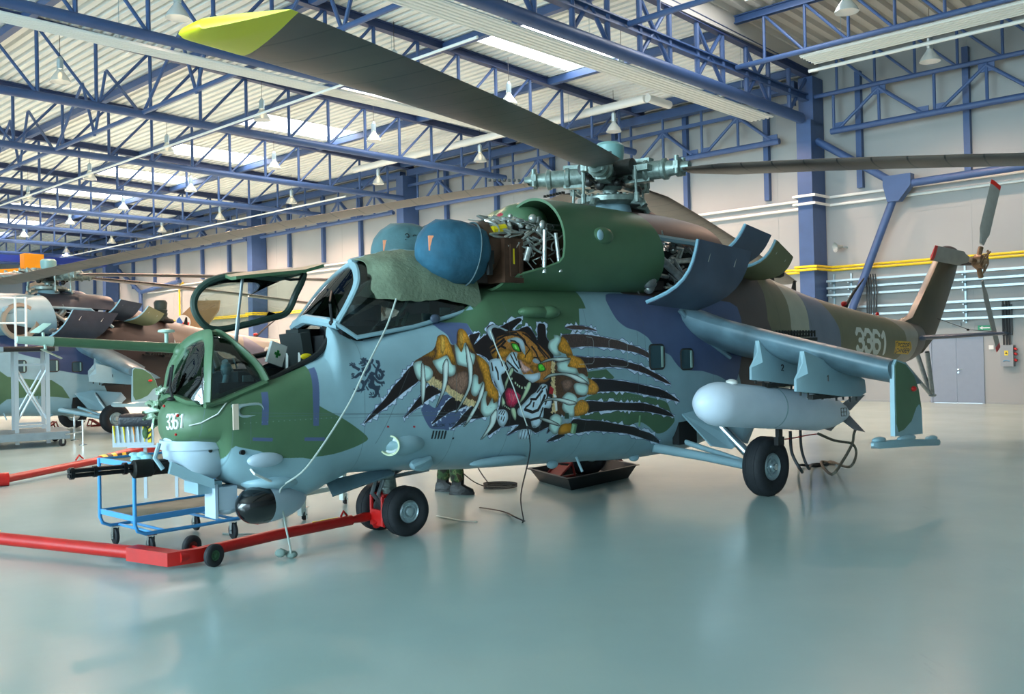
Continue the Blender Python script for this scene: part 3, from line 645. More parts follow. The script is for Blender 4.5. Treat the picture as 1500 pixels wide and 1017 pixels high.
strut('pipe', (-70, 25.4, 9.0), (-34, 25.4, 9.0), .035, white_p, 'long thin white pipe low under the far trusses', 'pipe')
strut('pipe', (-12.0, 25.5, 9.75), (8, 25.5, 9.75), .05, white_p, 'white pipe in front of the ribbed panel at upper right', 'pipe')
# wall trusses between the columns
cols = [-13.67, -34.0, -47.4, -66.9, -82.6]
def walltruss(ua, ub, lab, top=True):
    v = 28.9; root = empty('wall_truss', hg(ub, v, 8.7), -BETA, lab, 'truss', 'wall trusses between the columns')
    inv = (Matrix.Translation(root.location) @ Matrix.Rotation(-BETA, 4, 'Z')).inverted()
    def fin(m, nm, **kw): m.v = [tuple(inv @ Vector(p)) for p in m.v]; m.build(nm, blue, root, **kw)
    m = MB(); T(m, (ua, v, 8.7), (ub, v, 8.7), .1, 12); fin(m, 'bottom_chord')
    if top:
        m = MB(); hbox(m, ua-.6, ub+.6, v-.06, v+.06, 9.78, 9.9); hbox(m, ua-.6, ub+.6, v-.06, v+.3, 10.3, 10.6); fin(m, 'top_chord', smooth=False)
    n = max(2, round((ub-ua)/3.3)); w = (ub-ua)/n; dg = MB(); ps = MB(); gs = MB()
    for i in range(n):
        a = ua+i*w
        T(dg, (a+.25, v, 8.75), (a+w/2, v, 9.8), .055, 8); T(dg, (a+w-.25, v, 8.75), (a+w/2, v, 9.8), .055, 8)
        zt_ = 10.3 if top else 9.85
        T(ps, (a+w/2, v, 8.75), (a+w/2, v, zt_), .05, 8); T(ps, (a+.1, v, 8.75), (a+.1, v, zt_), .05, 8)
        T(dg, (a+w/2, v+.1, 9.85), (a+w*.9, v+.1, 8.8), .035, 6)
        for c in (a+.25, a+w-.25): hbox(gs, c-.18, c+.18, v-.02, v+.02, 8.72, 8.95)
        hbox(gs, a+w/2-.22, a+w/2+.22, v-.02, v+.02, 9.6, 9.85)
    fin(dg, 'web_diagonal'); fin(ps, 'web_post'); fin(gs, 'gusset_plate', smooth=False)
walltruss(-12.9, 12, 'blue wall truss to the right of the near column', False)
walltruss(-33.2, -14.7, 'blue wall truss between the first and second columns from the right')
walltruss(-46.7, -34.9, 'blue wall truss between the second and third columns from the right')
walltruss(-66.1, -48.2, 'blue wall truss between the third and fourth columns from the right')
walltruss(-82, -67.8, 'blue wall truss farthest left along the rear wall')
for i, u in enumerate(cols):
    m = MB(); c0 = u-.25; hbox(m, c0, c0+.5, 28.55, 29.5, 0, 10.3 if i else 9.15+.0)
    if i == 0: hbox(m, c0, c0+.5, 28.75, 29.5, 9.0, 10.6)
    o = m.build('column', blue, smooth=False, loc=hg(u, 29, 0), rz=-BETA)
    tag(o, ['tall blue steel column at the right, standing in front of the rear wall', 'second blue steel column from the right, above the blue engine covers', 'third blue steel column from the right, seen through the raised hatch', 'fourth blue steel column from the right, behind the parked helicopter rotor', 'fifth blue steel column at the far left of the rear wall'][i], 'column', 'blue columns on the rear wall')
# hanging wall posts
ORD = 'first second third fourth fifth sixth seventh eighth ninth tenth eleventh twelfth thirteenth fourteenth fifteenth sixteenth seventeenth eighteenth nineteenth twentieth twenty-first twenty-second twenty-third twenty-fourth twenty-fifth twenty-sixth'.split()
i = 0; u = -2.45
while u > -84:
    if all(abs(u-c) > .7 for c in cols):
        m = MB(); hbox(m, u-.09, u+.09, WV-.2, WV-.02, 6.85, 10.6)
        tag(m.build('wall_post', blue, smooth=False, loc=hg(u, WV, 6.85), rz=-BETA), 'blue post ending partway down the rear wall, %s of the row from the right' % ORD[i], 'post', 'blue posts on the upper rear wall'); i += 1
    u -= 3.25
# braces with a node plate right of the near column
def vv(p): return (p[0], 28.98, p[1])
root = empty('wind_brace', hg(-10.84, 28.98, 6.7), -BETA, 'blue three-armed tube brace with a bolted plate right of the near column', 'brace')
inv = (Matrix.Translation(root.location) @ Matrix.Rotation(-BETA, 4, 'Z')).inverted()
for q in ((-13.42, 8.5), (-12.95, 1.6), (8, 7.0)):
    m = MB(); T(m, vv((-10.84, 6.7)), vv(q), .12, 12); m.v = [tuple(inv @ Vector(p)) for p in m.v]; m.build('arm', blue, root)
m = MB(); m.prism([hg(-10.84+a, 28.82, 6.7+b_) for a, b_ in ((-.42, .3), (.42, .3), (.42, -.05), (.05, -.5), (-.3, -.5), (-.42, 0))], hg(0, .32, 0)-hg(0, 0, 0)); m.v = [tuple(inv @ Vector(p)) for p in m.v]; m.build('node_plate', blue, root, smooth=False)
root = empty('wind_brace', hg(-49.7, 29.2, 6.7), -BETA, 'distant blue tube brace beside the fourth column', 'brace')
inv = (Matrix.Translation(root.location) @ Matrix.Rotation(-BETA, 4, 'Z')).inverted()
for q in ((-66, 8.3), (-62.5, 4.0), (-57, 6.9)):
    m = MB(); T(m, (-62.6, 29.2, 6.5), (q[0], 29.2, q[1]), .14, 10); m.v = [tuple(inv @ Vector(p)) for p in m.v]; m.build('arm', blue, root)
# pipes on the wall
def wpipe(name, pts, r, mt, lab, cat, grp=None):
    m = MB(); m.tube([hg(*p) for p in pts], r, 8); return tag(m.build(name, mt, loc=hg(*pts[-1]), rz=-BETA), lab, cat, grp)
def around(z, u0):
    P = [(u0, WV-.12, z)]
    for c in sorted(c for c in cols if c > u0): P += [(c-.45, WV-.12, z), (c-.36, 28.45, z), (c+.36, 28.45, z), (c+.45, WV-.12, z)]
    return P+[(9, WV-.12, z)]
yel = mat('gas_yellow', (225, 195, 20), .4)
for dz, dv, l in ((0, 0, 'upper'), (-.1, .0, 'lower')):
    wpipe('gas_pipe', around(4.38+dz, -62), .04, yel, '%s of the two yellow gas pipes along the rear wall' % l, 'pipe', 'yellow gas pipes')
wpipe('gas_pipe', [(-57.5, WV-.12, 4.4), (-57.5, WV-.12, 6.6), (-57, WV-.12, 6.8)], .06, yel, 'short vertical yellow pipe on the distant rear wall', 'pipe')
for z, l in ((6.68, 'upper'), (6.42, 'lower')):
    wpipe('water_pipe', around(z, -62), .045, white_p, '%s of the two white pipes wrapped round the near column' % l, 'pipe', 'white pipes on the wall')
# cable trays
for i, z in enumerate((3.88, 3.65, 3.42, 3.0, 2.75, 2.5)):
    m = MB(); ua, ub = (-13.35, 9) if i < 5 else (-11, 9)
    hbox(m, ua, ub, WV-.3, WV-.29, z, z+.07); hbox(m, ua, ub, WV-.07, WV-.06, z, z+.07); hbox(m, ua, ub, WV-.3, WV-.06, z, z+.008)
    u = ub
    while u > ua: hbox(m, u, u+.12, WV-.306, WV-.3, z+.02, z+.05); u -= .25
    tag(m.build('cable_tray', galv, smooth=False, loc=hg(ub, WV, z), rz=-BETA), '%s galvanised cable tray on the rear wall, counted from the top' % ('first', 'second', 'third', 'fourth', 'fifth', 'sixth')[i], 'cable tray', 'cable trays on the rear wall')
for i, u in enumerate((-13.2, -12.62, -9.15, -5.5, -2)):
    m = MB(); hbox(m, u-.025, u+.025, WV-.06, WV-.01, 2.4, 4.15)
    for z in (3.86, 3.63, 3.4, 2.98, 2.73, 2.48): hbox(m, u-.02, u+.02, WV-.3, WV-.02, z-.04, z)
    tag(m.build('tray_bracket', galv, smooth=False, loc=hg(u, WV, 2.4), rz=-BETA), 'upright galvanised bracket holding the cable trays, %s from the left' % ('first', 'second', 'third', 'fourth', 'fifth', 'sixth')[i], 'bracket', 'cable tray brackets')
# cable drop above the switch box
root = empty('junction_box', hg(-8.02, WV-.1, 1.1), -BETA, 'grey electrical box with yellow warning label right of the double door', 'electrical box')
gp = mat('box_grey', (140, 146, 150), .5)
def hchild(root, m, nm, mt, **kw):
    inv = (Matrix.Translation(root.location) @ Matrix.Rotation(root.rotation_euler.z, 4, 'Z')).inverted()
    m.v = [tuple(inv @ Vector(p)) for p in m.v]; return m.build(nm, mt, root, **kw)
m = MB(); hbox(m, -8.2, -7.86, WV-.2, WV-.01, 1.1, 1.72); hchild(root, m, 'cabinet', gp, smooth=False)
m = MB(); hbox(m, -8.09, -7.99, WV-.206, WV-.2, 1.42, 1.56); hchild(root, m, 'warning_label', yel_p, smooth=False)
m = MB(); m.prism([hg(-8.075, WV-.21, 1.46), hg(-8.005, WV-.21, 1.46), hg(-8.04, WV-.21, 1.53)], hg(0, .005, 0)); hchild(root, m, 'warning_triangle', blk_p, smooth=False)
m = MB(); m.tube([hg(-8.13+.18*t, WV-.206, 1.25+.03*math.sin(PI*t)) for t in (0, .25, .5, .75, 1)], .014, 6); hchild(root, m, 'blue_badge', mat('badge_blue', (90, 150, 185), .4))
for k, z in enumerate((1.62, 1.48, 1.3)):
    m = MB(); m.cyl(hg(-7.86, WV-.12, z), hg(-7.78, WV-.12, z-.04), .035); hchild(root, m, 'red_socket', red_p)
m = MB()
for du in (-.08, .0, .07): m.cyl(hg(-8.05+du, WV-.08, 1.72), hg(-8.05+du, WV-.08, 3.0), .022, n=6)
hbox(m, -8.17, -7.9, WV-.06, WV-.03, 2.0, 2.9)
tag(m.build('cable_drop', blk_p, loc=hg(-8.05, WV, 1.72), rz=-BETA), 'bundle of black cables running down to the electrical box', 'cable')
m = MB()
for du in (0, .06, .12, .2, .27): m.tube([hg(-12.0+du, WV-.33, 4.05), hg(-12.0+du*1.2, WV-.35, 3.2+du), hg(-12.02+du, WV-.32, 2.6)], .02, 6)
tag(m.build('cable_bundle', blk_p, loc=hg(-12, WV, 2.6), rz=-BETA), 'loose dark cable bundle hanging across the trays beside the near column', 'cable')
# exit sign with arrow
root = empty('exit_sign', hg(-8.62, WV-.05, 2.16), -BETA, 'small green sign with a white left-pointing arrow above the door', 'sign')
m = MB(); hbox(m, -8.83, -8.42, WV-.06, WV-.02, 2.17, 2.31); hchild(root, m, 'plate', mat('exit_green', (20, 140, 95), .4), smooth=False)
m = MB(); m.prism([hg(-8.79, WV-.066, 2.24), hg(-8.70, WV-.066, 2.29), hg(-8.70, WV-.066, 2.26), hg(-8.5, WV-.066, 2.26), hg(-8.5, WV-.066, 2.22), hg(-8.70, WV-.066, 2.22), hg(-8.70, WV-.066, 2.19)], hg(0, .005, 0)); hchild(root, m, 'arrow', white_p, smooth=False)
m = MB(); hbox(m, -9.55, -9.3, WV-.06, WV-.02, 2.3, 2.42); tag(m.build('vent_grille', gp, smooth=False, loc=hg(-9.4, WV, 2.3), rz=-BETA), 'small grey grille on the wall above the double door', 'vent')
m = MB(); hbox(m, -8.55, -8.42, WV-.04, WV-.01, 1.6, 1.72); tag(m.build('wall_switch', white_p, smooth=False, loc=hg(-8.5, WV, 1.6), rz=-BETA), 'small white switch plate between the door and the electrical box', 'switch')
# loudspeaker horns
for u, z, lab in ((-12.75, 5.0, 'grey horn loudspeaker on the wall right of the near column'), (-52.5, 5.3, 'pale horn loudspeaker on the distant wall seen past the raised hatch')):
    root = empty('horn_speaker', hg(u, WV-.35, z), -BETA, lab, 'loudspeaker')
    a = hg(-.55, -.8, -.1).normalized()
    m = MB(); c = hg(u, WV-.35, z); sc_ = 1 if u > -20 else 2
    m.lathe([(0, .04), (.12*sc_, .06), (.22*sc_, .11*sc_), (.27*sc_, .16*sc_), (.262*sc_, .15*sc_), (.15*sc_, .03), (.1, .01)], c, a, 20); hchild(root, m, 'horn', mat('horn_grey', (150, 158, 155), .5))
    m = MB(); m.cyl(c, hg(u, WV, z), .03); hchild(root, m, 'bracket', galv)
# high-bay lamps
lampm = mat('lamp_reflector', (205, 215, 215), .25, .3, alpha=.8)
lampm.node_tree.nodes['Principled BSDF'].inputs['Alpha'].default_value = .75
bulb_on = mat('bulb_lit', (255, 240, 215), .3, emit=(255, 214, 160), es=9)
bulb_off = mat('bulb_dim', (240, 240, 235), .3, emit=(255, 240, 225), es=.35)
def make_lamp(on_):
    r = empty('hanging_lamp', (0, 0, 9.4), 0, None, 'lamp', 'bell lamps hanging from the roof')
    m = MB(); m.lathe([(0, .27), (.03, .265), (.12, .22), (.22, .15), (.3, .09), (.34, .08), (.34, .07), (.29, .08), (.21, .14), (.11, .21), (.03, .255), (.005, .262)], (0, 0, 0), n=20); m.build('lamp_shade', lampm, r)
    m = MB(); m.lathe([(.34, .05), (.36, .085), (.62, .085), (.66, .05), (.7, .03)], (0, 0, 0), n=12); m.build('ballast', galv, r)
    m = MB(); m.cyl((0, 0, .7), (0, 0, 1.45), .008, n=5); m.build('cord', blk_p, r)
    m = MB(); m.ell((0, 0, .17), (.055, .055, .1), 10, 8); m.build('bulb', bulb_on if on_ else bulb_off, r)
    return r
LV = [10.0, 16.2, 20.7, 26.0]; LU = [-8.8, -15.15, -19.4, -26.0, -32.4, -39.2, -46.1, -52.8, -59.7, -67.0]
protos = {}
rown = ['nearest', 'second', 'third', 'last']
lights = []
for iu, u in enumerate(LU):
    for iv, v in enumerate(LV):
        if u == -8.8 and v < 20: continue
        on_ = u < -20 or (u < -19 and v in (20.7,))
        if on_ not in protos: L = protos[on_] = make_lamp(on_)
        else: L = copy_tree(protos[on_])
        L.location = hg(u, v, 9.4)
        L['label'] = 'bell-shaped hanging lamp in the %s row out to the wall, %s file from the right' % (rown[iv], ('first', 'second', 'third', 'fourth', 'fifth', 'sixth', 'seventh', 'eighth', 'ninth', 'tenth')[iu])
        lights.append((u, v))
ld = bpy.data.lights.new('lamp_glow', 'SPOT'); ld.energy = 1; ld.color = (1, .64, .46); ld.spot_size = math.radians(150); ld.spot_blend = .6; ld.shadow_soft_size = .2
lnear = ld.copy(); lfar = ld.copy()
for u, v in lights:
    o = bpy.data.objects.new('lamp_light', lnear if u > -15.2 else ld if u > -30 else lfar); COL.objects.link(o); o.location = hg(u, v, 9.38)
ld.energy = 1500; lnear.energy = 1000; lfar.energy = 2900
# crane beam and orange hoist far left
m = MB(); hbox(m, -66.4, -65.9, 5, 28.3, 8.5, 8.95); tag(m.build('crane_beam', mat('crane_blue', (35, 60, 150), .4), smooth=False, loc=hg(-66, 28, 8.5), rz=-BETA), 'deep blue crane beam far at the left under the roof', 'crane beam')
om = mat('crane_orange', (240, 150, 10), .4)
root = empty('crane_hoist', hg(-64.5, 22.0, 7.6), -BETA, 'orange crane hoist arm behind the parked helicopter rotor head', 'crane')
m = MB(); m.hexa([hg(u, v, z) for u, v0, zz in ((-64.6, 0, 0), (-64.2, 0, 0)) for v, z in ((15, 7.0), (15, 7.2), (25.5, 7.7), (25.5, 8.3))]); hchild(root, m, 'jib', om, smooth=False)
m = MB(); hbox(m, -64.8, -64.0, 22.2, 23.4, 7.9, 8.9); hchild(root, m, 'trolley', om, smooth=False)
# ------------------------------------------------------------------ painted hull texture (drawn by this script)
TS0, TS1, TZ0, TZ1, TR = -2.6, 12.2, .3, 3.7, 260
PALc = {'g': (80, 112, 82), 'd': (84, 98, 136), 'k': (32, 22, 24), 'x': (80, 62, 58), 'y': (58, 42, 40), 'b': (88, 74, 70), 'o': (118, 114, 86), 'bn': (88, 58, 38), 'pd': (140, 104, 88),
 'cr': (218, 190, 140), 'or': (214, 144, 44), 'o2': (236, 176, 76), 'w': (202, 236, 230), 'cl': (232, 248, 244), 'hd': (182, 118, 54), 'wb': (210, 234, 248), 'tg': (206, 44, 84), 't2': (226, 84, 110),
 'pk': (226, 176, 166), 'fa': (206, 228, 190), 'ey': (96, 214, 60), 'e2': (180, 250, 150), 'rd': (176, 30, 40), 'wh': (240, 240, 240), 'ln': (48, 62, 80), 'lb': (128, 158, 166), 'bk': (18, 20, 24),
 'gd': (52, 74, 60), 'gl': (176, 186, 186), 'pl': (92, 112, 118), 'ed': (216, 230, 250), 'nv': (40, 46, 92)}
BASE = (144, 176, 187)
class Canvas:
    def __init__(s, s0=TS0, s1=TS1, z0=TZ0, z1=TZ1, res=TR, base=BASE):
        s.s0, s.z0, s.res = s0, z0, res; s.w = int((s1-s0)*res); s.h = int((z1-z0)*res); s.s1, s.z1 = s0+s.w/res, z0+s.h/res
        s.a = np.empty((s.h, s.w, 3), np.float32); s.a[:] = base
    def px(s, P):
        P = np.asarray(P, np.float64).reshape(-1, 2); return (P-[s.s0, s.z0])*s.res
    def cover(s, q, pad=2):
        x0, y0 = np.floor(q.min(0)-pad).astype(int); x1, y1 = np.ceil(q.max(0)+pad).astype(int)
        x0, y0, x1, y1 = max(x0, 0), max(y0, 0), min(x1, s.w), min(y1, s.h)
        if x1 <= x0 or y1 <= y0: return None
        acc = np.zeros((y1-y0, x1-x0), np.float32)
        for sx in (.25, .75):
            for sy in (.25, .75):
                X, Y = np.meshgrid(np.arange(x0, x1)+sx, np.arange(y0, y1)+sy); ins = np.zeros(X.shape, bool)
                for i in range(len(q)):
                    ax, ay = q[i-1]; bx, by = q[i]
                    if ay == by: continue
                    c = ((ay > Y) != (by > Y)); ins ^= c & (X < (bx-ax)*(Y-ay)/(by-ay)+ax)
                acc += ins
        return x0, y0, x1, y1, acc/4
    def smooth(s, q, k=5):
        n = len(q); out = []
        for i in range(n):
            a, b, c, d = q[i-1], q[i], q[(i+1) % n], q[(i+2) % n]
            if np.hypot(*(c-b)) < 5: out.append(b); continue
            for j in range(k):
                t = j/k; cr = .5*(2*b+(c-a)*t+(2*a-5*b+4*c-d)*t*t+(-a+3*b-3*c+d)*t**3); out.append(cr*.85+(b+(c-b)*t)*.15)
        return np.array(out)
    def pillow(s, q, col, R=7, lo=.62):
        r = s.cover(q, R+2)
        if r is None: return
        x0, y0, x1, y1, k = r; b = k.copy()
        for _ in range(2):
            for ax in (0, 1):
                c = np.cumsum(np.pad(b, [(R, R) if a == ax else (0, 0) for a in (0, 1)]), axis=ax); L = b.shape[ax]
                hi = np.take(c, np.arange(2*R-1, 2*R-1+L), axis=ax); lo_ = np.concatenate([np.zeros_like(np.take(c, [0], axis=ax)), np.take(c, np.arange(0, L-1), axis=ax)], axis=ax); b = (hi-lo_)/(2*R)
        sh = np.clip(lo+(1-lo)*np.clip((b-.45)*2.2, 0, 1)*1.08, 0, 1.06); kk = k[..., None]
        s.a[y0:y1, x0:x1] = s.a[y0:y1, x0:x1]*(1-kk)+np.array(col, np.float32)*sh[..., None]*kk
    def poly(s, P, col, a=1): s.polyq(s.px(P), col, a)
    def polyq(s, q, col, a=1):
        r = s.cover(q)
        if r is None: return
        x0, y0, x1, y1, k = r; k = (k*a)[..., None]; s.a[y0:y1, x0:x1] = s.a[y0:y1, x0:x1]*(1-k)+np.array(col, np.float32)*k
    def stroke(s, P, w, col, a=1):
        q = s.px(P); r = w*s.res/2
        x0, y0 = np.floor(q.min(0)-r-2).astype(int); x1, y1 = np.ceil(q.max(0)+r+2).astype(int)
        x0, y0, x1, y1 = max(x0, 0), max(y0, 0), min(x1, s.w), min(y1, s.h)
        if x1 <= x0 or y1 <= y0: return
        X, Y = np.meshgrid(np.arange(x0, x1)+.5, np.arange(y0, y1)+.5); D = np.full(X.shape, 1e9)
        for i in range(len(q)-1):
            ax, ay = q[i]; dx, dy = q[i+1]-q[i]; L = max(dx*dx+dy*dy, 1e-9)
            t = np.clip(((X-ax)*dx+(Y-ay)*dy)/L, 0, 1); D = np.minimum(D, np.hypot(X-ax-t*dx, Y-ay-t*dy))
        k = (np.clip(r-D+.5, 0, 1)*a)[..., None]; s.a[y0:y1, x0:x1] = s.a[y0:y1, x0:x1]*(1-k)+np.array(col, np.float32)*k
    def jag(s, q, step, out, amp, R):
        n = len(q); c = []
        ar = 0
        for i in range(n): ar += q[i-1][0]*q[i][1]-q[i][0]*q[i-1][1]
        sg = 1 if ar > 0 else -1
        for i in range(n):
            a, b = q[i], q[(i+1) % n]; d = b-a; L = np.hypot(*d)
            if L < 1e-6: continue
            nx, ny = d[1]/L*sg, -d[0]/L*sg; k = max(1, int(L/step))
            for j in range(k):
                p = a+d*j/k; o = out+amp*R.random()**3; c.append((p[0]+nx*o, p[1]+ny*o))
        return np.array(c)
    def image(s, name):
        im = bpy.data.images.new(name, s.w, s.h); o = np.ones((s.h, s.w, 4), np.float32); o[..., :3] = np.clip(s.a/255, 0, 1)
        im.pixels.foreach_set(o.ravel()); im.update(); im.pack(); return im
FONT = {'0': [[(0, .2), (0, .8), (.2, 1), (.6, 1), (.8, .8), (.8, .2), (.6, 0), (.2, 0), (0, .2)]], '1': [[(.12, .78), (.42, .98), (.42, 0)]], '2': [[(0, .8), (.2, 1), (.6, 1), (.8, .8), (.8, .6), (0, 0), (.8, 0)]],
 '3': [[(0, .82), (.2, 1), (.6, 1), (.8, .8), (.8, .65), (.6, .52), (.3, .52)], [(.6, .52), (.8, .38), (.8, .2), (.6, 0), (.2, 0), (0, .18)]], '6': [[(.8, .85), (.6, 1), (.2, 1), (0, .8), (0, .2), (.2, 0), (.6, 0), (.8, .2), (.8, .4), (.6, .55), (.2, .55), (0, .42)]],
 '4': [[(.6, 0), (.6, 1), (0, .3), (.8, .3)]], '5': [[(.8, 1), (.1, 1), (.05, .55), (.55, .6), (.8, .4), (.8, .2), (.6, 0), (.2, 0), (0, .15)]],
 'P': [[(0, 0), (0, 1), (.6, 1), (.8, .85), (.8, .65), (.6, .5), (0, .5)]], 'O': [[(0, .2), (0, .8), (.2, 1), (.6, 1), (.8, .8), (.8, .2), (.6, 0), (.2, 0), (0, .2)]], 'Z': [[(0, 1), (.8, 1), (0, 0), (.8, 0)]],
 'R': [[(0, 0), (0, 1), (.6, 1), (.8, .85), (.8, .65), (.6, .5), (0, .5)], [(.4, .5), (.8, 0)]], 'D': [[(0, 0), (0, 1), (.5, 1), (.8, .75), (.8, .25), (.5, 0), (0, 0)]], 'A': [[(0, 0), (.4, 1), (.8, 0)], [(.15, .35), (.65, .35)]],
 'N': [[(0, 0), (0, 1), (.8, 0), (.8, 1)]], 'G': [[(.8, .8), (.6, 1), (.2, 1), (0, .8), (0, .2), (.2, 0), (.6, 0), (.8, .2), (.8, .5), (.45, .5)]], 'E': [[(.8, 1), (0, 1), (0, 0), (.8, 0)], [(0, .5), (.6, .5)]],
 'B': [[(0, 0), (0, 1), (.6, 1), (.75, .85), (.6, .53), (0, .53)], [(.6, .53), (.8, .3), (.6, 0), (0, 0)]], 'L': [[(0, 1), (0, 0), (.7, 0)]], 'K': [[(0, 0), (0, 1)], [(.7, 1), (0, .45), (.75, 0)]], 'T': [[(.4, 0), (.4, 1)], [(0, 1), (.8, 1)]], 'V': [[(0, 1), (.4, 0), (.8, 1)]], '-': [[(.1, .5), (.7, .5)]], ' ': []}
def write(cv, txt, s, z, w, h, lw, col, slope=0, sh=0):
    for i, ch in enumerate(txt):
        for st in FONT[ch]: cv.stroke([(s+i*w+x*w*.95+sh*(1-y)**2, z+slope*(i*w+x*w)+y*h) for x, y in st], lw, col)
def hull_image():
    cv = Canvas(); R = random.Random(3); P = PALc
    # rear camouflage in hull coordinates
    cv.poly([(3.2, 2.3), (3.6, 2.36), (4.1, 2.2), (4.7, 1.9), (5.1, 1.2), (5.6, .3), (7.4, .3), (7.2, 3.7), (2.9, 3.7), (2.9, 2.5)], P['b'])
    cv.poly([(5.75, 3.7), (5.9, 2.6), (5.8, 2.2), (6.1, 1.6), (6.4, .3), (6.9, .3), (6.5, 2.1), (6.62, 2.5), (6.7, 3.7)], P['o'])
    cv.poly([(6.62, 3.7), (6.58, 2.5), (6.48, 2.1), (6.6, .9), (7.15, .9), (7.1, 2.1), (7.2, 2.5), (7.2, 3.7)], (174, 176, 160))
    cv.poly([(7.2, 3.7), (7.18, 2.5), (7.08, 2.1), (7.0, .9), (7.9, .9), (8.2, 1.6), (8.1, 2.1), (7.9, 2.45), (7.6, 3.7)], (112, 122, 142))
    cv.poly([(7.8, 3.7), (7.9, 2.45), (8.1, 2.1), (8.2, 1.6), (7.9, .9), (9.6, .9), (10.3, 1.4), (10.75, 1.75), (10.7, 2.05), (10.2, 2.4), (9.9, 3.7)], P['o'])
    cv.poly([(10.1, 3.7), (10.2, 2.4), (10.7, 2.05), (10.75, 1.75), (10.3, 1.4), (9.8, .9), (10.9, .9), (11.2, 1.6), (11.35, 2.0), (11.2, 2.4), (11.1, 3.7)], (160, 154, 142))
    cv.poly([(11.1, 3.7), (11.2, 2.4), (11.35, 2.0), (11.2, 1.6), (10.95, .9), (12.2, .9), (12.2, 3.7)], (98, 90, 84))
    cv.poly([(.5, 2.22), (.62, 2.32), (1.2, 2.5), (2.12, 2.5), (2.12, 2.8), (.5, 2.8)], P['g'])
    cv.poly([(.62, 2.25), (2.12, 2.3), (2.12, 2.8), (.62, 2.8)], P['g'])
    cv.poly([(-2.6, 1.05), (-1.95, 1.05), (-1.9, 1.09), (-1.75, 1.06), (-1.6, 1.0), (-1.2, .9), (-1.2, 1.9), (-1.6, 2.2), (-2.6, 2.2)], P['g'])
    for k, c, w, *pts in PAINT:
        q = cv.px(pts); col = P[c] if c in P else (200, 0, 200)
        if k == 't':
            q = cv.smooth(q); st = R.getstate(); cv.polyq(cv.jag(q, 9, 2.2, 12, R), P['nv'], .75); R.setstate(st); cv.polyq(cv.jag(q, 9, 1.0, 11.5, R), P['ed']); cv.polyq(cv.jag(q, 7, .2, 2.5, R), P['nv'], .5); cv.polyq(q, col)
        elif k == 'p' and c in ('w', 'or', 'wb', 'hd', 'tg', 'pk', 'o2', 'pd'): cv.pillow(cv.smooth(q), col, 5 if c in ('o2', 'pk') else 8, .6 if c != 'wb' else .72)
        elif k == 'p': cv.polyq(cv.smooth(q) if len(q) > 6 and c in ('g', 'd', 'k', 'bn', 'ln', 't2') else q, col)
        elif k == 'f': cv.polyq(cv.jag(q, 2.5, 0, 7, R), col)
        elif k == 'c':
            q = cv.smooth(q); cv.polyq(cv.jag(q, 30, 1.4, 0, R), P['bk']); cv.pillow(q, col, 4, .6)
        elif k == 'q': cv.polyq(q, col)
        elif k == 's': cv.stroke(np.array(pts).reshape(-1, 2), w*(1.9 if c == 'k' else 1), col)
    # fur texture: fine streaks over the orange and brown fur
    y0, y1, x0, x1 = [int(v) for v in ((1.1-TZ0)*TR, (2.4-TZ0)*TR, (-.3-TS0)*TR, (2.6-TS0)*TR)]
    sub = cv.a[y0:y1, x0:x1]; rg = np.random.default_rng(5); nz = rg.random((y1-y0, x1-x0//1)).astype(np.float32)
    for _ in range(3): nz = (nz+np.roll(nz, 1, 0)+np.roll(nz, -1, 0))/3
    fur = (sub[..., 0] > sub[..., 2]*1.25) & (sub[..., 0] > 70)
    sub[fur] *= (1+(nz[fur]-.5)*.9)[:, None]
    # panel lines and rivets
    for s_ in (-1.95, -.72, .28, .95, 2.05, 3.02, 4.35): cv.stroke([(s_, .55), (s_+.02, 2.4)], .006, P['pl'], .5)
    for s_ in (5.2, 6.15, 7.15, 8.2, 9.3, 10.4): cv.stroke([(s_, 1.0), (s_+.02, 3.3)], .006, (60, 60, 56), .5)
    cv.stroke([(-1.7, 1.32), (.4, 1.24)], .006, P['pl'], .6); cv.stroke([(-1.7, 1.29), (.4, 1.21)], .005, P['pl'], .4)
    for s_ in np.arange(-1.9, 4.2, .05):
        for z_ in (.72, 1.27): cv.stroke([(s_, z_-.0), (s_+.004, z_)], .008, (150, 172, 178), .5)
    write(cv, '3361', 8.70, 1.725, .315, .35, .082, (228, 230, 222), -.045, .07)
    cv.poly([(10.22, 1.88), (10.92, 1.86), (11.02, 1.74), (10.95, 1.63), (10.27, 1.66)], (226, 176, 20))
    write(cv, 'POZOR', 10.36, 1.775, .108, .06, .014, P['bk'], -.02); write(cv, 'DANGER', 10.35, 1.683, .098, .06, .014, P['bk'], -.02)
    for a in ([(10.35, 1.86), (10.27, 1.85), (10.27, 1.78)], [(10.27, 1.74), (10.3, 1.67), (10.36, 1.665)], [(10.88, 1.85), (10.95, 1.77), (10.97, 1.74), (10.93, 1.69), (10.9, 1.65)]): cv.stroke(a, .013, P['bk'])
    write(cv, 'BLOK VTV-20', .04, 1.115, .035, .022, .006, (50, 60, 70)); write(cv, '0-0 2', 1.2, 1.02, .04, .02, .006, (60, 70, 80))
    return cv.image('hull_paint')
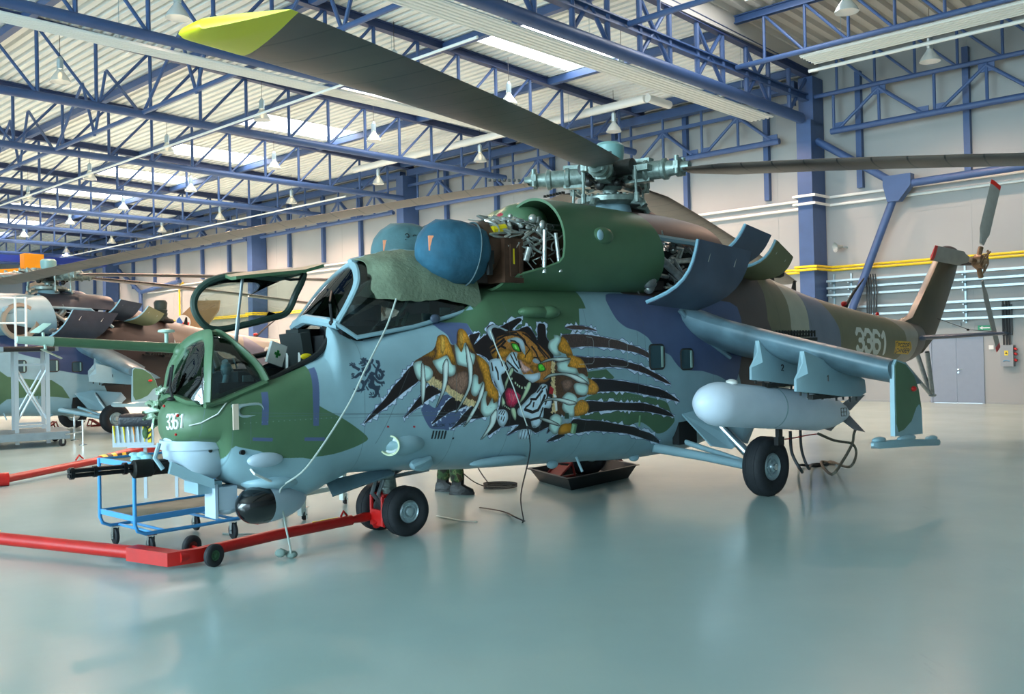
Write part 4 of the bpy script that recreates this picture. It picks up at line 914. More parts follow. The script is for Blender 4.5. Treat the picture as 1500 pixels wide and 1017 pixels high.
def hull2_image():
    cv = Canvas(res=110); P = PALc
    cv.poly([(-2.6, .5), (1.7, .5), (2.2, .95), (2.9, 1.0), (3.35, .95), (3.65, .9), (3.45, 1.2), (3.2, 1.38), (2.8, 1.4), (2.2, 1.5), (1.9, 1.75), (1.4, 2.1), (.6, 3.7), (-2.6, 3.7)], P['g'])
    cv.poly([(2.0, 2.2), (2.7, 1.98), (3.1, 1.88), (3.35, 1.62), (3.9, 1.5), (4.7, 1.45), (5, 3.7), (2.0, 3.7)], (62, 76, 112))
    cv.poly([(4.3, 3.7), (4.3, 1.6), (4.9, .3), (6.6, .3), (6.4, 1.8), (6.6, 3.7)], (40, 31, 31))
    cv.poly([(6.2, 3.7), (6.5, 2.2), (6.8, 1.2), (7.6, 1.2), (7.8, 2.3), (7.4, 3.7)], (84, 72, 60))
    cv.poly([(7.8, 3.7), (7.8, 2.3), (7.6, 1.2), (10.6, 1), (12.2, 1.4), (12.2, 3.7)], (138, 128, 112))
    cv.poly([(8.3, 1.2), (9.6, 1.2), (9.4, 2.0), (8.7, 2.5)], (110, 106, 120))
    write(cv, '3369', 8.72, 1.75, .275, .36, .065, (200, 202, 196), -.03) if '9' in FONT else write(cv, '33', 9.3, 1.75, .275, .36, .065, (200, 202, 196), -.03)
    return cv.image('hull_paint_parked')
def texmat(name, im, dirt=.12):
    m = bpy.data.materials.new(name); m.use_nodes = True; nt = m.node_tree; b = nt.nodes['Principled BSDF']
    uv = nt.nodes.new('ShaderNodeUVMap'); uv.uv_map = 'UVMap'; t = nt.nodes.new('ShaderNodeTexImage'); t.image = im; t.extension = 'EXTEND'
    nt.links.new(uv.outputs[0], t.inputs[0])
    tc = nt.nodes.new('ShaderNodeTexCoord'); n = nt.nodes.new('ShaderNodeTexNoise'); n.inputs['Scale'].default_value = 3.5; n.inputs['Detail'].default_value = 8
    nt.links.new(tc.outputs['Object'], n.inputs['Vector']); r = nt.nodes.new('ShaderNodeMapRange'); r.inputs['From Min'].default_value = .3; r.inputs['From Max'].default_value = .7; r.inputs['To Min'].default_value = 1-dirt; r.inputs['To Max'].default_value = 1.04
    nt.links.new(n.outputs['Fac'], r.inputs['Value'])
    v = nt.nodes.new('ShaderNodeVectorMath'); v.operation = 'SCALE'; nt.links.new(t.outputs[0], v.inputs[0]); nt.links.new(r.outputs[0], v.inputs['Scale']); nt.links.new(v.outputs[0], b.inputs['Base Color'])
    b.inputs['Roughness'].default_value = .42; b.inputs['Specular IOR Level'].default_value = .5
    return m
# ------------------------------------------------------------------ the helicopters (s aft of the nose wheels, l to port, z up)
def hv(s, l, z): return Vector((s, -l, z))
gA = mat('camo_green', (80, 112, 82), .42, noise=.1, nscale=3)
gG = mat('camo_grey', BASE, .42, noise=.07, nscale=3)
gGd = mat('camo_grey_worn', (100, 126, 138), .4, noise=.5, nscale=2.0)
gL = mat('grey_floor_lit', (178, 196, 210), .42, noise=.05, nscale=3)  # hull grey lightened: light bounced off the floor put into the colour
gS = mat('camo_slate', (72, 84, 104), .45, noise=.2, nscale=2.5)
gB = mat('soot_brown', (72, 60, 58), .5, noise=.3, nscale=2)
olive = mat('camo_olive', (108, 108, 78), .5, noise=.12, nscale=2)
bladeM = bpy.data.materials.new('blade_skin'); bladeM.use_nodes = True
def _blade():
    nt = bladeM.node_tree; b = nt.nodes['Principled BSDF']; tc = nt.nodes.new('ShaderNodeTexCoord'); sp = nt.nodes.new('ShaderNodeSeparateXYZ'); nt.links.new(tc.outputs['Object'], sp.inputs[0])
    a = nt.nodes.new('ShaderNodeMath'); a.operation = 'MODULO'; a.inputs[1].default_value = .36; nt.links.new(sp.outputs['X'], a.inputs[0])
    l = nt.nodes.new('ShaderNodeMath'); l.operation = 'LESS_THAN'; l.inputs[1].default_value = .018; nt.links.new(a.outputs[0], l.inputs[0])
    n = nt.nodes.new('ShaderNodeTexNoise'); n.inputs['Scale'].default_value = 1.6; n.inputs['Detail'].default_value = 5; nt.links.new(tc.outputs['Object'], n.inputs['Vector'])
    r = nt.nodes.new('ShaderNodeValToRGB'); r.color_ramp.elements[0].position = .35; r.color_ramp.elements[1].position = .65; r.color_ramp.elements[0].color = (*lin((60, 55, 53)), 1); r.color_ramp.elements[1].color = (*lin((92, 80, 72)), 1); nt.links.new(n.outputs[0], r.inputs[0])
    mx = nt.nodes.new('ShaderNodeMixRGB'); mx.inputs[2].default_value = (.012, .012, .012, 1); nt.links.new(l.outputs[0], mx.inputs[0]); nt.links.new(r.outputs[0], mx.inputs[1]); 
    ty = nt.nodes.new('ShaderNodeMath'); ty.operation = 'MULTIPLY_ADD'; ty.inputs[1].default_value = -.86; nt.links.new(sp.outputs['Y'], ty.inputs[0]); nt.links.new(sp.outputs['X'], ty.inputs[2])
    gt = nt.nodes.new('ShaderNodeMath'); gt.operation = 'GREATER_THAN'; gt.inputs[1].default_value = 8.65-.55+.15; nt.links.new(ty.outputs[0], gt.inputs[0])
    my = nt.nodes.new('ShaderNodeMixRGB'); my.inputs[2].default_value = (*lin((232, 216, 20)), 1); nt.links.new(gt.outputs[0], my.inputs[0]); nt.links.new(mx.outputs[0], my.inputs[1]); nt.links.new(my.outputs[0], b.inputs['Base Color'])
    b.inputs['Roughness'].default_value = .38
_blade()
hubm = mat('hub_metal', (136, 150, 144), .38, .5, noise=.35, nscale=16, bump=.15, bscale=40)
hubd = mat('hub_dark', (50, 50, 48), .5, .3, noise=.3, nscale=14)
dark_i = mat('cockpit_black', (14, 17, 20), .7)
seatm = mat('seat_fabric', (34, 42, 42), .8)
eng = mat('engine_brown', (92, 66, 52), .3, .3, noise=.3, nscale=10)
pipem = mat('engine_pipes', (196, 200, 196), .28, .75, noise=.3, nscale=20)
glassC = glassmat('canopy_glass', (206, 218, 220), .015, .04)
glassW = glassmat('window_glass', (120, 150, 155), .03, .15)
interior = mat('cabin_interior', (150, 180, 172), .7)
def hull_mesh(root, tm, variant):
    S_ = []; s = SEC[0][0]
    while s < SEC[-1][0]-1e-6:
        S_.append(s); s += .035 if s < 1 else .09
    S_.append(SEC[-1][0]); S_ += [x[0] for x in SEC]; S_ = sorted(set(round(x, 4) for x in S_))
    N = 72; vs = []; uv = []
    for s in S_:
        zb, zt, w, zc, nb, nt = _sp(s)
        for k in range(N):
            t = 2*PI*k/N; c, q = math.cos(t), math.sin(t)
            n = nt if q >= 0 else nb; H = (zt-zc) if q >= 0 else (zc-zb)
            l = w*math.copysign(abs(c)**(2/n), c); z = zc+H*math.copysign(abs(q)**(2/n), q)
            vs.append(hv(s, l, z)); uv.append(((s-TS0)/(TS1-TS0), (z-TZ0)/(TZ1-TZ0)))
    fs = []
    for i in range(len(S_)-1):
        for j in range(N):
            k = (j+1) % N; f = (i*N+j, i*N+k, (i+1)*N+k, (i+1)*N+j)
            c = sum((vs[x] for x in f), Vector())/4
            if -1.60 < c.x < -.9 and abs(c.y) < .36 and c.z > 1.6+(c.x+1.6)*.33: continue
            if -.84 < c.x < .62 and abs(c.y) < .43 and c.z > 1.92+(c.x+.7)*.2: continue
            if -2.1 < c.x < -1.59 and abs(c.y) < .36 and c.z > 1.45: continue
            fs.append(f)
    fs.append(tuple(range(N))); fs.append(tuple((len(S_)-1)*N+j for j in range(N)))
    me = bpy.data.meshes.new('fuselage'); me.from_pydata(vs, [], fs); L = me.uv_layers.new(name='UVMap')
    for lp in me.loops: L.data[lp.index].uv = uv[lp.vertex_index]
    me.materials.append(tm); bm = bmesh.new(); bm.from_mesh(me); bmesh.ops.recalc_face_normals(bm, faces=bm.faces); bm.to_mesh(me); bm.free()
    me.shade_smooth(); me.set_sharp_from_angle(angle=math.radians(38))
    o = bpy.data.objects.new('fuselage', me); COL.objects.link(o); o.parent = root
    return o
def loft_arcs(arcs, sub=5, n=24, phi0=-90, phi1=90):
    """arcs: list of functions phi-> point, interpolated into a grid"""
    P = [[Vector(a(math.radians(phi0+(phi1-phi0)*j/n))) for j in range(n+1)] for a in arcs]
    G = []
    cols = [catmull([P[i][j] for i in range(len(P))], sub) for j in range(n+1)]
    return [[cols[j][i] for j in range(n+1)] for i in range(len(cols[0]))]
def arc(pts):
    """port half given bottom to top as (s,l,z); mirrored; returns phi(-90 stbd..90 port) -> local vector"""
    full = [Vector((p[0], p[1], p[2])) for p in pts]; full = full+[Vector((p.x, -p.y, p.z)) for p in full[-2::-1]]
    c = catmull(full, 8); d = [0]
    for a, b_ in zip(c, c[1:]): d.append(d[-1]+(b_-a).length)
    def f(phi):
        t = (1-(phi+PI/2)/PI)*d[-1]
        for i in range(len(d)-1):
            if d[i+1] >= t-1e-9:
                u = (t-d[i])/max(d[i+1]-d[i], 1e-9); q = c[i].lerp(c[i+1], min(max(u, 0), 1)); return hv(*q)
        return hv(*c[-1])
    return f
def wheel(root, name, c, r, w, axis=(0, 1, 0), tire=None, hubmat=None):
    a = Vector(axis).normalized(); m = MB(); t = w/2
    m.lathe([(-t*.55, r*.42), (-t*.75, r*.5), (-t, r*.62), (-t*1.0, r*.78), (-t*.85, r*.92), (-t*.55, r*.985), (-t*.25, r), (t*.25, r), (t*.55, r*.985), (t*.85, r*.92), (t, r*.78), (t, r*.62), (t*.75, r*.5), (t*.55, r*.42)], c, a, 40)
    for k in (-.45, -.22, 0, .22, .45): m.lathe([(k*t-.004, r*.99), (k*t-.004, r*1.004), (k*t+.004, r*1.004), (k*t+.004, r*.99)], c, a, 40)
    o = m.build(name, tire or black_r, root)
    m = MB(); m.lathe([(-t*.8, .02), (-t*.8, r*.40), (-t*.7, r*.46), (-t*.5, r*.44), (t*.5, r*.44), (t*.7, r*.46), (t*.8, r*.42), (t*.62, r*.36), (t*.6, r*.2), (t*.85, r*.16), (t*.9, r*.12), (t*.9, .002)], c, a, 28)
    m.lathe([(t*.6, r*.3), (t*.8, r*.29), (t*.8, r*.26), (t*.6, r*.25)], c, a, 28)
    x = a.orthogonal().normalized(); y = a.cross(x)
    for k in range(8):
        q = Vector(c)+a*t*.62+(x*math.cos(k*PI/4)+y*math.sin(k*PI/4))*r*.31; m.cyl(q-a*.01, q+a*.012, r*.035, n=6)
    m.build('wheel_hub', hubmat or galv, o)
    return o
blade_y = bladeM
bladeP = bladeM.copy(); bladeP.name = 'blade_skin_plain'
for n_ in bladeP.node_tree.nodes:
    if n_.type == 'MATH' and n_.operation == 'GREATER_THAN': n_.inputs[1].default_value = 99
def blade(root, az, length=8.65, chord=.58, droop=.9, tipc=None, pitch=4, k=0, r0=1.04, z0=4.06, yel=True):
    """az measured from the nose direction towards port, in the rotor disc"""
    N = 30; rings = []; prof = []
    for j in range(20):
        t = 2*PI*j/20; c = (1-math.cos(t))/2; y = .075*(2.97*math.sqrt(max(c, 0))-1.26*c-3.5*c*c+2.84*c**3-1.0*c**4)*(1 if t < PI else -1)*.8; prof.append((c, y))
    def zr(r): return -droop*(r/8.65)**1.3
    for i in range(N+9):
        r = r0+(length-.18-r0)*i/N if i <= N else length-.18+.18*(i-N)/8; ch = chord*(.55+.45*min(1, (r-r0)/.5)) if r < r0+.5 else chord
        tw = math.radians(pitch-(r/length)*3); tip = max(0, (r-(length-.16))/.16)
        ring = []
        for c, y in prof:
            cc = c; x = (cc-.3)*ch; rr = r
            if tip > 0 and c < .35: x += tip**3*ch*.3*(1-c/.35)
            ring.append((rr, x*math.cos(tw)+y*ch*math.sin(tw), zr(r)-x*math.sin(tw)*1.0+y*ch*math.cos(tw)*(1-.4*tip)))
        rings.append(ring)
    m = MB(); m.rings(rings)
    o = m.build("rotor_blade", blade_y if k == 0 and yel else bladeP, root)
    # frame of the blade: x outboard, y trailing
    o.location = hv(3.441, 0, z0); d = Vector((-math.cos(az), -math.sin(az), 0))
    o.rotation_euler.z = math.atan2(d.y, d.x)
    # root fittings
    g = MB()
    g.lathe([(.2, .10), (.22, .12), (.5, .12), (.52, .145), (.56, .145), (.58, .115), (.74, .115), (.76, .135), (.8, .135), (.82, .1), (.92, .09), (.94, .115), (.98, .115), (1.0, .07), (1.1, .06)], (0, 0, 0), (1, 0, -.02), 16)
    g.box((.42, 0, .12), (.34, .13, .05)); g.box((.42, 0, -.12), (.34, .13, .05)); g.box((.97, 0, 0), (.06, .26, .09)); g.cyl((.97, -.1, -.11), (.97, -.1, .11), .03); g.cyl((.97, .1, -.11), (.97, .1, .11), .03)
    g.build('blade_grip', hubm, o)
    g = MB(); g.lathe([(.06, .07), (.22, .11)], (0, 0, 0), (1, 0, 0), 12); g.cyl((.2, -.16, .02), (.2, .16, .02), .09, n=12)
    g.lathe([(0, .1), (.3, .1), (.31, .08)], (.15, -.2, .03), (1, -.08, 0), 12)
    g.build('hinge_block', hubd, o)
    g = MB(); g.cyl((.48, -.24, .02), (.5, -.24, -.42), .018, n=8); g.cyl((.48, -.24, -.02), (.48, -.24, -.14), .03, n=8); g.cyl((.5, -.24, -.42), (.5, -.24, -.3), .032, n=8); g.box((.55, -.17, 0), (.2, .14, .07)); g.build('pitch_link', hubm, o)
    g = MB()
    for k in range(7): g.box((1.15+.06*k, .16+.02*k, -.03), (.03, .05, .03))
    g.build('root_cuff', hubd, o)
    return o
def make_heli(loc, yaw, main, label):
    root = empty('helicopter', loc, yaw, label, 'helicopter', 'parked helicopters')
    tm = texmat('hull_skin' if main else 'hull_skin_parked', hull_image() if main else hull2_image())
    hull_mesh(root, tm, main)
    gSd = mat('camo_slate_dark', (44, 50, 62), .45, noise=.2)
    G = gG; LEFT = (lambda m, n, mt, **k: m.build(n, mt, root, **k))
    B = lambda m, n, mt, p=root, **k: m.build(n, mt, p, **k)
    # ---- front cockpit
    if main:
        A1 = arc([(-2.2, .40, 1.44), (-2.24, .3, 1.50), (-2.28, .15, 1.53), (-2.30, 0, 1.54)])
        A2 = arc([(-2.17, .42, 1.45), (-2.16, .36, 1.66), (-2.10, .2, 1.79), (-2.13, 0, 1.83)])
        A3 = arc([(-2.14, .435, 1.46), (-2.11, .40, 1.74), (-2.03, .25, 1.96), (-1.96, 0, 2.03)])
        A4 = arc([(-1.88, .44, 1.53), (-1.86, .41, 1.78), (-1.84, .26, 1.97), (-1.84, 0, 2.05)])
        A5 = arc([(-1.60, .44, 1.62), (-1.66, .39, 1.76), (-1.78, .27, 1.92), (-1.83, 0, 2.04)])
        m = MB(); m.sheet(loft_arcs([A1, A2, A3, A4, A5]), .006); cg = B(m, 'front_canopy_glass', glassC)
        fr = MB()
        rib = lambda mm, P, w, fl=.45: mm.tube([p for p in P], w, 8, flat=fl)
        ph = [math.radians(a) for a in range(-90, 91, 6)]
        rib(fr, [A3(p)*1.0 for p in ph], .07, .4); rib(fr, [A5(p) for p in ph], .06, .5)
        # windscreen surround: base, both edges and the top
        fr.tube([hv(-2.15, .37, 1.45), hv(-2.23, .27, 1.46), hv(-2.26, .12, 1.5), hv(-2.27, -.05, 1.51), hv(-2.25, -.2, 1.48), hv(-2.19, -.33, 1.45)], .04, 8, flat=.6)
        fr.tube([hv(-2.24, -.26, 1.46), hv(-2.19, -.27, 1.62), hv(-2.12, -.27, 1.78), hv(-2.03, -.24, 1.93), hv(-1.95, -.1, 2.01), hv(-1.92, .05, 2.03)], .05, 8, flat=.6)
        for sg in (1, -1): fr.tube([hv(-2.16, .43*sg, 1.44), hv(-2.0, .445*sg, 1.47), hv(-1.8, .445*sg, 1.54), hv(-1.6, .44*sg, 1.61)], .05, 8, flat=.6)
        fr.tube([hv(-1.93, 0, 2.03), hv(-1.82, 0, 2.04)], .05, 8)
        B(fr, 'front_canopy_frame', gA)
        m = MB(); m.tube([hv(-2.3, .1, 1.50), hv(-2.31, .07, 1.6), hv(-2.26, .02, 1.78)], .012, 6); m.tube([hv(-2.33, .06, 1.6), hv(-2.27, .0, 1.76)], .009, 6); m.ell(hv(-2.3, .1, 1.49), (.05, .04, .02)); B(m, 'windscreen_wiper', blk_p)
        # seal round the open hatchway
        loop = [hv(-1.62, .38, 1.63), hv(-1.3, .385, 1.73), hv(-1.05, .385, 1.85), hv(-.93, .37, 2.0), hv(-.9, .25, 2.13), hv(-.9, 0, 2.2), hv(-.9, -.25, 2.13), hv(-.93, -.37, 2.0), hv(-1.05, -.385, 1.9), hv(-1.3, -.385, 1.84), hv(-1.6, -.38, 1.8), hv(-1.78, -.27, 1.93), hv(-1.8, 0, 2.0), hv(-1.76, .27, 1.9)]
        m = MB(); m.tube(catmull(loop, 4, True), .028, 8, closed=True); B(m, 'hatch_seal', dark_i)
        m = MB(); m.box(hv(-1.65, 0, 1.3), (1.0, .78, .02)); m.box(hv(-2.08, 0, 1.36), (.02, .6, .2)); m.box(hv(-1.9, -.36, 1.45), (.5, .02, .2)); m.box(hv(-1.9, .36, 1.42), (.5, .02, .16)); m.box(hv(-.94, 0, 1.6), (.04, .7, .85)); m.box(hv(-1.45, -.36, 1.5), (1.1, .02, .45)); m.box(hv(-1.45, .37, 1.48), (1.1, .02, .28)); B(m, 'cockpit_tub', dark_i)
        m = MB(); m.box(hv(-1.2, -.02, 1.5), (.3, .44, .12)); m.box(hv(-1.02, -.02, 1.75), (.1, .42, .62), Matrix.Rotation(-.15, 3, 'Y')); m.box(hv(-1.03, -.02, 2.0), (.12, .24, .18)); B(m, 'gunner_seat', seatm)
        m = MB(); m.tube([hv(-1.08, .1, 1.9), hv(-1.1, .12, 1.6)], .025, 6, flat=.3); m.tube([hv(-1.08, -.14, 1.9), hv(-1.1, -.12, 1.6)], .025, 6, flat=.3); m.box(hv(-.99, -.3, 1.95), (.02, .08, .1)); B(m, 'seat_harness', white_p)
        m = MB(); m.box(hv(-1.72, -.03, 1.56), (.12, .6, .3)); B(m, 'instrument_panel', mat('panel_teal', (30, 44, 48), .5))
        m = MB(); R = random.Random(4)
        m.ell(hv(-1.82, .12, 1.74), (.05, .05, .06)); m.cyl(hv(-1.82, .12, 1.68), hv(-1.86, .14, 1.55), .025); m.cyl(hv(-1.95, .1, 1.8), hv(-1.93, .1, 1.7), .02); m.box(hv(-1.7, .3, 1.62), (.1, .02, .11)); m.cyl(hv(-1.8, .05, 1.8), hv(-1.75, .0, 1.74), .03)
        for _ in range(10): m.ell(hv(-1.7+R.uniform(-.12, .1), .28+R.uniform(-.06, .05), 1.58+R.uniform(-.03, .08)), (.014,)*3, 8, 6)
        for _ in range(5): a = hv(R.uniform(-2.05, -1.75), R.uniform(0, .3), R.uniform(1.7, 1.85)); m.tube([a, a+Vector((.05, .03, -.09))], .008, 6)
        B(m, 'sight_controls', mat('control_grey', (150, 170, 170), .4))
        m = MB(); m.box(hv(-1.33, .12, 1.86), (.19, .03, .2), Matrix.Rotation(.3, 3, 'Y')@Matrix.Rotation(.25, 3, 'Z')); fp = B(m, 'first_aid_box', white_p)
        Rr = Matrix.Rotation(.3, 3, 'Y')@Matrix.Rotation(.25, 3, 'Z'); off = Rr @ Vector((0, -.018, 0))
        m = MB(); m.box(hv(-1.33, .12, 1.86)+off, (.07, .006, .024), Rr); m.box(hv(-1.33, .12, 1.86)+off, (.024, .006, .07), Rr); m.build('green_cross', mat('cross_green', (30, 120, 50), .5), fp, smooth=False)
        m = MB(); m.ell(hv(-1.12, .3, 1.83), (.06, .02, .03)); B(m, 'yellow_tag', yel_p)
        # raised hatch: frame loop, clear pane, prop
        H = [(-1.74, -.32, 2.10), (-1.88, -.34, 2.22), (-1.90, -.36, 2.38), (-1.80, -.35, 2.52), (-1.62, -.32, 2.60), (-1.4, -.28, 2.62), (-1.12, -.24, 2.60), (-.86, -.22, 2.67), (-.84, -.26, 2.58), (-.89, -.3, 2.45), (-.93, -.33, 2.33), (-1.0, -.34, 2.25), (-1.15, -.33, 2.21), (-1.45, -.32, 2.14)]
        hp = catmull([hv(*p) for p in H], 5, True); m = MB(); m.tube(hp, .034, 8, closed=True); hf = B(m, 'hatch_frame', mat('hatch_dark_green', (40, 62, 54), .4))
        m = MB(); c = sum(hp, Vector())/len(hp); nrm = Vector((0, .12, .02))
        g = [[c.lerp(p, t)+nrm*(1-t*t)*1.0 for p in hp+[hp[0]]] for t in (.02, .35, .65, .85, 1)]; m.sheet(g, .004); m.build('hatch_glass', glassmat('hatch_glass', (225, 235, 232), .02, .02), hf)
        m = MB(); m.sheet([[hv(-1.62, -.32, 2.62), hv(-1.66, -.1, 2.58), hv(-1.7, .1, 2.57)], [hv(-1.3, -.27, 2.64), hv(-1.3, -.05, 2.66), hv(-1.32, .12, 2.62)], [hv(-1.05, -.24, 2.63), hv(-1.05, -.05, 2.68), hv(-1.0, .1, 2.66)], [hv(-.84, -.22, 2.68), hv(-.8, -.05, 2.73), hv(-.8, .1, 2.72)]], .03); m.build('hatch_lip', gA, hf)
        m = MB(); m.tube([hv(-.98, .02, 2.63), hv(-1.02, .02, 2.57), hv(-1.12, .02, 2.56), hv(-1.18, .02, 2.575)], .012, 6); m.build('hatch_handle', blk_p, hf)
        m = MB(); m.cyl(hv(-1.53, -.12, 2.6), hv(-1.62, -.1, 2.02), .014, n=8); m.cyl(hv(-1.59, -.107, 2.2), hv(-1.62, -.1, 1.98), .02, n=8); B(m, 'hatch_prop', steel)
    # ---- rear cockpit
    if main:
        C0 = arc([(-.86, .38, 2.14), (-.90, .25, 2.19), (-.94, .12, 2.22), (-.95, 0, 2.23)])
        C1 = arc([(-.86, .41, 2.13), (-.69, .38, 2.36), (-.55, .29, 2.56), (-.44, 0, 2.74)])
        C2 = arc([(-.66, .47, 2.0), (-.5, .47, 2.3), (-.36, .36, 2.62), (-.25, 0, 2.80)])
        C3 = arc([(-.05, .5, 2.11), (-.02, .52, 2.35), (.05, .42, 2.66), (.1, 0, 2.86)])
        C4 = arc([(.66, .57, 2.29), (.66, .55, 2.42), (.7, .42, 2.66), (.72, 0, 2.86)])
        m = MB(); m.sheet(loft_arcs([C0, C1, C2, C3, C4], 6), .006); B(m, 'rear_canopy_glass', glassC)
        m = MB(); ph = [math.radians(a) for a in range(-90, 91, 6)]
        m.tube([C1(p) for p in ph], .04, 8, flat=.6); m.tube([hv(-.84, .42, 2.12), hv(-.9, .28, 2.15), hv(-.95, 0, 2.19), hv(-.9, -.28, 2.15), hv(-.84, -.42, 2.12)], .05, 8)
        for sg in (1, -1): m.tube([hv(-.88, .42*sg, 2.14), hv(-.68, .48*sg, 2.0), hv(-.05, .51*sg, 2.1), hv(.4, .54*sg, 2.21), hv(.7, .57*sg, 2.3)], .022, 8)
        m.tube([C4(p) for p in ph], .04, 8); m.tube([hv(-.44, 0, 2.75), hv(.1, 0, 2.88), hv(.72, 0, 2.88)], .05, 8)
        B(m, 'rear_canopy_frame', gG)
        m = MB(); m.tube([hv(-.89, .38, 2.14), hv(-.9, .37, 2.32)], .012, 6); m.tube([hv(-.9, .37, 2.34), hv(-.72, .1, 2.46)], .01, 6); m.ell(hv(-.88, .38, 2.14), (.04, .03, .03)); B(m, 'pilot_wiper', blk_p)
        m = MB(); m.box(hv(-.1, 0, 1.75), (1.4, .8, .02)); m.box(hv(.66, 0, 2.3), (.03, .9, .95)); m.box(hv(-.1, .42, 1.93), (1.4, .02, .36)); m.box(hv(-.1, -.42, 1.93), (1.4, .02, .36)); B(m, 'pilot_cockpit_tub', dark_i)
        m = MB(); m.box(hv(.15, 0, 2.0), (.4, .46, .12)); m.box(hv(.42, 0, 2.35), (.12, .46, .7)); m.box(hv(.38, 0, 2.66), (.12, .26, .14)); B(m, 'pilot_seat', seatm)
        m = MB(); m.box(hv(-.5, 0, 2.12), (.22, .66, .22)); m.lathe([(0, .14), (.05, .2), (.2, .2)], hv(-.42, .15, 2.12), (0, 0, 1), 16); B(m, 'pilot_panel_hood', mat('hood_black', (34, 34, 40), .35))
        m = MB(); m.ell(hv(.0, .42, 2.42), (.05, .03, .06)); m.tube([hv(-.15, .35, 2.1), hv(-.12, .36, 2.22), hv(-.06, .38, 2.3), hv(-.02, .4, 2.4)], .016, 6); m.tube([hv(-.1, .4, 2.12), hv(-.05, .42, 2.25)], .02, 6); m.box(hv(.2, .4, 2.2), (.12, .02, .08)); m.box(hv(.4, .44, 2.26), (.12, .02, .08)); B(m, 'cockpit_fitting', mat('fitting_pale_green', (130, 165, 150), .5))
        m = MB(); m.ell(hv(.17, .58, 2.18), (.06, .03, .045)); B(m, 'mirror_fairing', gS)
        # number on the nose, following the skin
        m = MB()
        for i, ch in enumerate('3361'):
            for st in FONT[ch]:
                pts = []
                for x, y in st:
                    L_ = .075+(i+x)*.056; z = 1.235+y*.12+(i+x)*.004; lo, hi = -2.338, -2.0
                    for _ in range(22):
                        md = (lo+hi)/2
                        if hw(md, z) > L_: hi = md
                        else: lo = md
                    pts.append(hv(hi-.003, L_, z))
                m.tube(pts, .0115, 6)
        B(m, 'nose_number', white_p)
        m = MB(); m.tube([hv(-2.26, .345, 1.27), hv(-2.18, .40, 1.29), hv(-2.06, .465, 1.36), hv(-1.98, .475, 1.46), hv(-1.9, .46, 1.53)], .006, 6); B(m, 'static_cord', white_p)
        m = MB()
        for a_, b_ in (((-2.35, .33, 1.36), (.014,)*3), ((-2.42, .22, 1.44), (.012,)*3), ((-2.36, .31, 1.2), (.012,)*3)): m.ell(hv(*a_), b_, 8, 6)
        B(m, 'red_mark', red_p)
        m = MB(); m.tube([hv(-1.95, .495, 1.42), hv(-1.72, .53, 1.43)], .012, 8); m.tube(catmull([hv(-1.86, .52, 1.42), hv(-1.72, .53, 1.43), hv(-1.68, .535, 1.38), hv(-1.72, .53, 1.34), hv(-1.86, .52, 1.33), hv(-1.9, .515, 1.38)], 4, True), .012, 6, closed=True); B(m, 'door_handle', galv)
        m = MB(); m.box(hv(-1.93, .53, 1.33), (.05, .012, .22)); B(m, 'remove_before_flight_tag', mat('tag_salmon', (235, 215, 195), .6))
        # air-data boom
        m = MB(); p0 = hv(-2.02, -.38, 1.93); p1 = hv(-3.36, -.42, 2.02)
        m.tube([p0, p0.lerp(p1, .12), p0.lerp(p1, .78), p0.lerp(p1, .8), p1], [.05, .045, .04, .04, .026], 12); ab = B(m, 'air_data_boom', gA)
        m = MB(); q = p0.lerp(p1, .86); m.tube([p0.lerp(p1, .81), p1+Vector((-.02, 0, 0))], [.043, .03], 12)
        for dz, dy in ((1, .3), (-1, -.3)):
            m.cyl(q, q+Vector((0, dy*.12, dz*.07)), .012, n=6); m.prism([q+Vector((-.02, dy*.2, dz*.07)), q+Vector((.1, dy*.5, dz*.15)), q+Vector((.06, dy*.8, dz*.155)), q+Vector((-.07, dy*.5, dz*.075))], (0, .006, .006))
        m.build('boom_vanes', mat('pale_green_metal', (176, 200, 186), .4), ab)
        m = MB(); q = p0.lerp(p1, .1)+Vector((0, 0, .04)); m.cyl(q, q+Vector((0, 0, .1)), .018, n=8); m.lathe([(0, .02), (.01, .075), (.03, .07), (.04, .03)], q+Vector((0, 0, .09)), n=16); m.build('boom_sensor', mat('pale_green_metal', (176, 200, 186)), ab)
        m = MB(); m.ell(hv(-1.98, -.34, 1.9), (.13, .09, .09)); m.tube([hv(-1.95, -.3, 1.86), hv(-1.9, -.36, 1.6)], .04, 8); B(m, 'boom_root', gA)
        # gun turret and chin sensors
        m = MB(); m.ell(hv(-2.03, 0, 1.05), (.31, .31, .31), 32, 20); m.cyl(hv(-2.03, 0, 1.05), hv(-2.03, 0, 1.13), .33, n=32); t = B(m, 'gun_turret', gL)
        m = MB(); m.lathe([(0, .015), (.01, .018), (.02, .015)], hv(-2.06, .295, 1.04), (0, -1, 0), 12); m.ell(hv(-2.05, .29, 1.13), (.012,)*3, 8, 6); m.build('turret_fittings', hubd, t)
        m = MB(); gp0 = hv(-2.2, 0, .92)
        for k in range(4):
            dy, dz = .028*math.cos(PI/4+k*PI/2), .028*math.sin(PI/4+k*PI/2); m.cyl(hv(-2.35, dy, .92+dz), hv(-3.12, dy, .925+dz), .017, n=10)
        for s_, r in ((-2.9, .05), (-3.08, .052), (-2.66, .055)): m.cyl(hv(s_, 0, .924), hv(s_-.03, 0, .924), r*.95, n=16)
        gb = m.build('gun_barrels', mat('gun_metal', (34, 36, 40), .3, .7, noise=.3, nscale=30), t)
        m = MB(); m.lathe([(0, .08), (.12, .085), (.14, .06), (.3, .055), (.32, .075), (.46, .078), (.48, .05)], hv(-2.14, 0, .91), hv(-1, 0, 0), 20)
        for k in range(6): m.cyl(hv(-2.28, .055*math.cos(k), .91+.055*math.sin(k)), hv(-2.46, .055*math.cos(k), .91+.055*math.sin(k)), .012, n=6); m.build('gun_receiver', hubd, t)
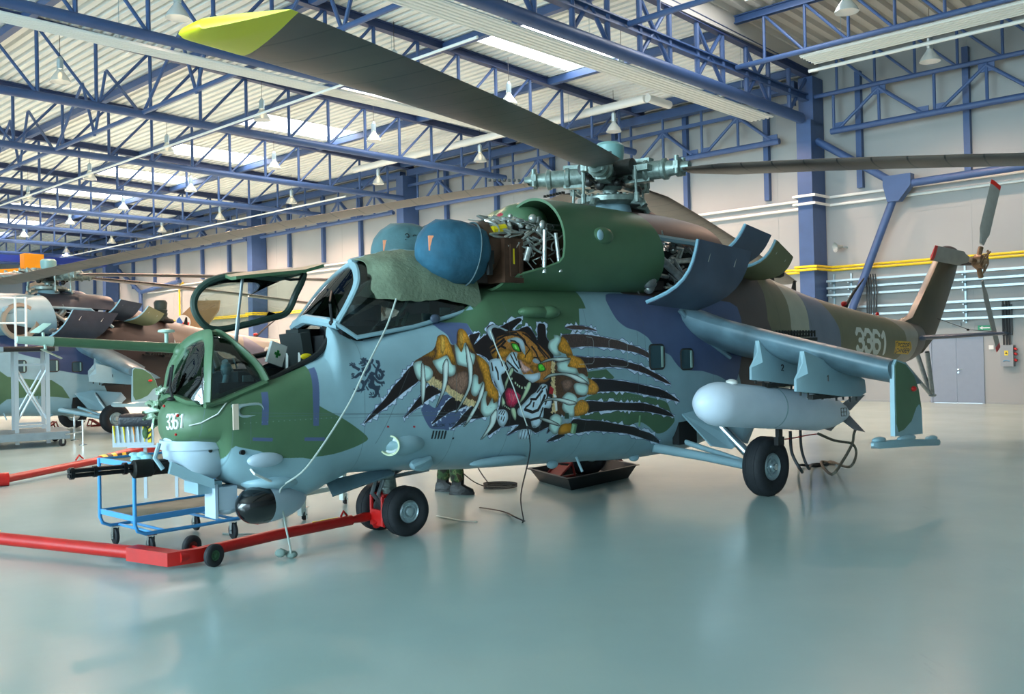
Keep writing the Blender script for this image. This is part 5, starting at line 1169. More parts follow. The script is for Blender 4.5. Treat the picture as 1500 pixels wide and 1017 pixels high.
        m = MB(); m.prism([hv(-2.34, .16, .96), hv(-2.0, .24, .78), hv(-2.0, .24, .70), hv(-2.36, .16, .86)], hv(0, -.04, 0)); m.tube([hv(-2.42, .1, 1.12), hv(-2.46, .1, 1.0), hv(-2.4, .12, .9)], .02, 8); m.box(hv(-2.0, 0, .7), (.22, .3, .1)); m.build('turret_bracket', gG, t)
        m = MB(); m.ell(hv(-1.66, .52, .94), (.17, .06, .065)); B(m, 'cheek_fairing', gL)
        m = MB(); m.cyl(hv(-1.86, .46, 1.02), hv(-1.86, .512, 1.02), .022, n=12); B(m, 'round_port', blk_p)
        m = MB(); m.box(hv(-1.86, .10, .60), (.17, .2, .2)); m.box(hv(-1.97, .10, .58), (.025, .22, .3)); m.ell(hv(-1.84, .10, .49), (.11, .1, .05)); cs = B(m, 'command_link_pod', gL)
        m = MB(); ax = hv(-.95, .16, -.02)-hv(-1.72, .36, .0)
        a = hv(-1, .28, 0).normalized(); c = hv(-1.585, .3, .525)
        m.lathe([(.0, .175), (.08, .172), (.16, .15), (.22, .11), (.26, .06), (.275, .01)], c+a*.0, a, 28); B(m, 'sensor_lens_hood', mat('rubber_gloss_black', (12, 13, 17), .18, coat=.6))
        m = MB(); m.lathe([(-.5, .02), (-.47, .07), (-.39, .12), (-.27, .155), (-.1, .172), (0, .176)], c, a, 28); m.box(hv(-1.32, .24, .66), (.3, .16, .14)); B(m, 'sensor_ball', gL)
        m = MB(); m.ell(hv(-1.45, .22, .72), (.3, .25, .1)); B(m, 'sensor_mount', gG)
        m = MB(); m.tube([hv(-1.75, .42, .86), hv(-1.74, .47, .82), hv(-1.5, .42, .7), hv(-1.42, .36, .66)], .012, 6); B(m, 'sensor_cable', white_p)
        # landing light blister
        a = hv(-.75, .66, -.05).normalized()
        m = MB(); m.ell(hv(-.22, .52, .97), (.26, .17, .12)); lb = B(m, 'light_blister', gG)
        m = MB(); m.lathe([(0, .095), (.05, .1), (.05, .085), (.0, .08), (-.03, .02)], hv(-.40, .59, .97), a, 24); m.build('light_rim', mat('rim_cream', (216, 226, 190), .4), lb)
        m = MB(); m.lathe([(-.05, .01), (-.02, .06), (.012, .082), (.018, .08), (.02, .01)], hv(-.40, .59, .97), a, 24); m.build('lamp_reflector', chrome, lb)
    # ---- side details
    m = MB(); m.ell(hv(.02, .5, .74), (.14, .06, .07)); m.tube([hv(-.1, .53, .73), hv(.0, .55, .76), hv(.1, .53, .79)], .035, 8); B(m, 'air_scoop', gG)
    m = MB(); m.ell(hv(.95, .6, .69), (.4, .06, .05)); m.ell(hv(1.9, .42, .55), (.08, .05, .05)); m.ell(hv(3.3, .42, .5), (.08, .05, .05)); m.cyl(hv(2.2, .5, .62), hv(2.26, .54, .44), .015); B(m, 'belly_fairing', gG)
    m = MB(); m.ell(hv(1.33, .81, 2.25), (.24, .1, .065)); m.ell(hv(1.5, .83, 2.25), (.14, .11, .07)); B(m, 'side_blister', gA)
    m = MB(); m.tube([hv(1.83, .83, .93), hv(1.83, .86, 1.03)], .03, 8); m.tube([hv(2.9, .86, .93), hv(2.9, .875, 1.06)], .012, 6); B(m, 'footstep_handle', gA)
    # cabin windows
    def win(s0, s1, z0, z1, n):
        P = [(s0, z0), (s1, z0), (s1, z1), (s0, z1)]
        rr = .05; L_ = []
        for (x, z), a0 in zip(((s1-rr, z1-rr), (s0+rr, z1-rr), (s0+rr, z0+rr), (s1-rr, z0+rr)), (0, 90, 180, 270)):
            for k in range(5):
                t = math.radians(a0+k*22.5); L_.append((x+rr*math.cos(t), z+rr*math.sin(t)))
        m = MB(); m.tube([hv(x, hw(x, z)+.004, z) for x, z in L_], .012, 6, closed=True); f = B(m, 'cabin_window', hubd)
        m = MB(); m.prism([hv(x, hw(x, z)+.003, z) for x, z in L_], hv(0, .004, 0)); m.build('window_pane', mat('window_dark', (62, 84, 92), .08, coat=.5), f, smooth=False)
        m = MB(); m.box(hv(s0*.16+s1*.84, .877, (z0+z1)/2), ((s1-s0)*.14, .006, z1-z0-.04)); m.build('window_liner', interior, f, smooth=False)
    win(3.1, 3.37, 1.59, 1.88, 0); win(3.69, 3.93, 1.57, 1.82, 1)
    if not main: win(2.35, 2.62, 1.59, 1.88, 0)
    # ---- undercarriage
    nx = 0
    m = MB(); m.cyl(hv(-.06, 0, .78), hv(-.0, 0, .32), .05, n=14); m.cyl(hv(-.05, 0, .66), hv(-.02, 0, .42), .075, n=14); m.cyl(hv(.0, 0, .34), hv(.02, 0, .24), .04, n=12); m.cyl(hv(.0, -.24, .25), hv(0, .24, .25), .035, n=10)
    for z in (.62, .54, .46): m.lathe([(0, .085), (.02, .085)], hv(-.05, 0, z), n=14)
    ng = B(m, 'nose_gear_leg', hubm)
    m = MB(); m.tube([hv(-.14, .06, .56), hv(-.2, .06, .42), hv(-.1, .04, .3)], .022, 8); m.tube([hv(-.14, -.06, .56), hv(-.2, -.06, .42), hv(-.1, -.04, .3)], .022, 8); m.tube([hv(0, 0, .6), hv(.2, .1, .72), hv(.42, .2, .74)], .03, 8); m.tube([hv(.0, .05, .58), hv(.3, .25, .64)], .02, 8); m.build('torque_link', steel, ng)
    for sg in (1, -1): wheel(root, 'nose_wheel', hv(.0, .24*sg, .25), .25, .2, hv(0, sg, 0))
    for sg in (1, -1):
        m = MB(); G_ = [[hv(-.86+.11*i, (.17+.06*j+.01*i)*sg, .64-.055*j*(1.2-.12*i)+.012*i) for j in range(3)] for i in range(7)]; m.sheet(G_, .02); B(m, 'nose_gear_door', gGd)
        m = MB(); m.tube([hv(3.45, .6*sg, .62), hv(3.9, 1.0*sg, .5), hv(4.45, 1.45*sg, .33)], [.06, .055, .05], 12); m.tube([hv(3.75, .66*sg, .72), hv(4.45, 1.4*sg, .36)], .035, 10); ml = B(m, 'main_gear_leg', gG)
        m = MB(); m.cyl(hv(4.25, .85*sg, 1.0), hv(4.4, 1.3*sg, .52), .06, n=12); m.cyl(hv(4.36, 1.2*sg, .62), hv(4.46, 1.42*sg, .4), .035, n=12); m.cyl(hv(4.486, 1.38*sg, .36), hv(4.486, 1.66*sg, .36), .04, n=12); m.build('shock_strut', chrome, ml)
        wheel(root, 'main_wheel', hv(4.486, 1.515*sg, .36), .365, .27, hv(0, sg, 0))
        pd = [(3.75, .80, 1.02), (4.2, .84, 1.08), (4.85, .98, 1.0), (4.95, 1.05, .84), (4.65, 1.12, .6), (4.5, 1.14, .64), (4.3, 1.12, .56), (4.0, 1.05, .62)]
        m = MB(); m.prism([hv(a, b_*sg, c) for a, b_, c in pd], hv(0, .03*sg, 0)); B(m, 'main_gear_door', gG, smooth=False)
        m = MB(); m.box(hv(3.9, .74*sg, .82), (.36, .1, .36)); B(m, 'wheel_well', dark_i)
    # ---- stub wings: section lofts with incidence and anhedral
    def wsec(s0, l, z0, ch, inc, th, sg):
        R_ = []
        for j in range(28):
            t = 2*PI*j/28; c = (1-math.cos(t))/2; y = th*(2.97*math.sqrt(max(c, 0))-1.26*c-3.5*c*c+2.84*c**3-1.05*c**4)*(1 if t < PI else -1)*.62
            x = c*ch; R_.append(hv(s0+x*math.cos(inc)+y*math.sin(inc), l*sg, z0-x*math.sin(inc)+y*math.cos(inc)))
        return R_
    for sg in (1, -1):
        m = MB(); m.rings([wsec(3.74, .6, 2.30, 2.0, .33, .34, sg), wsec(3.80, .86, 2.24, 1.85, .33, .31, sg), wsec(3.86, 1.2, 2.12, 1.6, .32, .27, sg), wsec(3.90, 1.83, 1.96, 1.4, .31, .24, sg), wsec(3.98, 2.5, 1.79, 1.2, .29, .22, sg), wsec(4.16, 3.26, 1.58, .8, .25, .2, sg)])
        wg = B(m, 'stub_wing', gGd)
        m = MB(); m.tube(catmull([hv(3.74, .83*sg, 2.3), hv(3.84, .86*sg, 2.2), hv(4.1, .87*sg, 2.0), hv(4.45, .88*sg, 1.82), hv(4.7, .88*sg, 1.7)], 4), [.03]*17, 8); m.build('root_fillet', gGd, wg)
        ep = [(4.22, .84), (4.24, 1.60), (4.3, 1.66), (4.5, 1.62), (4.68, 1.5), (4.8, 1.32), (4.86, 1.1), (4.87, .82)]
        m = MB(); m.prism([hv(a, 3.24*sg, z) for a, z in ep], hv(0, .05*sg, 0)); e = B(m, 'wing_end_plate', gG, smooth=False)
        ge = [(4.25, .98), (4.255, 1.585), (4.3, 1.64), (4.5, 1.60), (4.68, 1.48), (4.79, 1.32), (4.85, 1.1), (4.8, 1.16), (4.72, 1.12), (4.6, .98), (4.42, .9), (4.3, .88)]
        m = MB(); m.prism([hv(a, 3.291*sg, z) for a, z in ge], hv(0, .004*sg, 0)); m.build('camouflage_patch', gA, e, smooth=False)
        m = MB(); m.ell(hv(4.66, 3.3*sg, 1.33), (.05, .03, .03)); m.build('navigation_light', red_p, e)
        m = MB(); m.rings([[hv(s_, (3.28+a*w)*sg, z+b_*h) for a, b_ in ((-1, -1), (1, -1), (1, 1), (-1, 1))] for s_, z, w, h in ((3.74, .79, .015, .015), (3.8, .78, .045, .035), (4.5, .75, .045, .04), (5.2, .70, .045, .035), (5.3, .69, .015, .012))])
        m.ell(hv(3.88, 3.28*sg, .83), (.12, .05, .03)); m.ell(hv(5.1, 3.28*sg, .75), (.12, .05, .035)); m.ell(hv(4.5, 3.28*sg, .8), (.2, .05, .04)); B(m, 'missile_rail', gG)
        for l, s0, zt, zb, num in ((1.83, 3.74, 1.95, 1.45, '2'), (2.55, 3.5, 1.82, 1.34, '1')):
            pl = [(s0+.16, zt), (s0, zt-.22), (s0, zb), (s0+1.0, zb-.11), (s0+1.45, zb-.06), (s0+1.5, zb+.06), (s0+.6, zb+.26)]
            m = MB(); N_ = 6; rg = []
            for i, w in enumerate((.015, .075, .085, .085, .07, .02)):
                f = (0, .1, .3, .6, .85, 1)[i]; ss = s0+f*1.5; zt_ = zt-.02-(f*1.5)*.42+.05; zb_ = zb-.11*min(1, f*1.5)+(.03 if f > .9 else 0)
                zt_ = (zt-.22 if f == 0 else zt-.05-.36*f*1.1)
                rg.append([hv(ss, (l-w)*sg, zb_), hv(ss, (l+w)*sg, zb_), hv(ss, (l+w*.9)*sg, (zb_+zt_)/2), hv(ss+(.15 if f == 0 else 0), (l+w*.35)*sg, zt_+.04), hv(ss+(.15 if f == 0 else 0), (l-w*.35)*sg, zt_+.04), hv(ss, (l-w*.9)*sg, (zb_+zt_)/2)])
            m.rings(rg); py = B(m, 'weapon_pylon', gG, ang=30)
            if sg == 1:
                m = MB(); cx = s0+.5
                for st in FONT[num]: m.tube([hv(cx+x*.05, l+.092, zb+.09+y*.07) for x, y in st], .007, 5)
                m.build('pylon_number', blk_p, py)
            m = MB(); R = random.Random(int(l*10))
            for k in range(9): m.cyl(hv(s0+.1+k*.15, l*sg, zb-.015*k), hv(s0+.1+k*.15, l*sg, zb-.05-.015*k-.02*(k % 2)), .014, n=6)
            m.box(hv(s0+.75, (l+.06)*sg, zb-.03), (.3, .03, .06)); m.box(hv(s0+.75, l*sg, zb-.08), (.9, .06, .05)); m.build('bomb_rack', hubd, py)
        if main:
            c0 = hv(2.86, 1.75*sg, 1.23); c1 = hv(6.1, 1.75*sg, .92); d = c1-c0; L = d.length
            m = MB(); m.lathe([(0, .02), (.02, .07), (.07, .14), (.16, .2), (.28, .24), (.36, .25), (2.4, .25), (2.75, .2), (3.0, .13), (3.18, .05), (L, .01)], c0, d, 36); tk = B(m, 'drop_tank', mat('tank_white', (214, 226, 240), .4, noise=.06, nscale=3))
            m = MB()
            for k in (45, 135, 225, 315):
                a = math.radians(k); e1 = hv(0, math.cos(a)*sg, math.sin(a)); q = c0+d*.87; r_ = c0+d*.99
                m.prism([q+e1*.1, q+e1*.3+d*.04, r_+e1*.34, r_+e1*.05], Vector((0, -math.sin(a), math.cos(a)))*.012)
            m.build('tank_fin', mat('fin_grey', (140, 150, 160), .5), tk, smooth=False)
            m = MB(); m.lathe([(0, .07), (.03, .065), (.05, .03)], c0+d*.17+Vector((0, -.05*sg, .24)), (0, -.1*sg, 1), 16); m.build('filler_cap', white_p, tk)
            m = MB()
            for t in (.42,): m.lathe([(0, .251), (.012, .253), (.024, .251)], c0+d*t, d, 36)
            m.build('tank_band', gG, tk)
            if sg == 1:
                m = MB(); q0 = c0+d*.80
                for a, b_ in ((0, 0), (0, .05), (0, .1)): m.tube([q0+Vector((0, -.246, b_-.05)), q0+Vector((.13, -.24, b_-.055))], .004, 4)
                for a in (0, .065, .13): m.tube([q0+Vector((a, -.246, -.05)), q0+Vector((a, -.244, .05))], .004, 4)
                m.build('stencil_box', blk_p, tk)
    m = MB(); m.box(hv(6.1, .82, 2.02), (1.0, .3, .03)); m.box(hv(6.05, .82, 1.97), (1.1, .2, .03)); m.box(hv(6.4, .86, 1.92), (.7, .16, .05))
    for k in range(14): m.box(hv(5.65+k*.075, .97, 2.0), (.02, .02, .09))
    B(m, 'flare_dispenser', hubd)
    # ---- engine deck
    tb = MB(); tb.box(hv(2.2, 0, 2.62), (3.2, 1.1, .12)); B(tb, 'engine_deck', gB)
    for sg in (1, -1):
        c = hv(1.2, .48*sg, 2.93)
        m = MB(); m.lathe([(-.45, .26), (-.3, .3), (-.1, .28), (-.08, .2), (.3, .19), (.32, .26), (.6, .27), (.9, .25), (1.3, .2)], c, hv(1, 0, 0), 20); m.box(hv(1.02, (.48+.1)*sg, 2.78), (.26, .5, .46)); m.box(hv(.98, (.48+.36)*sg, 2.78), (.05, .02, .34)); m.box(hv(1.1, (.48+.36)*sg, 2.78), (.03, .02, .34)); e = B(m, 'engine', eng)
        if sg == 1 or not main:
            m = MB(); R = random.Random(11)
            for _ in range(60):
                s_ = R.uniform(.9, 1.75); a = R.uniform(-.3, 2.6); r = .27; P = []
                for k in range(4): P.append(hv(s_+R.uniform(-.1, .14)*k, .48*sg+(r+R.uniform(0, .08))*math.cos(a+k*.22)*sg, 2.93+(r+R.uniform(0, .08))*math.sin(a+k*.22)))
                m.tube(catmull(P, 3), R.choice((.009, .014, .022)), 6)
            for _ in range(26): q = (R.uniform(.85, 1.6), R.uniform(.15, .8), 3.14+R.uniform(-.05, .14)); m.ell(hv(q[0], q[1]*sg, q[2]), (R.uniform(.02, .07), R.uniform(.02, .06), R.uniform(.02, .06)), 10, 8)
            for _ in range(16): q = hv(R.uniform(1.15, 1.7), .84*sg, R.uniform(2.66, 2.95)); m.tube([q, q+Vector((R.uniform(-.06, .06), .01, R.uniform(-.07, .07))), q+Vector((R.uniform(-.1, .1), .0, R.uniform(-.1, .1)))], .007, 5)
            m.tube([hv(1.42, .88*sg, 3.12), hv(1.38, .9*sg, 2.66)], .022, 8); m.tube([hv(1.58, .88*sg, 3.1), hv(1.62, .9*sg, 2.68)], .022, 8); m.cyl(hv(1.16, .85*sg, 2.78), hv(1.2, .87*sg, 2.92), .035, n=10)
            m.build('engine_pipework', pipem, e)
            m = MB(); m.tube([hv(.84, .7*sg, 3.1), hv(1.0, .72*sg, 3.13)], .045, 8); m.box(hv(1.0, .845*sg, 2.82), (.02, .012, .16)); m.build('yellow_fitting', yel_p, e)
    # big engine cowl: an open shell
    def shell(m, s0, s1, cf, rf, a0, a1, n=36, th=.035, sg=1, k=8):
        G_ = []
        for i in range(k+1):
            f = i/k; G_.append([])
            for j in range(n+1):
                a = math.radians(a0+(a1-a0)*j/n); ss = s0(a)+(s1(a)-s0(a))*f if callable(s0) else s0+(s1-s0)*f
                c, r = cf(ss), rf(ss); G_[-1].append(hv(ss, (c[0]+r*math.cos(a))*sg, c[1]+r*math.sin(a)*c[2]))
        m.sheet(G_, -th)
    cowlm = gA if main else gG
    def cowl(sg):
        m = MB(); s0 = lambda a: 1.60-.66*(lambda x: x*x*(3-2*x))(min(1, max(0, (-math.sin(a)-.35)/.5))); s1 = lambda a: 3.2-.15*math.sin(a-.6)
        shell(m, s0, s1, lambda s: (.48, 3.0, 1), lambda s: .53-.02*(s-1.4)**2*.5, -150, 150, 48, .03, sg, 10); cw = B(m, 'engine_cowl', cowlm)
        return cw
    cw = cowl(1)
    m = MB(); a = hv(-.3, .9, .25); m.ell(hv(2.22, .98, 3.1), (.16, .06, .1)); m.build('cowl_scoop', cowlm, cw)
    m = MB(); m.ell(hv(2.13, 1.025, 3.1), (.05, .02, .06)); m.build('scoop_mouth', gG, cw)
    m = MB(); m.lathe([(0, .05), (.03, .22), (.1, .36), (.22, .45), (.4, .5), (.7, .52), (1.6, .5), (1.62, .1)], hv(1.62, -.36, 3.08), hv(1, 0, 0), 36); B(m, 'starboard_cowl', cowlm)
    m = MB(); m.ell(hv(1.78, .1, 3.31), (.31, .32, .23), 24, 14); B(m, 'intake_dome', cowlm)
    if main:
        m = MB(); m.ell(hv(1.52, .08, 3.29), (.05, .13, .13)); m.ell(hv(1.54, .2, 3.25), (.05, .09, .1)); m.ell(hv(1.5, .05, 3.24), (.05, .1, .06)); B(m, 'red_intake_bag', mat('bag_crimson', (150, 30, 50), .6, bump=.5, bscale=12))
    m = MB(); m.lathe([(0, .3), (.18, .25), (.24, .12)], hv(3.441, 0, 3.48), n=28); B(m, 'mast_fairing', gG)
    if not main:
        m = MB(); m.lathe([(0, .38), (.12, .46), (.2, .44), (.22, .36), (.05, .3), (-.3, .26)], hv(2.45, .80, 2.83), hv(.15, 1, 0), 32); ex = B(m, 'exhaust_ring', mat('exhaust_tan', (150, 138, 122), .5))
        m = MB(); m.lathe([(0, .34), (.06, .34)], hv(2.46, .86, 2.83), hv(.15, 1, 0), 28); m.build('exhaust_core', dark_i, ex)
    # aft cowling, open gearbox bay, hinged doors
    m = MB(); shell(m, 3.15, 4.9, lambda s: (.0, 2.75, 1), lambda s: .86-.06*max(0, s-3.9)**2, 30, 150, 24, .03, 1, 8); ac = B(m, 'gearbox_cowl', gB if main else gSd)
    m = MB(); m.ell(hv(3.95, -.05, 3.56), (.45, .2, .14)); m.build('cowl_hump', gB if main else gS, ac)
    m = MB()
    m.tube([hv(3.1, .75, 3.2), hv(4.2, .76, 3.16), hv(4.75, .8, 2.7)], .04, 6); B(m, 'bay_rail', gG)
    m = MB(); m.box(hv(3.9, 0, 2.82), (1.7, 1.0, .5)); B(m, 'gearbox', dark_i)
    m = MB(); R = random.Random(21)
    m.tube([hv(3.25, .72, 3.1), hv(3.75, .85, 2.7), hv(3.95, .86, 2.5)], .05, 10); m.tube([hv(3.0, .7, 2.85), hv(4.2, .72, 2.95)], .035, 8); m.ell(hv(3.25, .75, 2.68), (.12, .1, .12)); m.cyl(hv(3.5, .62, 3.0), hv(3.6, .64, 3.14), .09, n=10)
    for _ in range(26): q = hv(R.uniform(3.1, 4.3), R.uniform(.56, .74), R.uniform(2.5, 3.15)); m.tube([q, q+Vector((R.uniform(-.15, .15), R.uniform(-.03, .03), R.uniform(-.15, .15))), q+Vector((R.uniform(-.25, .25), R.uniform(-.04, .04), R.uniform(-.2, .2)))], R.choice((.01, .018, .028)), 6)
    for _ in range(10): m.ell(hv(R.uniform(3.1, 4.3), R.uniform(.58, .7), R.uniform(2.55, 3.1)), (R.uniform(.03, .08),)*3, 10, 8)
    B(m, 'bay_pipework', pipem)
    def door(name, pts, mt, bulge, th=.03):
        """four corners (forward-bottom, forward-top, aft-top, aft-bottom) with an outward bulge"""
        P = [Vector(p) for p in pts]; G_ = []
        for i in range(9):
            f = i/8; a = P[0].lerp(P[3], f); b_ = P[1].lerp(P[2], f); G_.append([hv(*(a.lerp(b_, g/8)+Vector((0, math.sin(PI*g/8)*bulge, -math.sin(PI*g/8)*bulge*.7)))) for g in range(9)])
        m = MB(); m.sheet(G_, th); o = B(m, name, mt)
        m = MB(); m.tube([G_[0][k] for k in range(9)], .022, 6); m.build('door_edge', mat('edge_light_blue', (140, 185, 205), .4), o)
        m = MB()
        for k in (2, 6): m.tube([G_[k][6]+Vector((0, -.03, .02)), G_[k][8]+Vector((0, -.02, 0))], .008, 5)
        m.build('hinge_strip', pipem, o)
    door('bay_door', [(3.0, .92, 2.38), (3.62, 1.22, 3.12), (4.72, 1.2, 3.04), (3.98, .9, 2.32)], gS if main else gSd, .16)
    door('bay_door', [(4.5, .6, 2.98), (4.86, 1.05, 3.42), (5.42, 1.05, 3.32), (5.1, .6, 2.9)], gS if main else gSd, .1)
    if not main:
        m = MB(); m.lathe([(0, .19), (.1, .2), (.11, .17), (.2, .19), (.21, .165), (.3, .185), (.31, .16), (.5, .18), (.56, .14)], hv(6.25, .25, 2.9), n=20); B(m, 'exhaust_pot', mat('pot_green', (44, 60, 56), .6))
    door('bay_door', [(5.1, .55, 2.88), (5.6, 1.02, 3.26), (6.02, 1.0, 3.06), (5.62, .55, 2.78)], olive, .14)
    m = MB(); m.ell(hv(5.4, -.35, 3.2), (.4, .2, .24)); B(m, 'rear_scoop', mat('teal_dark', (44, 70, 78), .4))
    m = MB(); m.lathe([(0, .09), (.25, .06), (.3, .03)], hv(6.3, .36, 2.92), hv(.6, .9, -.2), 12); B(m, 'drain_vent', hubd)
    m = MB(); m.prism([hv(7.0, .01, 2.78), hv(7.08, .01, 3.02), hv(7.12, .01, 3.02), hv(7.14, .01, 2.78)], hv(0, -.02, 0)); m.prism([hv(7.6, .01, 2.65), hv(7.7, .01, 2.86), hv(7.75, .01, 2.86), hv(7.75, .01, 2.65)], hv(0, -.02, 0)); m.tube([hv(9.25, 0, 2.44), hv(9.55, 0, 2.7), hv(9.95, 0, 2.98)], [.03, .025, .012], 8); m.tube([hv(9.2, 0, 2.42), hv(9.3, 0, 2.5)], .05, 8); B(m, 'spine_antenna', hubd)
    m = MB(); m.ell(hv(9.25, 0, 2.52), (.08, .04, .05)); m.ell(hv(10.4, 0, 2.36), (.04, .03, .04)); B(m, 'spine_beacon', red_p)
    m = MB(); m.box(hv(8.4, .47, 1.86), (.12, .05, .1)); B(m, 'side_sensor', hubd)
    # ---- tail
    fp = [(11.1, 2.18), (11.6, 2.3), (12.3, 2.95), (12.95, 3.58), (13.15, 3.68), (13.7, 3.7), (13.78, 3.55), (13.5, 3.1), (12.9, 2.35), (12.5, 1.9), (12.0, 1.62), (11.4, 1.6)]
    m = MB(); c = Vector((12.4, 0, 2.6))
    m.rings([[hv(c.x+(a-c.x)*k, y, c.z+(z-c.z)*k) for a, z in fp] for y, k in ((-.1, .8), (-.06, .97), (0, 1), (.06, .97), (.1, .8))]); fn = B(m, 'tail_fin', mat('tail_brown_olive', (88, 80, 62), .4, noise=.25, nscale=1.2))
    m = MB(); m.ell(hv(13.35, 0, 3.55), (.45, .16, .2)); m.cyl(hv(13.5, 0, 3.45), hv(13.5, .42, 3.42), .09, n=14); m.build('tail_gearbox', gB, fn)
    if not main:
        m = MB(); m.cyl(hv(12.3, .09, 2.5), hv(12.3, .115, 2.5), .33, n=24); m.build('roundel', white_p, fn)
    T0 = hv(13.5, .5, 3.40)
    m = MB(); m.lathe([(-.08, .1), (-.03, .14), (.1, .13), (.14, .07), (.2, .05)], T0, hv(0, 1, 0), 16)
    for k in range(3):
        a = math.radians(k*120+3); m.cyl(T0, T0+Vector((-math.cos(a)*.34, 0, math.sin(a)*.34)), .05, n=10)
    R = random.Random(2)
    for _ in range(7): q = T0+Vector((R.uniform(-.15, .15), -.12, R.uniform(-.15, .15))); m.tube([q, q+Vector((R.uniform(-.12, .12), -.06, R.uniform(-.12, .12))), q+Vector((R.uniform(-.2, .2), .02, R.uniform(-.2, .2)))], .016, 6)
    th = B(m, 'tail_rotor_hub', mat('tail_hub_copper', (140, 110, 84), .35, .6, noise=.3, nscale=14))
    tbm = mat('tail_blade_grey', (152, 150, 143), .4, noise=.1); redm = mat('tip_red', (215, 40, 28), .4)
    for k in range(3):
        a = math.radians(k*120+2); d = Vector((-math.cos(a), 0, math.sin(a))); e = Vector((math.sin(a), 0, math.cos(a))); tw = Vector((0, -1, 0)); ang = .35 if k < 2 else .08
        ch = (e*math.cos(ang)+tw*math.sin(ang)); nn = d.cross(ch)
        def P_(r, c, t): return T0+d*r+ch*c+nn*t
        m = MB(); rs = []
        for r, w in ((.42, .06), (.62, .10), (.72, .14), (1.2, .14), (1.84, .14), (1.845, .14), (1.954, .14)):
            rs.append([P_(r, -w, 0), P_(r, -w*.5, .018), P_(r, w, .004), P_(r, w, -.004), P_(r, -w*.5, -.018)])
        m.rings(rs); m.mi = [1 if (sum((Vector(m.v[i]) for i in f), Vector())/len(f)-T0).dot(d) > 1.844 else 0 for f in m.f]; B(m, 'tail_rotor_blade', [tbm, redm], ang=30)
    for sg in (1, -1):
        m = MB(); rs = []
        for l, s0, ch in ((.0, 11.5, .75), (.25, 11.45, .72), (1.5, 11.6, .5), (1.63, 11.68, .36)):
            R_ = []
            for j in range(16):
                t = 2*PI*j/16; c = (1-math.cos(t))/2; y = .1*(2.97*math.sqrt(max(c, 0))-1.26*c-3.5*c*c+2.84*c**3-1.05*c**4)*(1 if t < PI else -1)*.6
                R_.append(hv(s0+c*ch, l*sg, 1.93-.02*c+y*ch+l*.03))
            rs.append(R_)
        m.rings(rs); st = B(m, 'stabiliser', gS)
        m = MB(); m.ell(hv(11.52, .28*sg, 1.92), (.16, .05, .05)); m.build('stabiliser_root', gS, st)
        if sg == 1:
            m = MB(); m.tube([hv(11.7, 1.5, 2.0), hv(11.8, 1.0, 2.05), hv(12.6, .08, 2.3)], .006, 4); m.ell(hv(11.75, 1.0, 2.05), (.05, .02, .02)); m.build('antenna_wire', blk_p, st)
    m = MB(); m.tube([hv(11.3, .0, 1.5), hv(12.42, 0, .84)], .035, 8); m.tube([hv(12.1, .1, 1.66), hv(12.45, .02, .86)], .045, 8); m.tube([hv(12.1, -.1, 1.66), hv(12.45, -.02, .86)], .045, 8); m.ell(hv(12.5, 0, .82), (.14, .05, .03)); B(m, 'tail_skid', steel)
    # ---- main rotor
    m = MB(); m.cyl(hv(3.441, 0, 3.5), hv(3.441, 0, 4.1), .1, n=20); m.lathe([(.0, .13), (.04, .17), (.1, .17), (.14, .13)], hv(3.441, 0, 3.86), n=20); m.lathe([(0, .36), (.03, .42), (.09, .42), (.12, .32), (.14, .22)], hv(3.441, 0, 3.66), n=30)
    for k in range(24): a = k*PI/12; m.cyl(hv(3.441+.33*math.cos(a), .33*math.sin(a), 3.76), hv(3.441+.33*math.cos(a), .33*math.sin(a), 3.79), .018, n=6)
    for k in range(5):
        a = k*2*PI/5+.3; m.tube([hv(3.441+.33*math.cos(a), .33*math.sin(a), 3.7), hv(3.441+.52*math.cos(a), .52*math.sin(a), 3.66), hv(3.441+.56*math.cos(a), .56*math.sin(a), 3.6)], .045, 8)
    m.lathe([(-.08, .2), (-.05, .26), (.1, .26), (.13, .18)], hv(3.441, 0, 4.05), n=24); hb = B(m, 'rotor_hub', hubm)
    m = MB(); m.lathe([(.12, .1), (.14, .17), (.3, .19), (.38, .19), (.42, .15), (.43, .02)], hv(3.441, 0, 4.05), n=24); m.build('hub_cap', mat('hub_cap_green', (120, 160, 158), .4), hb)
    m = MB(); R = random.Random(9); m.lathe([(0, .2), (.22, .2)], hv(3.441, 0, 3.9), n=18)
    for _ in range(18): a = R.uniform(0, 2*PI); r = R.uniform(.18, .4); q = hv(3.441+r*math.cos(a), r*math.sin(a), R.uniform(3.86, 4.16)); m.ell(q, (R.uniform(.03, .07),)*3, 8, 6); m.tube([q, q+Vector((R.uniform(-.2, .2), R.uniform(-.2, .2), R.uniform(-.06, .08)))], .016, 6)
    m.build('hub_fitting', hubd, hb)
    if main:
        Y = math.degrees(YAW)
        # plan angles of the blades, converted to azimuth from the nose towards port
        for k, (plan, dr) in enumerate(((253.3, .93), (325.2, .92), (58.7, .93), (110, .92), (171, 1.1))):
            blade(root, math.radians(plan-(180+Y)), droop=dr, k=k, pitch=4 if k else 2)
    else:
        for k, (plan, dr) in enumerate(((200, .9), (262, .85), (338.5, .55), (30, .9), (120, .9))):
            blade(root, math.radians(plan-(180+math.degrees(yaw))), droop=dr, k=k, yel=False)
    return root
HELI = make_heli(H0, YAW, True, 'large camouflaged helicopter with a snarling tiger painted on its side and the number 3361')
HELI2 = make_heli((-14.36, 21.52, 0), math.radians(43.9), False, 'second camouflaged helicopter parked behind at the left, partly hidden by scaffolding')
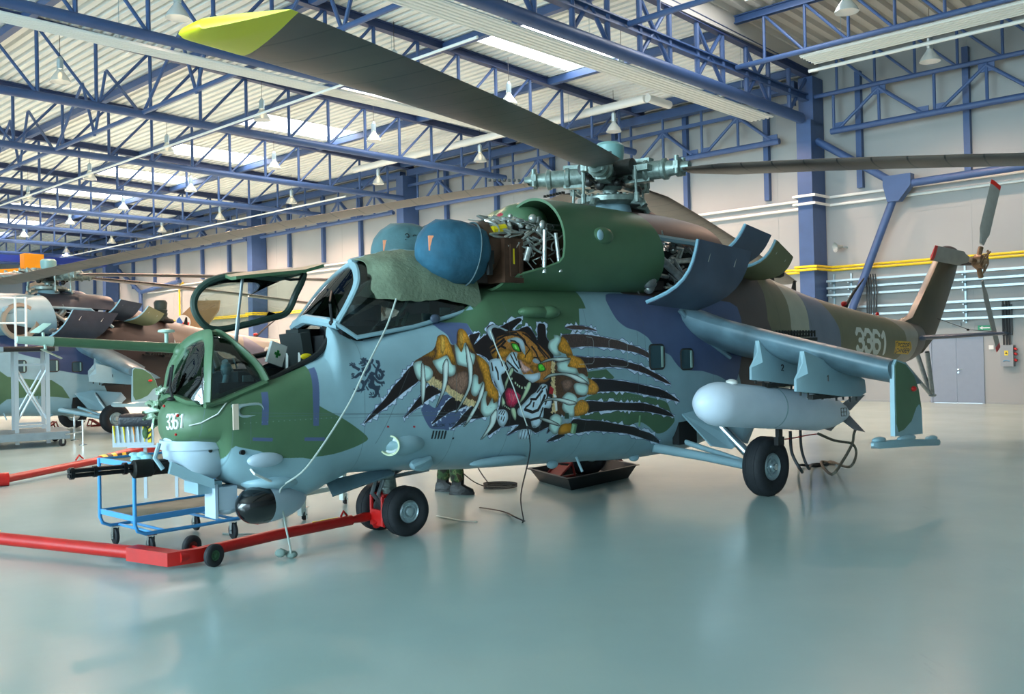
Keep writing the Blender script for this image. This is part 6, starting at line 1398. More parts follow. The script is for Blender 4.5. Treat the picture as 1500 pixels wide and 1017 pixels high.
# ------------------------------------------------------------------ things on and around the helicopter
def HW(s, l, z): return H0+Matrix.Rotation(YAW, 3, 'Z') @ Vector((s, -l, z))
def W3(*p): return Vector(p)
def put(m, name, mt, at, label=None, cat=None, group=None, rz=0, **k):
    o = m.build(name, mt, loc=at, rz=rz, **k); return tag(o, label, cat, group)
def child(root, m, nm, mt, **kw):
    inv = (Matrix.Translation(root.location) @ Matrix.Rotation(root.rotation_euler.z, 4, 'Z')).inverted()
    m.v = [tuple(inv @ Vector(p)) for p in m.v]; return m.build(nm, mt, root, **kw)
# padded intake covers
def bag(c, r, mt, lab, seed, strap=True):
    R = random.Random(seed); root = empty('intake_cover', c, YAW, lab, 'engine cover', 'padded covers over the engine intakes')
    m = MB(); ax = Vector((-1, .25, .15)).normalized(); X = ax; Y = ax.cross(Vector((0, 0, 1))).normalized(); Z = X.cross(Y)*-1
    rows_ = []
    prof = [(-.34, .78), (-.3, .92), (-.2, .99), (-.05, 1.0), (.08, .97), (.2, .86), (.29, .66), (.34, .42), (.36, .18), (.365, .01)]
    for h, q in prof:
        row = []
        for k in range(40):
            a = 2*PI*k/40; w = 1+.03*math.sin(3*a+h*9+seed)+.02*math.sin(7*a-h*16)+.012*math.sin(13*a+h*30)
            row.append(X*h*1.0+Y*math.cos(a)*r*q*w+Z*math.sin(a)*r*q*w*1.02)
        rows_.append(row)
    m.rings(rows_); m.build('cover_fabric', mt, root)
    m = MB(); m.tube([X*-.2+Y*math.cos(a)*r*1.03+Z*math.sin(a)*r*1.05 for a in [2*PI*k/32 for k in range(32)]], .012, 6, closed=True, flat=.6); m.build('hem_cord', mat('cord_grey', (70, 90, 96), .8), root)
    m = MB(); m.box(X*.33+Vector((.0, -r*.55, .0)), (.05, .06, .15), Matrix.Rotation(-.5, 3, 'Z')); m.build('orange_tag', mat('tag_orange', (240, 150, 110), .6), root)
    return root
sackA = mat('cover_blue', (40, 92, 116), .8, noise=.4, nscale=3, bump=1.0, bscale=4.5)
sackB = mat('cover_teal', (78, 112, 118), .8, noise=.25, nscale=4, bump=1.0, bscale=5)
b1 = bag(HW(.44, .50, 2.88), .315, sackA, 'large blue fabric cover on the near engine intake', 1)
b2 = bag(HW(.50, -.40, 2.93), .335, sackB, 'faded teal fabric cover on the far engine intake, with a handwritten number', 2)
m = MB()
for i, ch in enumerate('3361'):
    for st in FONT[ch]: m.tube([Vector((-.16+.085*i+.06*x, -.285+.02*abs(i-1.5), .12+.07*y-.01*i)) for x, y in st], .005, 5)
m.build('marker_number', blk_p, b2)
m = MB(); m.box(Vector((.26, -.3, -.08)), (.12, .03, .14)); m.box(Vector((.26, -.31, -.2)), (.05, .04, .12)); m.build('buckle_patch', mat('patch_black', (24, 28, 30), .6), b1)
# khaki canvas over the rear canopy
CAN = [arc([(-.62, .36, 2.40), (-.5, .37, 2.52), (-.4, .22, 2.73), (-.42, 0, 2.79)]), arc([(-.28, .545, 2.36), (-.27, .50, 2.56), (-.22, .35, 2.75), (-.2, 0, 2.86)]), arc([(0, .58, 2.35), (.0, .54, 2.53), (.05, .40, 2.74), (.1, 0, 2.92)]),
       arc([(.3, .60, 2.37), (.3, .57, 2.50), (.36, .44, 2.73), (.4, 0, 2.92)]), arc([(.74, .64, 2.28), (.74, .60, 2.46), (.74, .46, 2.72), (.74, 0, 2.91)])]
G_ = loft_arcs(CAN, 5, 30)
RC = Matrix.Rotation(YAW, 3, 'Z')
G_ = [[H0+RC @ (p+Vector((0, 0, .006*math.sin(i*1.9+j*.4)))) for j, p in enumerate(r)] for i, r in enumerate(G_)]
m = MB(); m.sheet(G_, .008)
cv_root = put(m, 'canopy_cover', mat('canvas_khaki', (116, 130, 108), .9, noise=.22, nscale=5, bump=.5, bscale=25), HW(0, 0, 2.4), 'khaki canvas sheet draped over the rear cockpit canopy', 'cover', rz=YAW)
cordm = mat('cord_pale', (176, 186, 180), .8)
def cord(P, r, mt, lab, cat='cord', k=6, grp=None, flat=1.0):
    m = MB(); m.tube(catmull([Vector(p) for p in P], k), r, 6, flat=flat); return put(m, 'tie_cord' if cat == 'cord' else cat, mt, Vector(P[-1]), lab, cat, grp)
cord([HW(-.28, .56, 2.37), HW(-.43, .60, 2.09), HW(-.73, .70, 1.71), HW(-.95, .69, 1.34), HW(-1.3, .6, .85), HW(-1.47, .42, .65), HW(-1.44, .42, .4), HW(-1.36, .37, .12), HW(-1.33, .33, .03)], .009, cordm, 'long pale cord from the canvas sheet round the sensor ball to the floor')
cord([HW(.74, .65, 2.29), HW(.74, .83, 1.9), HW(.9, .895, 1.5), HW(1.08, .89, 1.1), HW(1.1, .89, 1.06)], .007, cordm, 'pale cord crossing the painted tiger face from the rear of the canvas')
m = MB(); m.ell(HW(-1.32, .32, .035), (.055, .04, .035)); m.ell(HW(-1.42, .30, .06), (.05, .03, .04)); m.tube([HW(-1.35, .32, .06), HW(-1.42, .3, .1)], .008, 6); put(m, 'cord_weight', mat('cloth_greygreen', (120, 138, 132), .9, bump=.4), HW(-1.33, .32, 0), 'small grey cloth weight on the floor at the end of the pale cord', 'weight')
strapm = mat('strap_black', (26, 26, 30), .8)
cord([HW(1.1, .885, 1.06), HW(1.12, .90, .8), W3(.06, 10.0, .3), W3(.08, 9.98, .04), W3(.07, 9.97, .015)], .019, strapm, 'black strap hanging from the tiger painting down to the floor', 'strap', flat=.35)
cord([W3(.09, 9.99, .015), W3(-.02, 10.2, .03), W3(-.1, 10.55, .012), W3(-.22, 10.7, .02), W3(-.42, 10.95, .012)], .016, strapm, 'loose end of black strap lying curled on the floor', 'strap', flat=.35)
cord([W3(-.89, 10.47, .01), W3(-.75, 10.3, .015), W3(-.6, 10.15, .01), W3(-.42, 10.02, .012)], .014, mat('tape_pale', (178, 204, 200), .6), 'pale twisted tape lying on the floor beside the nose wheels', 'tape', flat=.3)
cord([W3(-3.05, 9.7, .01), W3(-2.9, 9.63, .012), W3(-2.5, 9.6, .012), W3(-2.2, 9.75, .01), W3(-2.0, 9.9, .01)], .01, cordm, 'pale cord lying on the floor behind the tow bar wheels')
# cables on the floor behind
cb = mat('cable_dark', (34, 38, 40), .6)
m = MB(); P = [W3(-.62, 13.2, .5), W3(-.5, 13.0, .2), W3(-.35, 12.7, .02)]
for k in range(40): a = k*.5; P.append(W3(-.2+.22*math.cos(a+PI)+.02*math.sin(k), 12.55+.16*math.sin(a+PI), .01+.0015*k))
m.tube(catmull(P, 3), .009, 6); put(m, 'cable_coil', cb, W3(-.2, 12.55, 0), 'thin dark cable coiled on the floor beyond the painted fuselage', 'cable')
m = MB(); m.tube(catmull([HW(1.2, -.4, .6), W3(-1.0, 12.7, .5), W3(-.6, 12.7, .1), W3(-.3, 12.45, .012)], 6), .008, 6); put(m, 'cable_coil', cb, W3(-.3, 12.45, 0), 'thin dark cable running from behind the soldier to the coil', 'cable')
# clamp and ropes under the drop tank
def on2(s, z, l=1.7): return HW(s, l, z)
root = empty('ground_clamp', on2(4.5, .66), YAW, 'small black clamp with a red strap hanging under the white drop tank', 'clamp')
m = MB(); m.box(on2(4.5, .68), (.13, .06, .1), Matrix.Rotation(YAW, 3, 'Z')); m.box(on2(4.5, .78), (.08, .05, .12), Matrix.Rotation(YAW, 3, 'Z')); child(root, m, 'clamp_body', blk_p, smooth=False)
m = MB(); m.tube([on2(4.56, .69), on2(4.85, .69), on2(5.1, .70), on2(5.35, .70)], .018, 6, flat=.4); child(root, m, 'red_strap', red_p)
cord([on2(4.75, .78), on2(4.78, .5), on2(5.0, .25), W3(4.2, 13.8, .06), W3(4.5, 14.0, .02), W3(4.75, 14.15, .02)], .02, cb, 'left of two black hoses hanging from the drop tank to the floor', 'hose')
cord([on2(4.98, .78), on2(5.0, .52), on2(5.15, .28), W3(4.45, 13.95, .05), W3(4.7, 14.15, .03)], .018, cb, 'right of two black hoses hanging from the drop tank to the floor', 'hose')
rope = mat('rope_brown', (98, 96, 84), .9, noise=.3, nscale=30)
cord([on2(5.4, .70), on2(5.8, .58), on2(6.25, .5), on2(6.35, .35), on2(6.15, .2), W3(4.9, 14.4, .03), W3(4.75, 14.2, .03)], .018, rope, 'brown rope looping from the clamp to the floor below the tank tail', 'rope')
cord([on2(6.05, .85), on2(6.35, .74), on2(6.3, .62), on2(6.25, .5), on2(6.0, .3), on2(5.7, .15), W3(4.7, 14.3, .04), W3(4.85, 14.15, .03), W3(4.9, 14.35, .03)], .02, rope, 'knotted brown rope hanging from the fins of the drop tank', 'rope')
# tow bar
redb = mat('tow_red', (186, 26, 20), .38, noise=.15, nscale=6)
jp = W3(-2.95, 8.13, .1)
root = empty('tow_bar', jp, 0, 'red steel tow bar hooked to the nose wheels, resting on two small wheels', 'tow bar')
m = MB(); m.tube([W3(-5.9, 9.5, .12), W3(-5.0, 9.1, .115), W3(-3.4, 8.35, .105)], .06, 14); m.rings([[W3(x, y, z)+Vector((0, 0, h))+Vector((.4, .9, 0)).normalized()*w for w, h in ((-.07, -.06), (.07, -.06), (.07, .06), (-.07, .06))] for x, y, z in ((-3.45, 8.37, .105), (-3.0, 8.15, .09), (-2.75, 8.28, .1))]); child(root, m, 'handle_bar', redb)
m = MB(); m.tube([W3(-2.95, 8.15, .1), W3(-2.3, 8.85, .14), W3(-1.66, 9.42, .17)], .052, 14); m.tube([W3(-1.66, 9.42, .17), W3(-1.55, 9.52, .175), W3(-1.45, 9.6, .18)], [.035, .05, .035], 12); m.tube([W3(-1.75, 9.33, .22), W3(-1.73, 9.36, .27), W3(-1.70, 9.39, .22)], .012, 6); child(root, m, 'draw_bar', redb)
m = MB()
for t in (.55, .65, .75): a = W3(-2.3, 8.85, .14).lerp(W3(-1.66, 9.42, .17), t); m.box(a+Vector((-.0, 0, .048)), (.11, .02, .012), Matrix.Rotation(.73, 3, 'Z'))
child(root, m, 'hazard_mark', yel_p)
m = MB()
for k in range(4): a = W3(-5.0, 9.1, .115)+Vector((-.09*k, .04*k, .062)); m.box(a-Vector((.1, -.05, 0)), (.04, .1, .008), Matrix.Rotation(-.42+.5, 3, 'Z'))
child(root, m, 'hazard_mark', yel_p)
m = MB(); ax = HW(0, 1, 0)-HW(0, 0, 0); fw = HW(1, 0, 0)-HW(0, 0, 0); c = HW(-.16, 0, .2)
for sg in (1, -1):
    o_ = ax*.1*sg; P = [c+o_+fw*-.02+Vector((0, 0, .2)), c+o_+fw*-.02+Vector((0, 0, -.1)), c+o_+fw*.03+Vector((0, 0, -.1)), c+o_+fw*.26+Vector((0, 0, .16)), c+o_+fw*.26+Vector((0, 0, .2))]
    m.tube(P[:2], .02, 6); m.tube([P[1], P[3]], .022, 6); m.tube([P[0], P[4]], .022, 6); m.tube([P[4], P[3]], .02, 6)
m.box(c+fw*-.02+Vector((0, 0, -.02)), (.03, .2, .16), Matrix.Rotation(YAW, 3, 'Z')); m.tube([c+fw*-.03+Vector((0, 0, -.1)), W3(-1.45, 9.6, .18)], .04, 8); child(root, m, 'fork_bracket', mat('bracket_red', (214, 28, 26), .35), ang=25)
tw = mat('tyre_small', (36, 38, 42), .7, noise=.15, nscale=30)
ga = mat('rim_green', (58, 96, 66), .45)
axd = Vector((.86, -.5, 0)); 
wheel(root, 'support_wheel', (0, 0, 0), .1, .06, axd, tw, ga).location = W3(-2.66, 8.2, .1)-jp
wheel(root, 'support_wheel', (0, 0, 0), .1, .06, axd, tw, mat('rim_red', (120, 50, 44), .5)).location = W3(-3.0, 8.62, .1)-jp
m = MB(); m.cyl(W3(-2.66, 8.2, .1), W3(-3.0, 8.62, .1), .015, n=8); child(root, m, 'axle', redb)
root = empty('tow_bar', W3(-7.3, 15.2, .1), 0, 'second red tow bar with a black and yellow striped sleeve, lying behind the blue trolley', 'tow bar')
m = MB(); m.tube([W3(-9.5, 12.6, .1), W3(-7.55, 13.9, .1)], .1, 12); m.tube([W3(-7.6, 13.85, .1), W3(-7.12, 16.0, .13)], .06, 12); m.tube([W3(-7.25, 15.4, .2), W3(-7.24, 15.5, .27), W3(-7.22, 15.6, .2)], .014, 6); m.tube([W3(-7.12, 16.0, .13), W3(-7.0, 17.2, .16), W3(-6.5, 18.1, .16)], .075, 10)
for k in range(5): m.ell(W3(-7.0+.1*k, 17.1+.2*k, .22), (.05,)*3, 8, 6)
child(root, m, 'bar', redb)
m = MB()
for k in range(3): m.tube([W3(-7.11+.03*k, 16.0+.3*k, .135), W3(-7.1+.03*k, 16.14+.3*k, .137)], .075, 10)
child(root, m, 'yellow_stripe', yel_p)
m = MB()
for k in range(3): m.tube([W3(-7.1+.03*k, 16.14+.3*k, .137), W3(-7.08+.03*k, 16.3+.3*k, .137)], .074, 10)
child(root, m, 'black_stripe', blk_p)
# blue trolley
bl = mat('trolley_blue', (70, 150, 210), .35); shelf = mat('shelf_mat', (92, 104, 84), .55, noise=.3, nscale=6)
A0 = W3(-4.08, 9.15, 0); ex = (W3(-3.53, 8.64, 0)-A0); ey = Vector((ex.y*-1, ex.x, 0)).normalized()*1.15; ey = Vector((.66, .75, 0)).normalized()*1.25
root = empty('tool_trolley', A0+(ex+ey)*.5, 0, 'light blue two-shelf trolley on four castors in front of the nose gun', 'trolley')
def tp(a, b_, z): return A0+ex*a+ey*b_+Vector((0, 0, z))
for z, nm in ((.86, 'top_shelf'), (.36, 'lower_shelf')):
    m = MB(); m.hexa([tp(a, b_, z+dz) for a in (.03, .97) for b_ in (.02, .98) for dz in (-.015, 0)]); sh = child(root, m, nm, shelf, smooth=False)
    m = MB()
    for p, q in (((0, 0), (1, 0)), ((0, 1), (1, 1)), ((0, 0), (0, 1)), ((1, 0), (1, 1))): m.hexa([tp(*p, z-.03)+o for o in (Vector((0, 0, 0)), Vector((0, 0, .05)))]+[tp(*p, z-.03)+ex.normalized()*.02*(1 if p[0] == q[0] else 0)+ey.normalized()*.02*(1 if p[1] == q[1] else 0)+o for o in (Vector((0, 0, 0)), Vector((0, 0, .05)))]+[tp(*q, z-.03)+o for o in (Vector((0, 0, 0)), Vector((0, 0, .05)))]+[tp(*q, z-.03)+ex.normalized()*.02*(1 if p[0] == q[0] else 0)+ey.normalized()*.02*(1 if p[1] == q[1] else 0)+o for o in (Vector((0, 0, 0)), Vector((0, 0, .05)))])
    child(root, m, 'shelf_rim', bl, smooth=False)
for a in (0, 1):
    m = MB(); P = [tp(a, 0, .88), tp(a, 0, .3), tp(a, .02, .24), tp(a, .08, .205), tp(a, .5, .2), tp(a, .92, .205), tp(a, .98, .24), tp(a, 1, .3), tp(a, 1, .88)]
    m.tube(P, .018, 10); child(root, m, 'tube_frame', bl)
m = MB()
for b_ in (.15, .25, .75, .85): m.tube([tp(0, b_, .2), tp(1, b_, .2)], .014, 8)
child(root, m, 'cross_tubes', bl)
def castor(root, c, r=.085, br=False, turn=.5):
    e = bpy.data.objects.new('castor', None); COL.objects.link(e); e.parent = root; e.location = c-root.location if root else c; e.rotation_euler.z = turn
    m = MB(); m.box((0, 0, .02), (.09, .09, .008)); m.box((0, .028, -.05), (.05, .004, .12)); m.box((0, -.028, -.05), (.05, .004, .12)); m.cyl((0, -.035, -r+.0), (0, .035, -r), .01, n=8); m.build('fork', chrome, e, smooth=False)
    w = MB(); w.lathe([(-.016, r*.3), (-.018, r*.9), (-.012, r), (.012, r), (.018, r*.9), (.016, r*.3)], (0, 0, -r), (0, 1, 0), 20); w.build('castor_wheel', black_r, e)
    return e
for a, b_ in ((0, .12), (1, .12), (0, .82), (1, .82)): castor(root, tp(a, b_, .172), .083, turn=2.3)
m = MB(); R = random.Random(5)
for k in range(7): m.ell(tp(.75+R.uniform(-.12, .12), .1+R.uniform(-.03, .05), .9+R.uniform(-.01, .03)), (R.uniform(.03, .06), R.uniform(.03, .06), R.uniform(.02, .04)), 9, 7)
put(m, 'cleaning_rag', mat('rag_pale_blue', (150, 205, 215), .9, bump=.8, bscale=18), tp(.75, .1, .87), 'crumpled pale blue rag on the top shelf of the blue trolley', 'rag')
bgm = mat('bag_navy', (44, 58, 112), .7, noise=.2, nscale=9, bump=.6, bscale=14)
root = empty('tool_bag', tp(.7, .55, .87), 0, 'dark blue tool bag with a yellow label standing on the blue trolley', 'bag')
m = MB(); m.rings([[tp(.7, .55, 0)+Vector((a*w*.13, b_*w*.09, z)) for a, b_ in ((-1, -1), (-.2, -1.15), (1, -1), (1.1, 0), (1, 1), (-1, 1), (-1.1, 0))] for z, w in ((.87, .95), (.95, 1.1), (1.05, 1.05), (1.13, .85), (1.16, .5))]); child(root, m, 'bag_body', bgm)
m = MB(); m.box(tp(.7, .55, 1.08)+Vector((-.02, -.105, 0)), (.09, .012, .035)); child(root, m, 'yellow_label', yel_p, smooth=False)
m = MB(); m.tube([tp(.7, .55, 1.14)+Vector((-.1, -.05, 0)), tp(.7, .55, 1.2)+Vector((0, -.05, 0)), tp(.7, .55, 1.14)+Vector((.1, -.05, 0))], .012, 6); child(root, m, 'bag_handle', blk_p)
# hanging tool board and black case on a service cart behind
root = empty('service_cart', W3(-4.98, 12.2, 0), .1, 'grey service cart with hand tools in a rack, left of the helicopter nose', 'cart')
gy = mat('rack_grey', (172, 184, 194), .4)
m = MB(); m.box((0, -.02, .84), (.52, .03, .28)); m.box((.28, .1, .7), (.7, .3, .03)); m.box((.5, .15, .35), (.04, .04, .7)); m.box((.1, .15, .35), (.04, .04, .7)); m.build('rack_panel', gy, root, smooth=False)
tl = [yel_p, steel, yel_p, chrome, mat('tool_orange', (220, 140, 40), .5), steel, yel_p]
for k in range(7):
    m = MB(); x = -.24+.062*k; m.cyl((x, -.05, .98), (x+.012, -.05, .86), .014, .008, 8); m.cyl((x+.012, -.05, .86), (x+.02, -.05, .76), .006, n=6); m.build('hand_tool', tl[k], root)
m = MB(); m.box((.21, -.042, .86), (.045, .012, .22)); hz = m.build('hazard_strip', yel_p, root, smooth=False)
m = MB()
for k in range(3): m.prism([(.19, -.05, .78+.07*k), (.232, -.05, .81+.07*k), (.232, -.05, .84+.07*k), (.19, -.05, .81+.07*k)], (0, .002, 0))
m.build('hazard_bars', blk_p, hz, smooth=False)
m = MB(); m.ell((.16, -.05, .88), (.04, .02, .08)); m.build('camouflage_pouch', mat('pouch_camo', (70, 100, 60), .8, noise=.5, nscale=40), root)
m = MB()
for z, w in ((1, 1),): m.rings([[(x0, a, b_) for a, b_ in ((-.14, 1.0), (-.16, 1.04), (-.15, 1.12), (-.1, 1.16), (.1, 1.16), (.15, 1.12), (.16, 1.04), (.14, 1.0))] for x0 in (-.12, .62)])
m.rings([[(-.15, a*.9, 1.08+(b_-1.08)*.9) for a, b_ in ((-.14, 1.0), (-.16, 1.04), (-.15, 1.12), (-.1, 1.16), (.1, 1.16), (.15, 1.12), (.16, 1.04), (.14, 1.0))], [(-.12, a, b_) for a, b_ in ((-.14, 1.0), (-.16, 1.04), (-.15, 1.12), (-.1, 1.16), (.1, 1.16), (.15, 1.12), (.16, 1.04), (.14, 1.0))]])
put_ = m.build('equipment_case', mat('case_black', (32, 36, 44), .35, bump=.3), None); put_.location = (-4.98, 12.2, -.03); put_.rotation_euler.z = .1; tag(put_, 'black padded case lying on top of the grey service cart', 'case')
# camouflage jacket over the far side of the nose
m = MB(); R = random.Random(8)
G_ = [[HW(-2.26+.06*i, -.22-.05*j, 1.52+.03*math.sin(i*1.7+j)-.012*j*j+.02*R.random()) for j in range(6)] for i in range(6)]
m.sheet(G_, .03)
for q in range(16):
    c_ = HW(-2.2+R.uniform(-.08, .1), -.4+R.uniform(-.1, .06), 1.45+R.uniform(-.12, .1)); m.tube([c_, c_+Vector((R.uniform(-.09, .09), R.uniform(-.05, .05), R.uniform(-.08, .06))), c_+Vector((R.uniform(-.12, .12), R.uniform(-.05, .05), R.uniform(-.12, .02)))], [R.uniform(.02, .05), R.uniform(.03, .05), .015], 7)
jm = mat('jacket_camo', (132, 160, 138), .9, noise=.3)
nt = jm.node_tree; tc_ = nt.nodes.new('ShaderNodeTexCoord'); nz_ = nt.nodes.new('ShaderNodeTexNoise'); nz_.inputs['Scale'].default_value = 14; nt.links.new(tc_.outputs['Object'], nz_.inputs['Vector'])
rp_ = nt.nodes.new('ShaderNodeValToRGB'); rp_.color_ramp.interpolation = 'CONSTANT'; rp_.color_ramp.elements[0].color = (*lin((60, 74, 56)), 1); rp_.color_ramp.elements[1].position = .46; rp_.color_ramp.elements[1].color = (*lin((150, 176, 150)), 1)
e_ = rp_.color_ramp.elements.new(.56); e_.color = (*lin((204, 222, 204)), 1); nt.links.new(nz_.outputs['Fac'], rp_.inputs[0]); nt.links.new(rp_.outputs[0], nt.nodes['Principled BSDF'].inputs['Base Color'])
put(m, 'folded_jacket', jm, HW(-2.3, -.3, 1.4), 'pale camouflage jacket bundled on the far side of the nose', 'jacket')
# aluminium access stand at the far left
alu = mat('aluminium', (188, 200, 206), .35, .5); rz = .55
root = empty('access_stand', W3(-10.5, 20.3, 0), rz, 'tall aluminium access stand with guard rail and black bumper at the left edge', 'work platform')
XL, XM, XR = -1.5, -.30, .30
Y0_, Y1_ = -.2, .9
m = MB()
for x, y in ((XM, Y0_), (XR, Y0_), (XM, Y1_), (XR, Y1_), (-1.05, Y0_-.45), (-1.05, Y1_)): m.box((x, y, 1.12), (.08, .08, 2.1)); 
m.build('upright_post', alu, root, smooth=False)
for y in (Y0_, Y1_):
    m = MB(); m.tube([(XM, y, .55), (XR, y, 1.7)], .025, 6); m.tube([(XM, y, 1.7), (XR, y, .55)], .025, 6); m.box((0, y, .45), (.6, .05, .05)); m.box((0, y, 1.78), (.6, .05, .05)); m.build('cross_bracing', alu, root, smooth=False)
m = MB(); m.box((-.6, .3, 2.12), (2.2, 1.5, .1)); m.build('deck', mat('deck_aluminium', (150, 165, 172), .4, .3), root, smooth=False)
m = MB(); m.cyl((-.55, Y0_-.3, 2.12), (.42, Y0_-.3, 2.12), .055, n=12); m.build('bumper', blk_p, root)
m = MB()
for x, y in ((-.3, Y0_), (-.1, Y0_), (-1.6, Y0_)): m.cyl((x, y, 2.15), (x, y, 3.25), .025, n=8)
for z in (2.68, 3.22): m.cyl((-1.6, Y0_, z), (-.1, Y0_, z), .022, n=8)
m.build('guard_rail', white_p, root)
m = MB(); m.box((-.6, .3, .24), (2.6, 1.6, .16)); m.build('base_frame', mat('stand_grey', (120, 134, 140), .5, noise=.15), root, smooth=False)
for x, y in ((.85, -.5), (.85, 1.0)):
    m = MB(); m.cyl((x+.1, y, .0), (x+.1, y, .55), .022, n=8); m.lathe([(0, .09), (.015, .085), (.02, .03)], (x+.1, y, 0), n=16); m.cyl((x-.0, y, .54), (x+.2, y, .54), .012, n=6); m.tube([(x-.25, y, .25), (x+.1, y, .3)], .02, 6); m.build('levelling_jack', chrome, root)
for x, y in ((.55, -.45), (-1.6, -.45), (.55, 1.05)):
    e = castor(root, root.location+Matrix.Rotation(rz, 3, 'Z') @ Vector((x, y, .17)), .085); e.location = (x, y, .17)
# white workstand behind the nose gear
wp = mat('stand_white', (214, 226, 222), .4)
root = empty('work_stand', W3(-2.0, 10.75, 0), .95, 'white square-tube work stand on castors behind the nose wheels', 'stand')
m = MB()
for x, y in ((-.52, .1), (.38, -.2), (-.45, .5), (.5, .5)): m.box((x, y, .37), (.065, .065, .62))
m.build('stand_post', wp, root, smooth=False)
m = MB(); m.box((.0, .5, .5), (1.0, .05, .05)); m.box((0, .2, .28), (1.0, .05, .05)); m.box((-.5, .3, .3), (.05, .5, .05)); m.tube([(-.5, .5, .3), (-.3, .45, .7)], .03, 6); m.tube([(.5, .5, .65), (-.45, .5, .45)], .026, 6); m.build('rails', wp, root, smooth=False)
m = MB(); m.box((.25, .35, .7), (.5, .3, .1)); m.build('blue_clamp', mat('clamp_blue', (70, 130, 200), .4), root, smooth=False)
for x, y in ((-.52, .1), (.38, -.2), (-.45, .5), (.5, .5)): e = castor(root, Vector((0, 0, 0)), .06); e.location = (x+.04, y, .124)
# drip tray with the far main wheel, chocks
root = empty('drip_tray', W3(.95, 13.0, 0), 0, 'large black drip tray under the far main wheel', 'tray')
cs = [W3(.2, 13.15, 0), W3(.68, 12.0, 0), W3(1.75, 13.3, 0), W3(1.3, 14.4, 0)]; cc = sum(cs, Vector())/4
m = MB()
def ringz(k, z): return [cc+(p-cc)*k+Vector((0, 0, z)) for p in cs]
m.rings([ringz(.82, .0), ringz(.98, .17), ringz(1.04, .175), ringz(1.04, .185), ringz(.96, .185), ringz(.8, .02)], cap=True); child(root, m, 'tray_shell', mat('tray_black', (24, 26, 28), .45), ang=25)
def chock(c, rot, lab):
    root = empty('wheel_chock', c, rot, lab, 'wheel chock', 'red wheel chocks'); m = MB()
    for y in (-.14, .14):
        m.tube([(-.16, y, .02), (.16, y, .02)], .018, 6); m.tube([(-.16, y, .02), (.1, y, .2)], .018, 6); m.tube([(.1, y, .2), (.16, y, .02)], .018, 6)
    m.tube([(.1, -.14, .2), (.1, .14, .2)], .018, 6); m.tube([(-.16, -.14, .02), (-.16, .14, .02)], .018, 6); m.tube([(.02, -.14, .12), (.02, .14, .12)], .015, 6); m.box((-.04, 0, .09), (.24, .28, .01), Matrix.Rotation(-.6, 3, 'Y')); m.build('frame', mat('chock_red', (130, 36, 32), .5), root)
pm = HW(4.486, -1.515, 0)
chock(HW(4.486-.58, -1.50, .03), YAW, 'dark red chock ahead of the far main wheel, in the drip tray')
chock(HW(4.486+.58, -1.50, .03), YAW+PI, 'dark red chock behind the far main wheel, in the drip tray')
Q2 = lambda s, l: Vector((-14.36, 21.52, 0))+Matrix.Rotation(math.radians(43.9), 3, 'Z') @ Vector((s, -l, 0))
chock(Q2(4.486-.58, -1.5), math.radians(43.9), 'dark red chock at the far wheel of the parked helicopter, left one')
chock(Q2(4.486+.58, -1.5), math.radians(43.9)+PI, 'dark red chock at the far wheel of the parked helicopter, right one')
# fin of a third helicopter beyond
root = empty('helicopter', W3(-11.0, 30.2, 0), .12, 'tan tail of a third helicopter with a round emblem, beyond the parked one', 'helicopter')
tan = mat('camo_tan', (150, 122, 86), .5, noise=.12)
m = MB(); m.tube([(-6.5, 0, 1.9), (-2, 0, 1.95), (.5, 0, 2.0)], [.6, .45, .25], 16); m.build('tail_boom', tan, root)
m = MB(); m.prism([(-.9, -.1, 2.3), (-.1, -.1, 2.9), (.6, -.1, 3.55), (.72, -.1, 3.72), (1.5, -.1, 3.72), (1.45, -.1, 3.4), (.9, -.1, 2.6), (.6, -.1, 1.9), (-.6, -.1, 1.8)], (0, .2, 0)); fn = m.build('tail_fin', tan, root, smooth=False)
c = Vector((.35, -.115, 3.02)); 
m = MB(); m.cyl(c, c+Vector((0, -.01, 0)), .24, n=32); m.build('roundel_white', white_p, fn)
for nm, col, a0, a1 in (('roundel_blue', (60, 110, 175), 120, 240), ('roundel_red', (225, 60, 40), 240, 360)):
    m = MB(); m.prism([c+Vector((0, -.014, 0))]+[c+Vector((.2*math.cos(math.radians(a0+(a1-a0)*k/12)), -.014, .2*math.sin(math.radians(a0+(a1-a0)*k/12)))) for k in range(13)], (0, -.006, 0)); m.build(nm, mat(nm, col, .4), fn, smooth=False)
m = MB(); m.box((-6.2, .0, .8), (.1, .1, 1.6)); m.box((.3, 0, .5), (.06, .06, 1.1)); m.box((.3, 0, 1.2), (.06, .06, 1.2)); m.build('tail_support', steel, root, smooth=False)
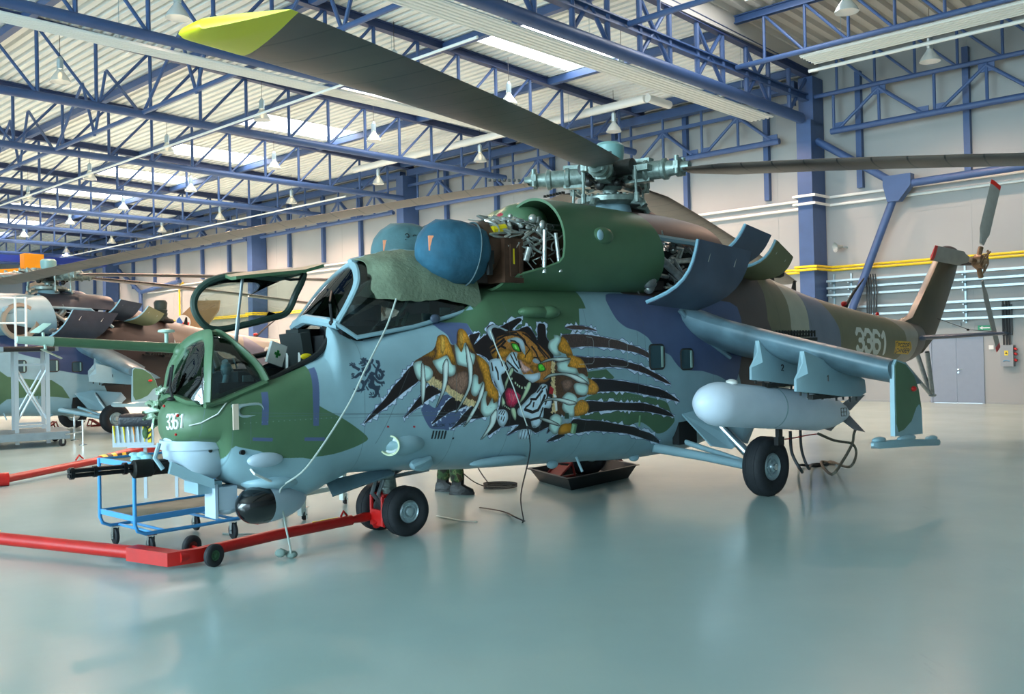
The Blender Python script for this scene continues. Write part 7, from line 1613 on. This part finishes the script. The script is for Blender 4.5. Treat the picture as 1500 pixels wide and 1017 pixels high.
# pitot-like green vent pot on the parked helicopter's spine
# ------------------------------------------------------------------ the soldier behind the fuselage
def soldier():
    root = empty('person', W3(-.85, 12.22, 0), -.2, 'person in camouflage trousers and black boots standing behind the fuselage, only legs showing', 'person')
    skin = mat('skin', (196, 150, 122), .55); camo = mat('cloth_woodland', (58, 78, 50), .85)
    nt = camo.node_tree; b = nt.nodes['Principled BSDF']; tc = nt.nodes.new('ShaderNodeTexCoord'); n = nt.nodes.new('ShaderNodeTexNoise'); n.inputs['Scale'].default_value = 9; n.inputs['Detail'].default_value = 3; nt.links.new(tc.outputs['Object'], n.inputs['Vector'])
    r = nt.nodes.new('ShaderNodeValToRGB'); r.color_ramp.interpolation = 'CONSTANT'; el = r.color_ramp.elements; el[0].color = (*lin((40, 42, 34)), 1); el[1].position = .43; el[1].color = (*lin((58, 84, 50)), 1)
    e = el.new(.53); e.color = (*lin((104, 120, 74)), 1); e = el.new(.6); e.color = (*lin((74, 60, 42)), 1); nt.links.new(n.outputs['Fac'], r.inputs[0]); nt.links.new(r.outputs[0], b.inputs['Base Color'])
    def skinned(name, V, E, Rd, mt, rt=0, sub=2):
        me = bpy.data.meshes.new(name); me.from_pydata(V, E, []); o = bpy.data.objects.new(name, me); COL.objects.link(o); o.parent = root; me.materials.append(mt)
        s = o.modifiers.new('Skin', 'SKIN'); s.use_smooth_shade = True; u = o.modifiers.new('Sub', 'SUBSURF'); u.levels = u.render_levels = sub
        for i, rr in enumerate(Rd): me.skin_vertices[0].data[i].radius = rr if isinstance(rr, tuple) else (rr, rr)
        me.skin_vertices[0].data[rt].use_root = True
        return o
    # body: x is where he faces, y to his left
    V = [(0, 0, .95), (0, 0, 1.12), (0, 0, 1.32), (0, 0, 1.45), (.01, 0, 1.54), (.03, 0, 1.62), (.03, 0, 1.72), (.02, 0, 1.78),
         (0, .19, 1.43), (.02, .25, 1.16), (.16, .22, .96), (.22, .2, .92), (0, -.19, 1.43), (.02, -.25, 1.16), (.16, -.22, .96), (.22, -.2, .92),
         (-.02, .1, .86), (-.06, .12, .5), (-.14, .13, .12), (.03, -.1, .86), (.1, -.11, .5), (.13, -.12, .12)]
    E_ = [(0, 1), (1, 2), (2, 3), (3, 4), (4, 5), (5, 6), (6, 7), (3, 8), (8, 9), (9, 10), (10, 11), (3, 12), (12, 13), (13, 14), (14, 15), (0, 16), (16, 17), (17, 18), (0, 19), (19, 20), (20, 21)]
    Rd = [(.15, .11), (.14, .1), (.16, .11), (.12, .09), .055, (.075, .085), (.085, .095), .05, .065, .05, .04, .032, .065, .05, .04, .032, .09, .065, .045, .09, .065, .045]
    skinned('body', V, E_, Rd, skin)
    V = [(0, 0, .98), (-.02, .1, .84), (-.06, .125, .5), (-.13, .13, .2), (-.14, .13, .15), (.03, -.1, .84), (.1, -.115, .5), (.13, -.12, .2), (.13, -.12, .15)]
    skinned('trousers', V, [(0, 1), (1, 2), (2, 3), (3, 4), (0, 5), (5, 6), (6, 7), (7, 8)], [(.17, .13), .12, .105, .1, .085, .12, .105, .1, .085], camo)
    V = [(0, 0, .96), (0, 0, 1.15), (0, 0, 1.34), (0, 0, 1.46), (0, .2, 1.44), (.02, .26, 1.16), (.13, .235, 1.0), (0, -.2, 1.44), (.02, -.26, 1.16), (.13, -.235, 1.0)]
    skinned('jacket', V, [(0, 1), (1, 2), (2, 3), (3, 4), (4, 5), (5, 6), (3, 7), (7, 8), (8, 9)], [(.18, .14), (.165, .125), (.185, .135), (.12, .1), .085, .068, .055, .085, .068, .055], camo)
    boot = mat('boot_black', (20, 20, 22), .4, bump=.3)
    for x, y in ((-.13, .13), (.14, -.12)):
        m = MB(); m.rings([[(x+a*k+dx, y+b_*k2, z) for a, b_ in ((-.11, -.03), (-.09, -.045), (.05, -.05), (.15, -.052), (.2, -.03), (.21, 0), (.2, .03), (.15, .052), (.05, .05), (-.09, .045), (-.11, .03))] for z, k, k2, dx in ((0, 1.03, 1.05, 0), (.03, 1.03, 1.05, 0), (.032, .99, .98, 0), (.07, .95, .95, 0), (.1, .72, .9, -.02), (.13, .5, .95, -.03), (.24, .48, 1.05, -.02))]); m.build('boot', boot, root)
    # head features
    m = MB(); m.ell((.03, 0, 1.70), (.105, .085, .125), 20, 14); m.ell((.135, 0, 1.69), (.022, .014, .02), 8, 6); m.ell((.04, .088, 1.69), (.018, .012, .03), 8, 6); m.ell((.04, -.088, 1.69), (.018, .012, .03), 8, 6); hd = m.build('head', skin, root)
    m = MB(); m.ell((.125, .032, 1.715), (.01, .014, .008), 8, 6); m.ell((.125, -.032, 1.715), (.01, .014, .008), 8, 6); m.build('eye', blk_p, hd)
    m = MB(); m.ell((.127, 0, 1.645), (.01, .026, .007), 8, 6); m.build('mouth', mat('lips', (160, 90, 80), .5), hd)
    m = MB(); m.ell((.01, 0, 1.74), (.112, .094, .1), 18, 12); m.build('hair', mat('hair_brown', (52, 38, 28), .8), root)
    for sg in (1, -1):
        m = MB(); c = Vector((.245, .2*sg, .905)); m.ell(c, (.05, .018, .035), 12, 8)
        for k in range(4): f0 = c+Vector((.035, 0, .024-.016*k)); m.tube([f0, f0+Vector((.035, -.006*sg, -.008)), f0+Vector((.055-.006*k, -.016*sg, -.022))], [.0085, .008, .006], 7)
        m.tube([c+Vector((-.01, -.005*sg, .03)), c+Vector((.02, -.02*sg, .04)), c+Vector((.045, -.026*sg, .03))], [.011, .009, .007], 7); m.build('hand', skin, root)
    return root
soldier()
# ------------------------------------------------------------------ camera, world, exposure
cam = bpy.data.cameras.new('camera'); co = bpy.data.objects.new('camera', cam); COL.objects.link(co)
cam.sensor_width = 36; cam.lens = 1362.925/1500*36; cam.shift_y = -8.5/1500; cam.clip_end = 300
pt, rl = .01153, -.02179
A_ = Matrix(((1, 0, 0), (0, math.cos(pt), math.sin(pt)), (0, -math.sin(pt), math.cos(pt))))
B_ = Matrix(((math.cos(rl), 0, math.sin(rl)), (0, 1, 0), (-math.sin(rl), 0, math.cos(rl))))
RR = B_ @ A_
r_, f_, u_ = RR[0], RR[1], RR[2]
co.matrix_world = Matrix.Translation((0, 0, 1.831)) @ Matrix(((r_[0], u_[0], -f_[0]), (r_[1], u_[1], -f_[1]), (r_[2], u_[2], -f_[2]))).to_4x4()
sc.camera = co
w = bpy.data.worlds.new('World'); sc.world = w; w.use_nodes = True
bg = w.node_tree.nodes['Background']; bg.inputs[0].default_value = (.62, .86, 1.0, 1); bg.inputs[1].default_value = 2.6
# daylight entering through the glazed front doors
al = bpy.data.lights.new('window_daylight', 'AREA'); al.shape = 'RECTANGLE'; al.size = 46; al.size_y = 9; al.energy = 20500; al.color = (.60, .88, 1.0)
ao = bpy.data.objects.new('window_daylight', al); COL.objects.link(ao); ao.location = hg(-9, -16.6, 5.1)
d_ = (hg(0, 1, 0)).normalized(); ao.rotation_euler = d_.to_track_quat('-Z', 'Z').to_euler()
sc.view_settings.view_transform = 'Standard'; sc.view_settings.look = 'None'; sc.view_settings.exposure = 0.55; sc.view_settings.gamma = 1
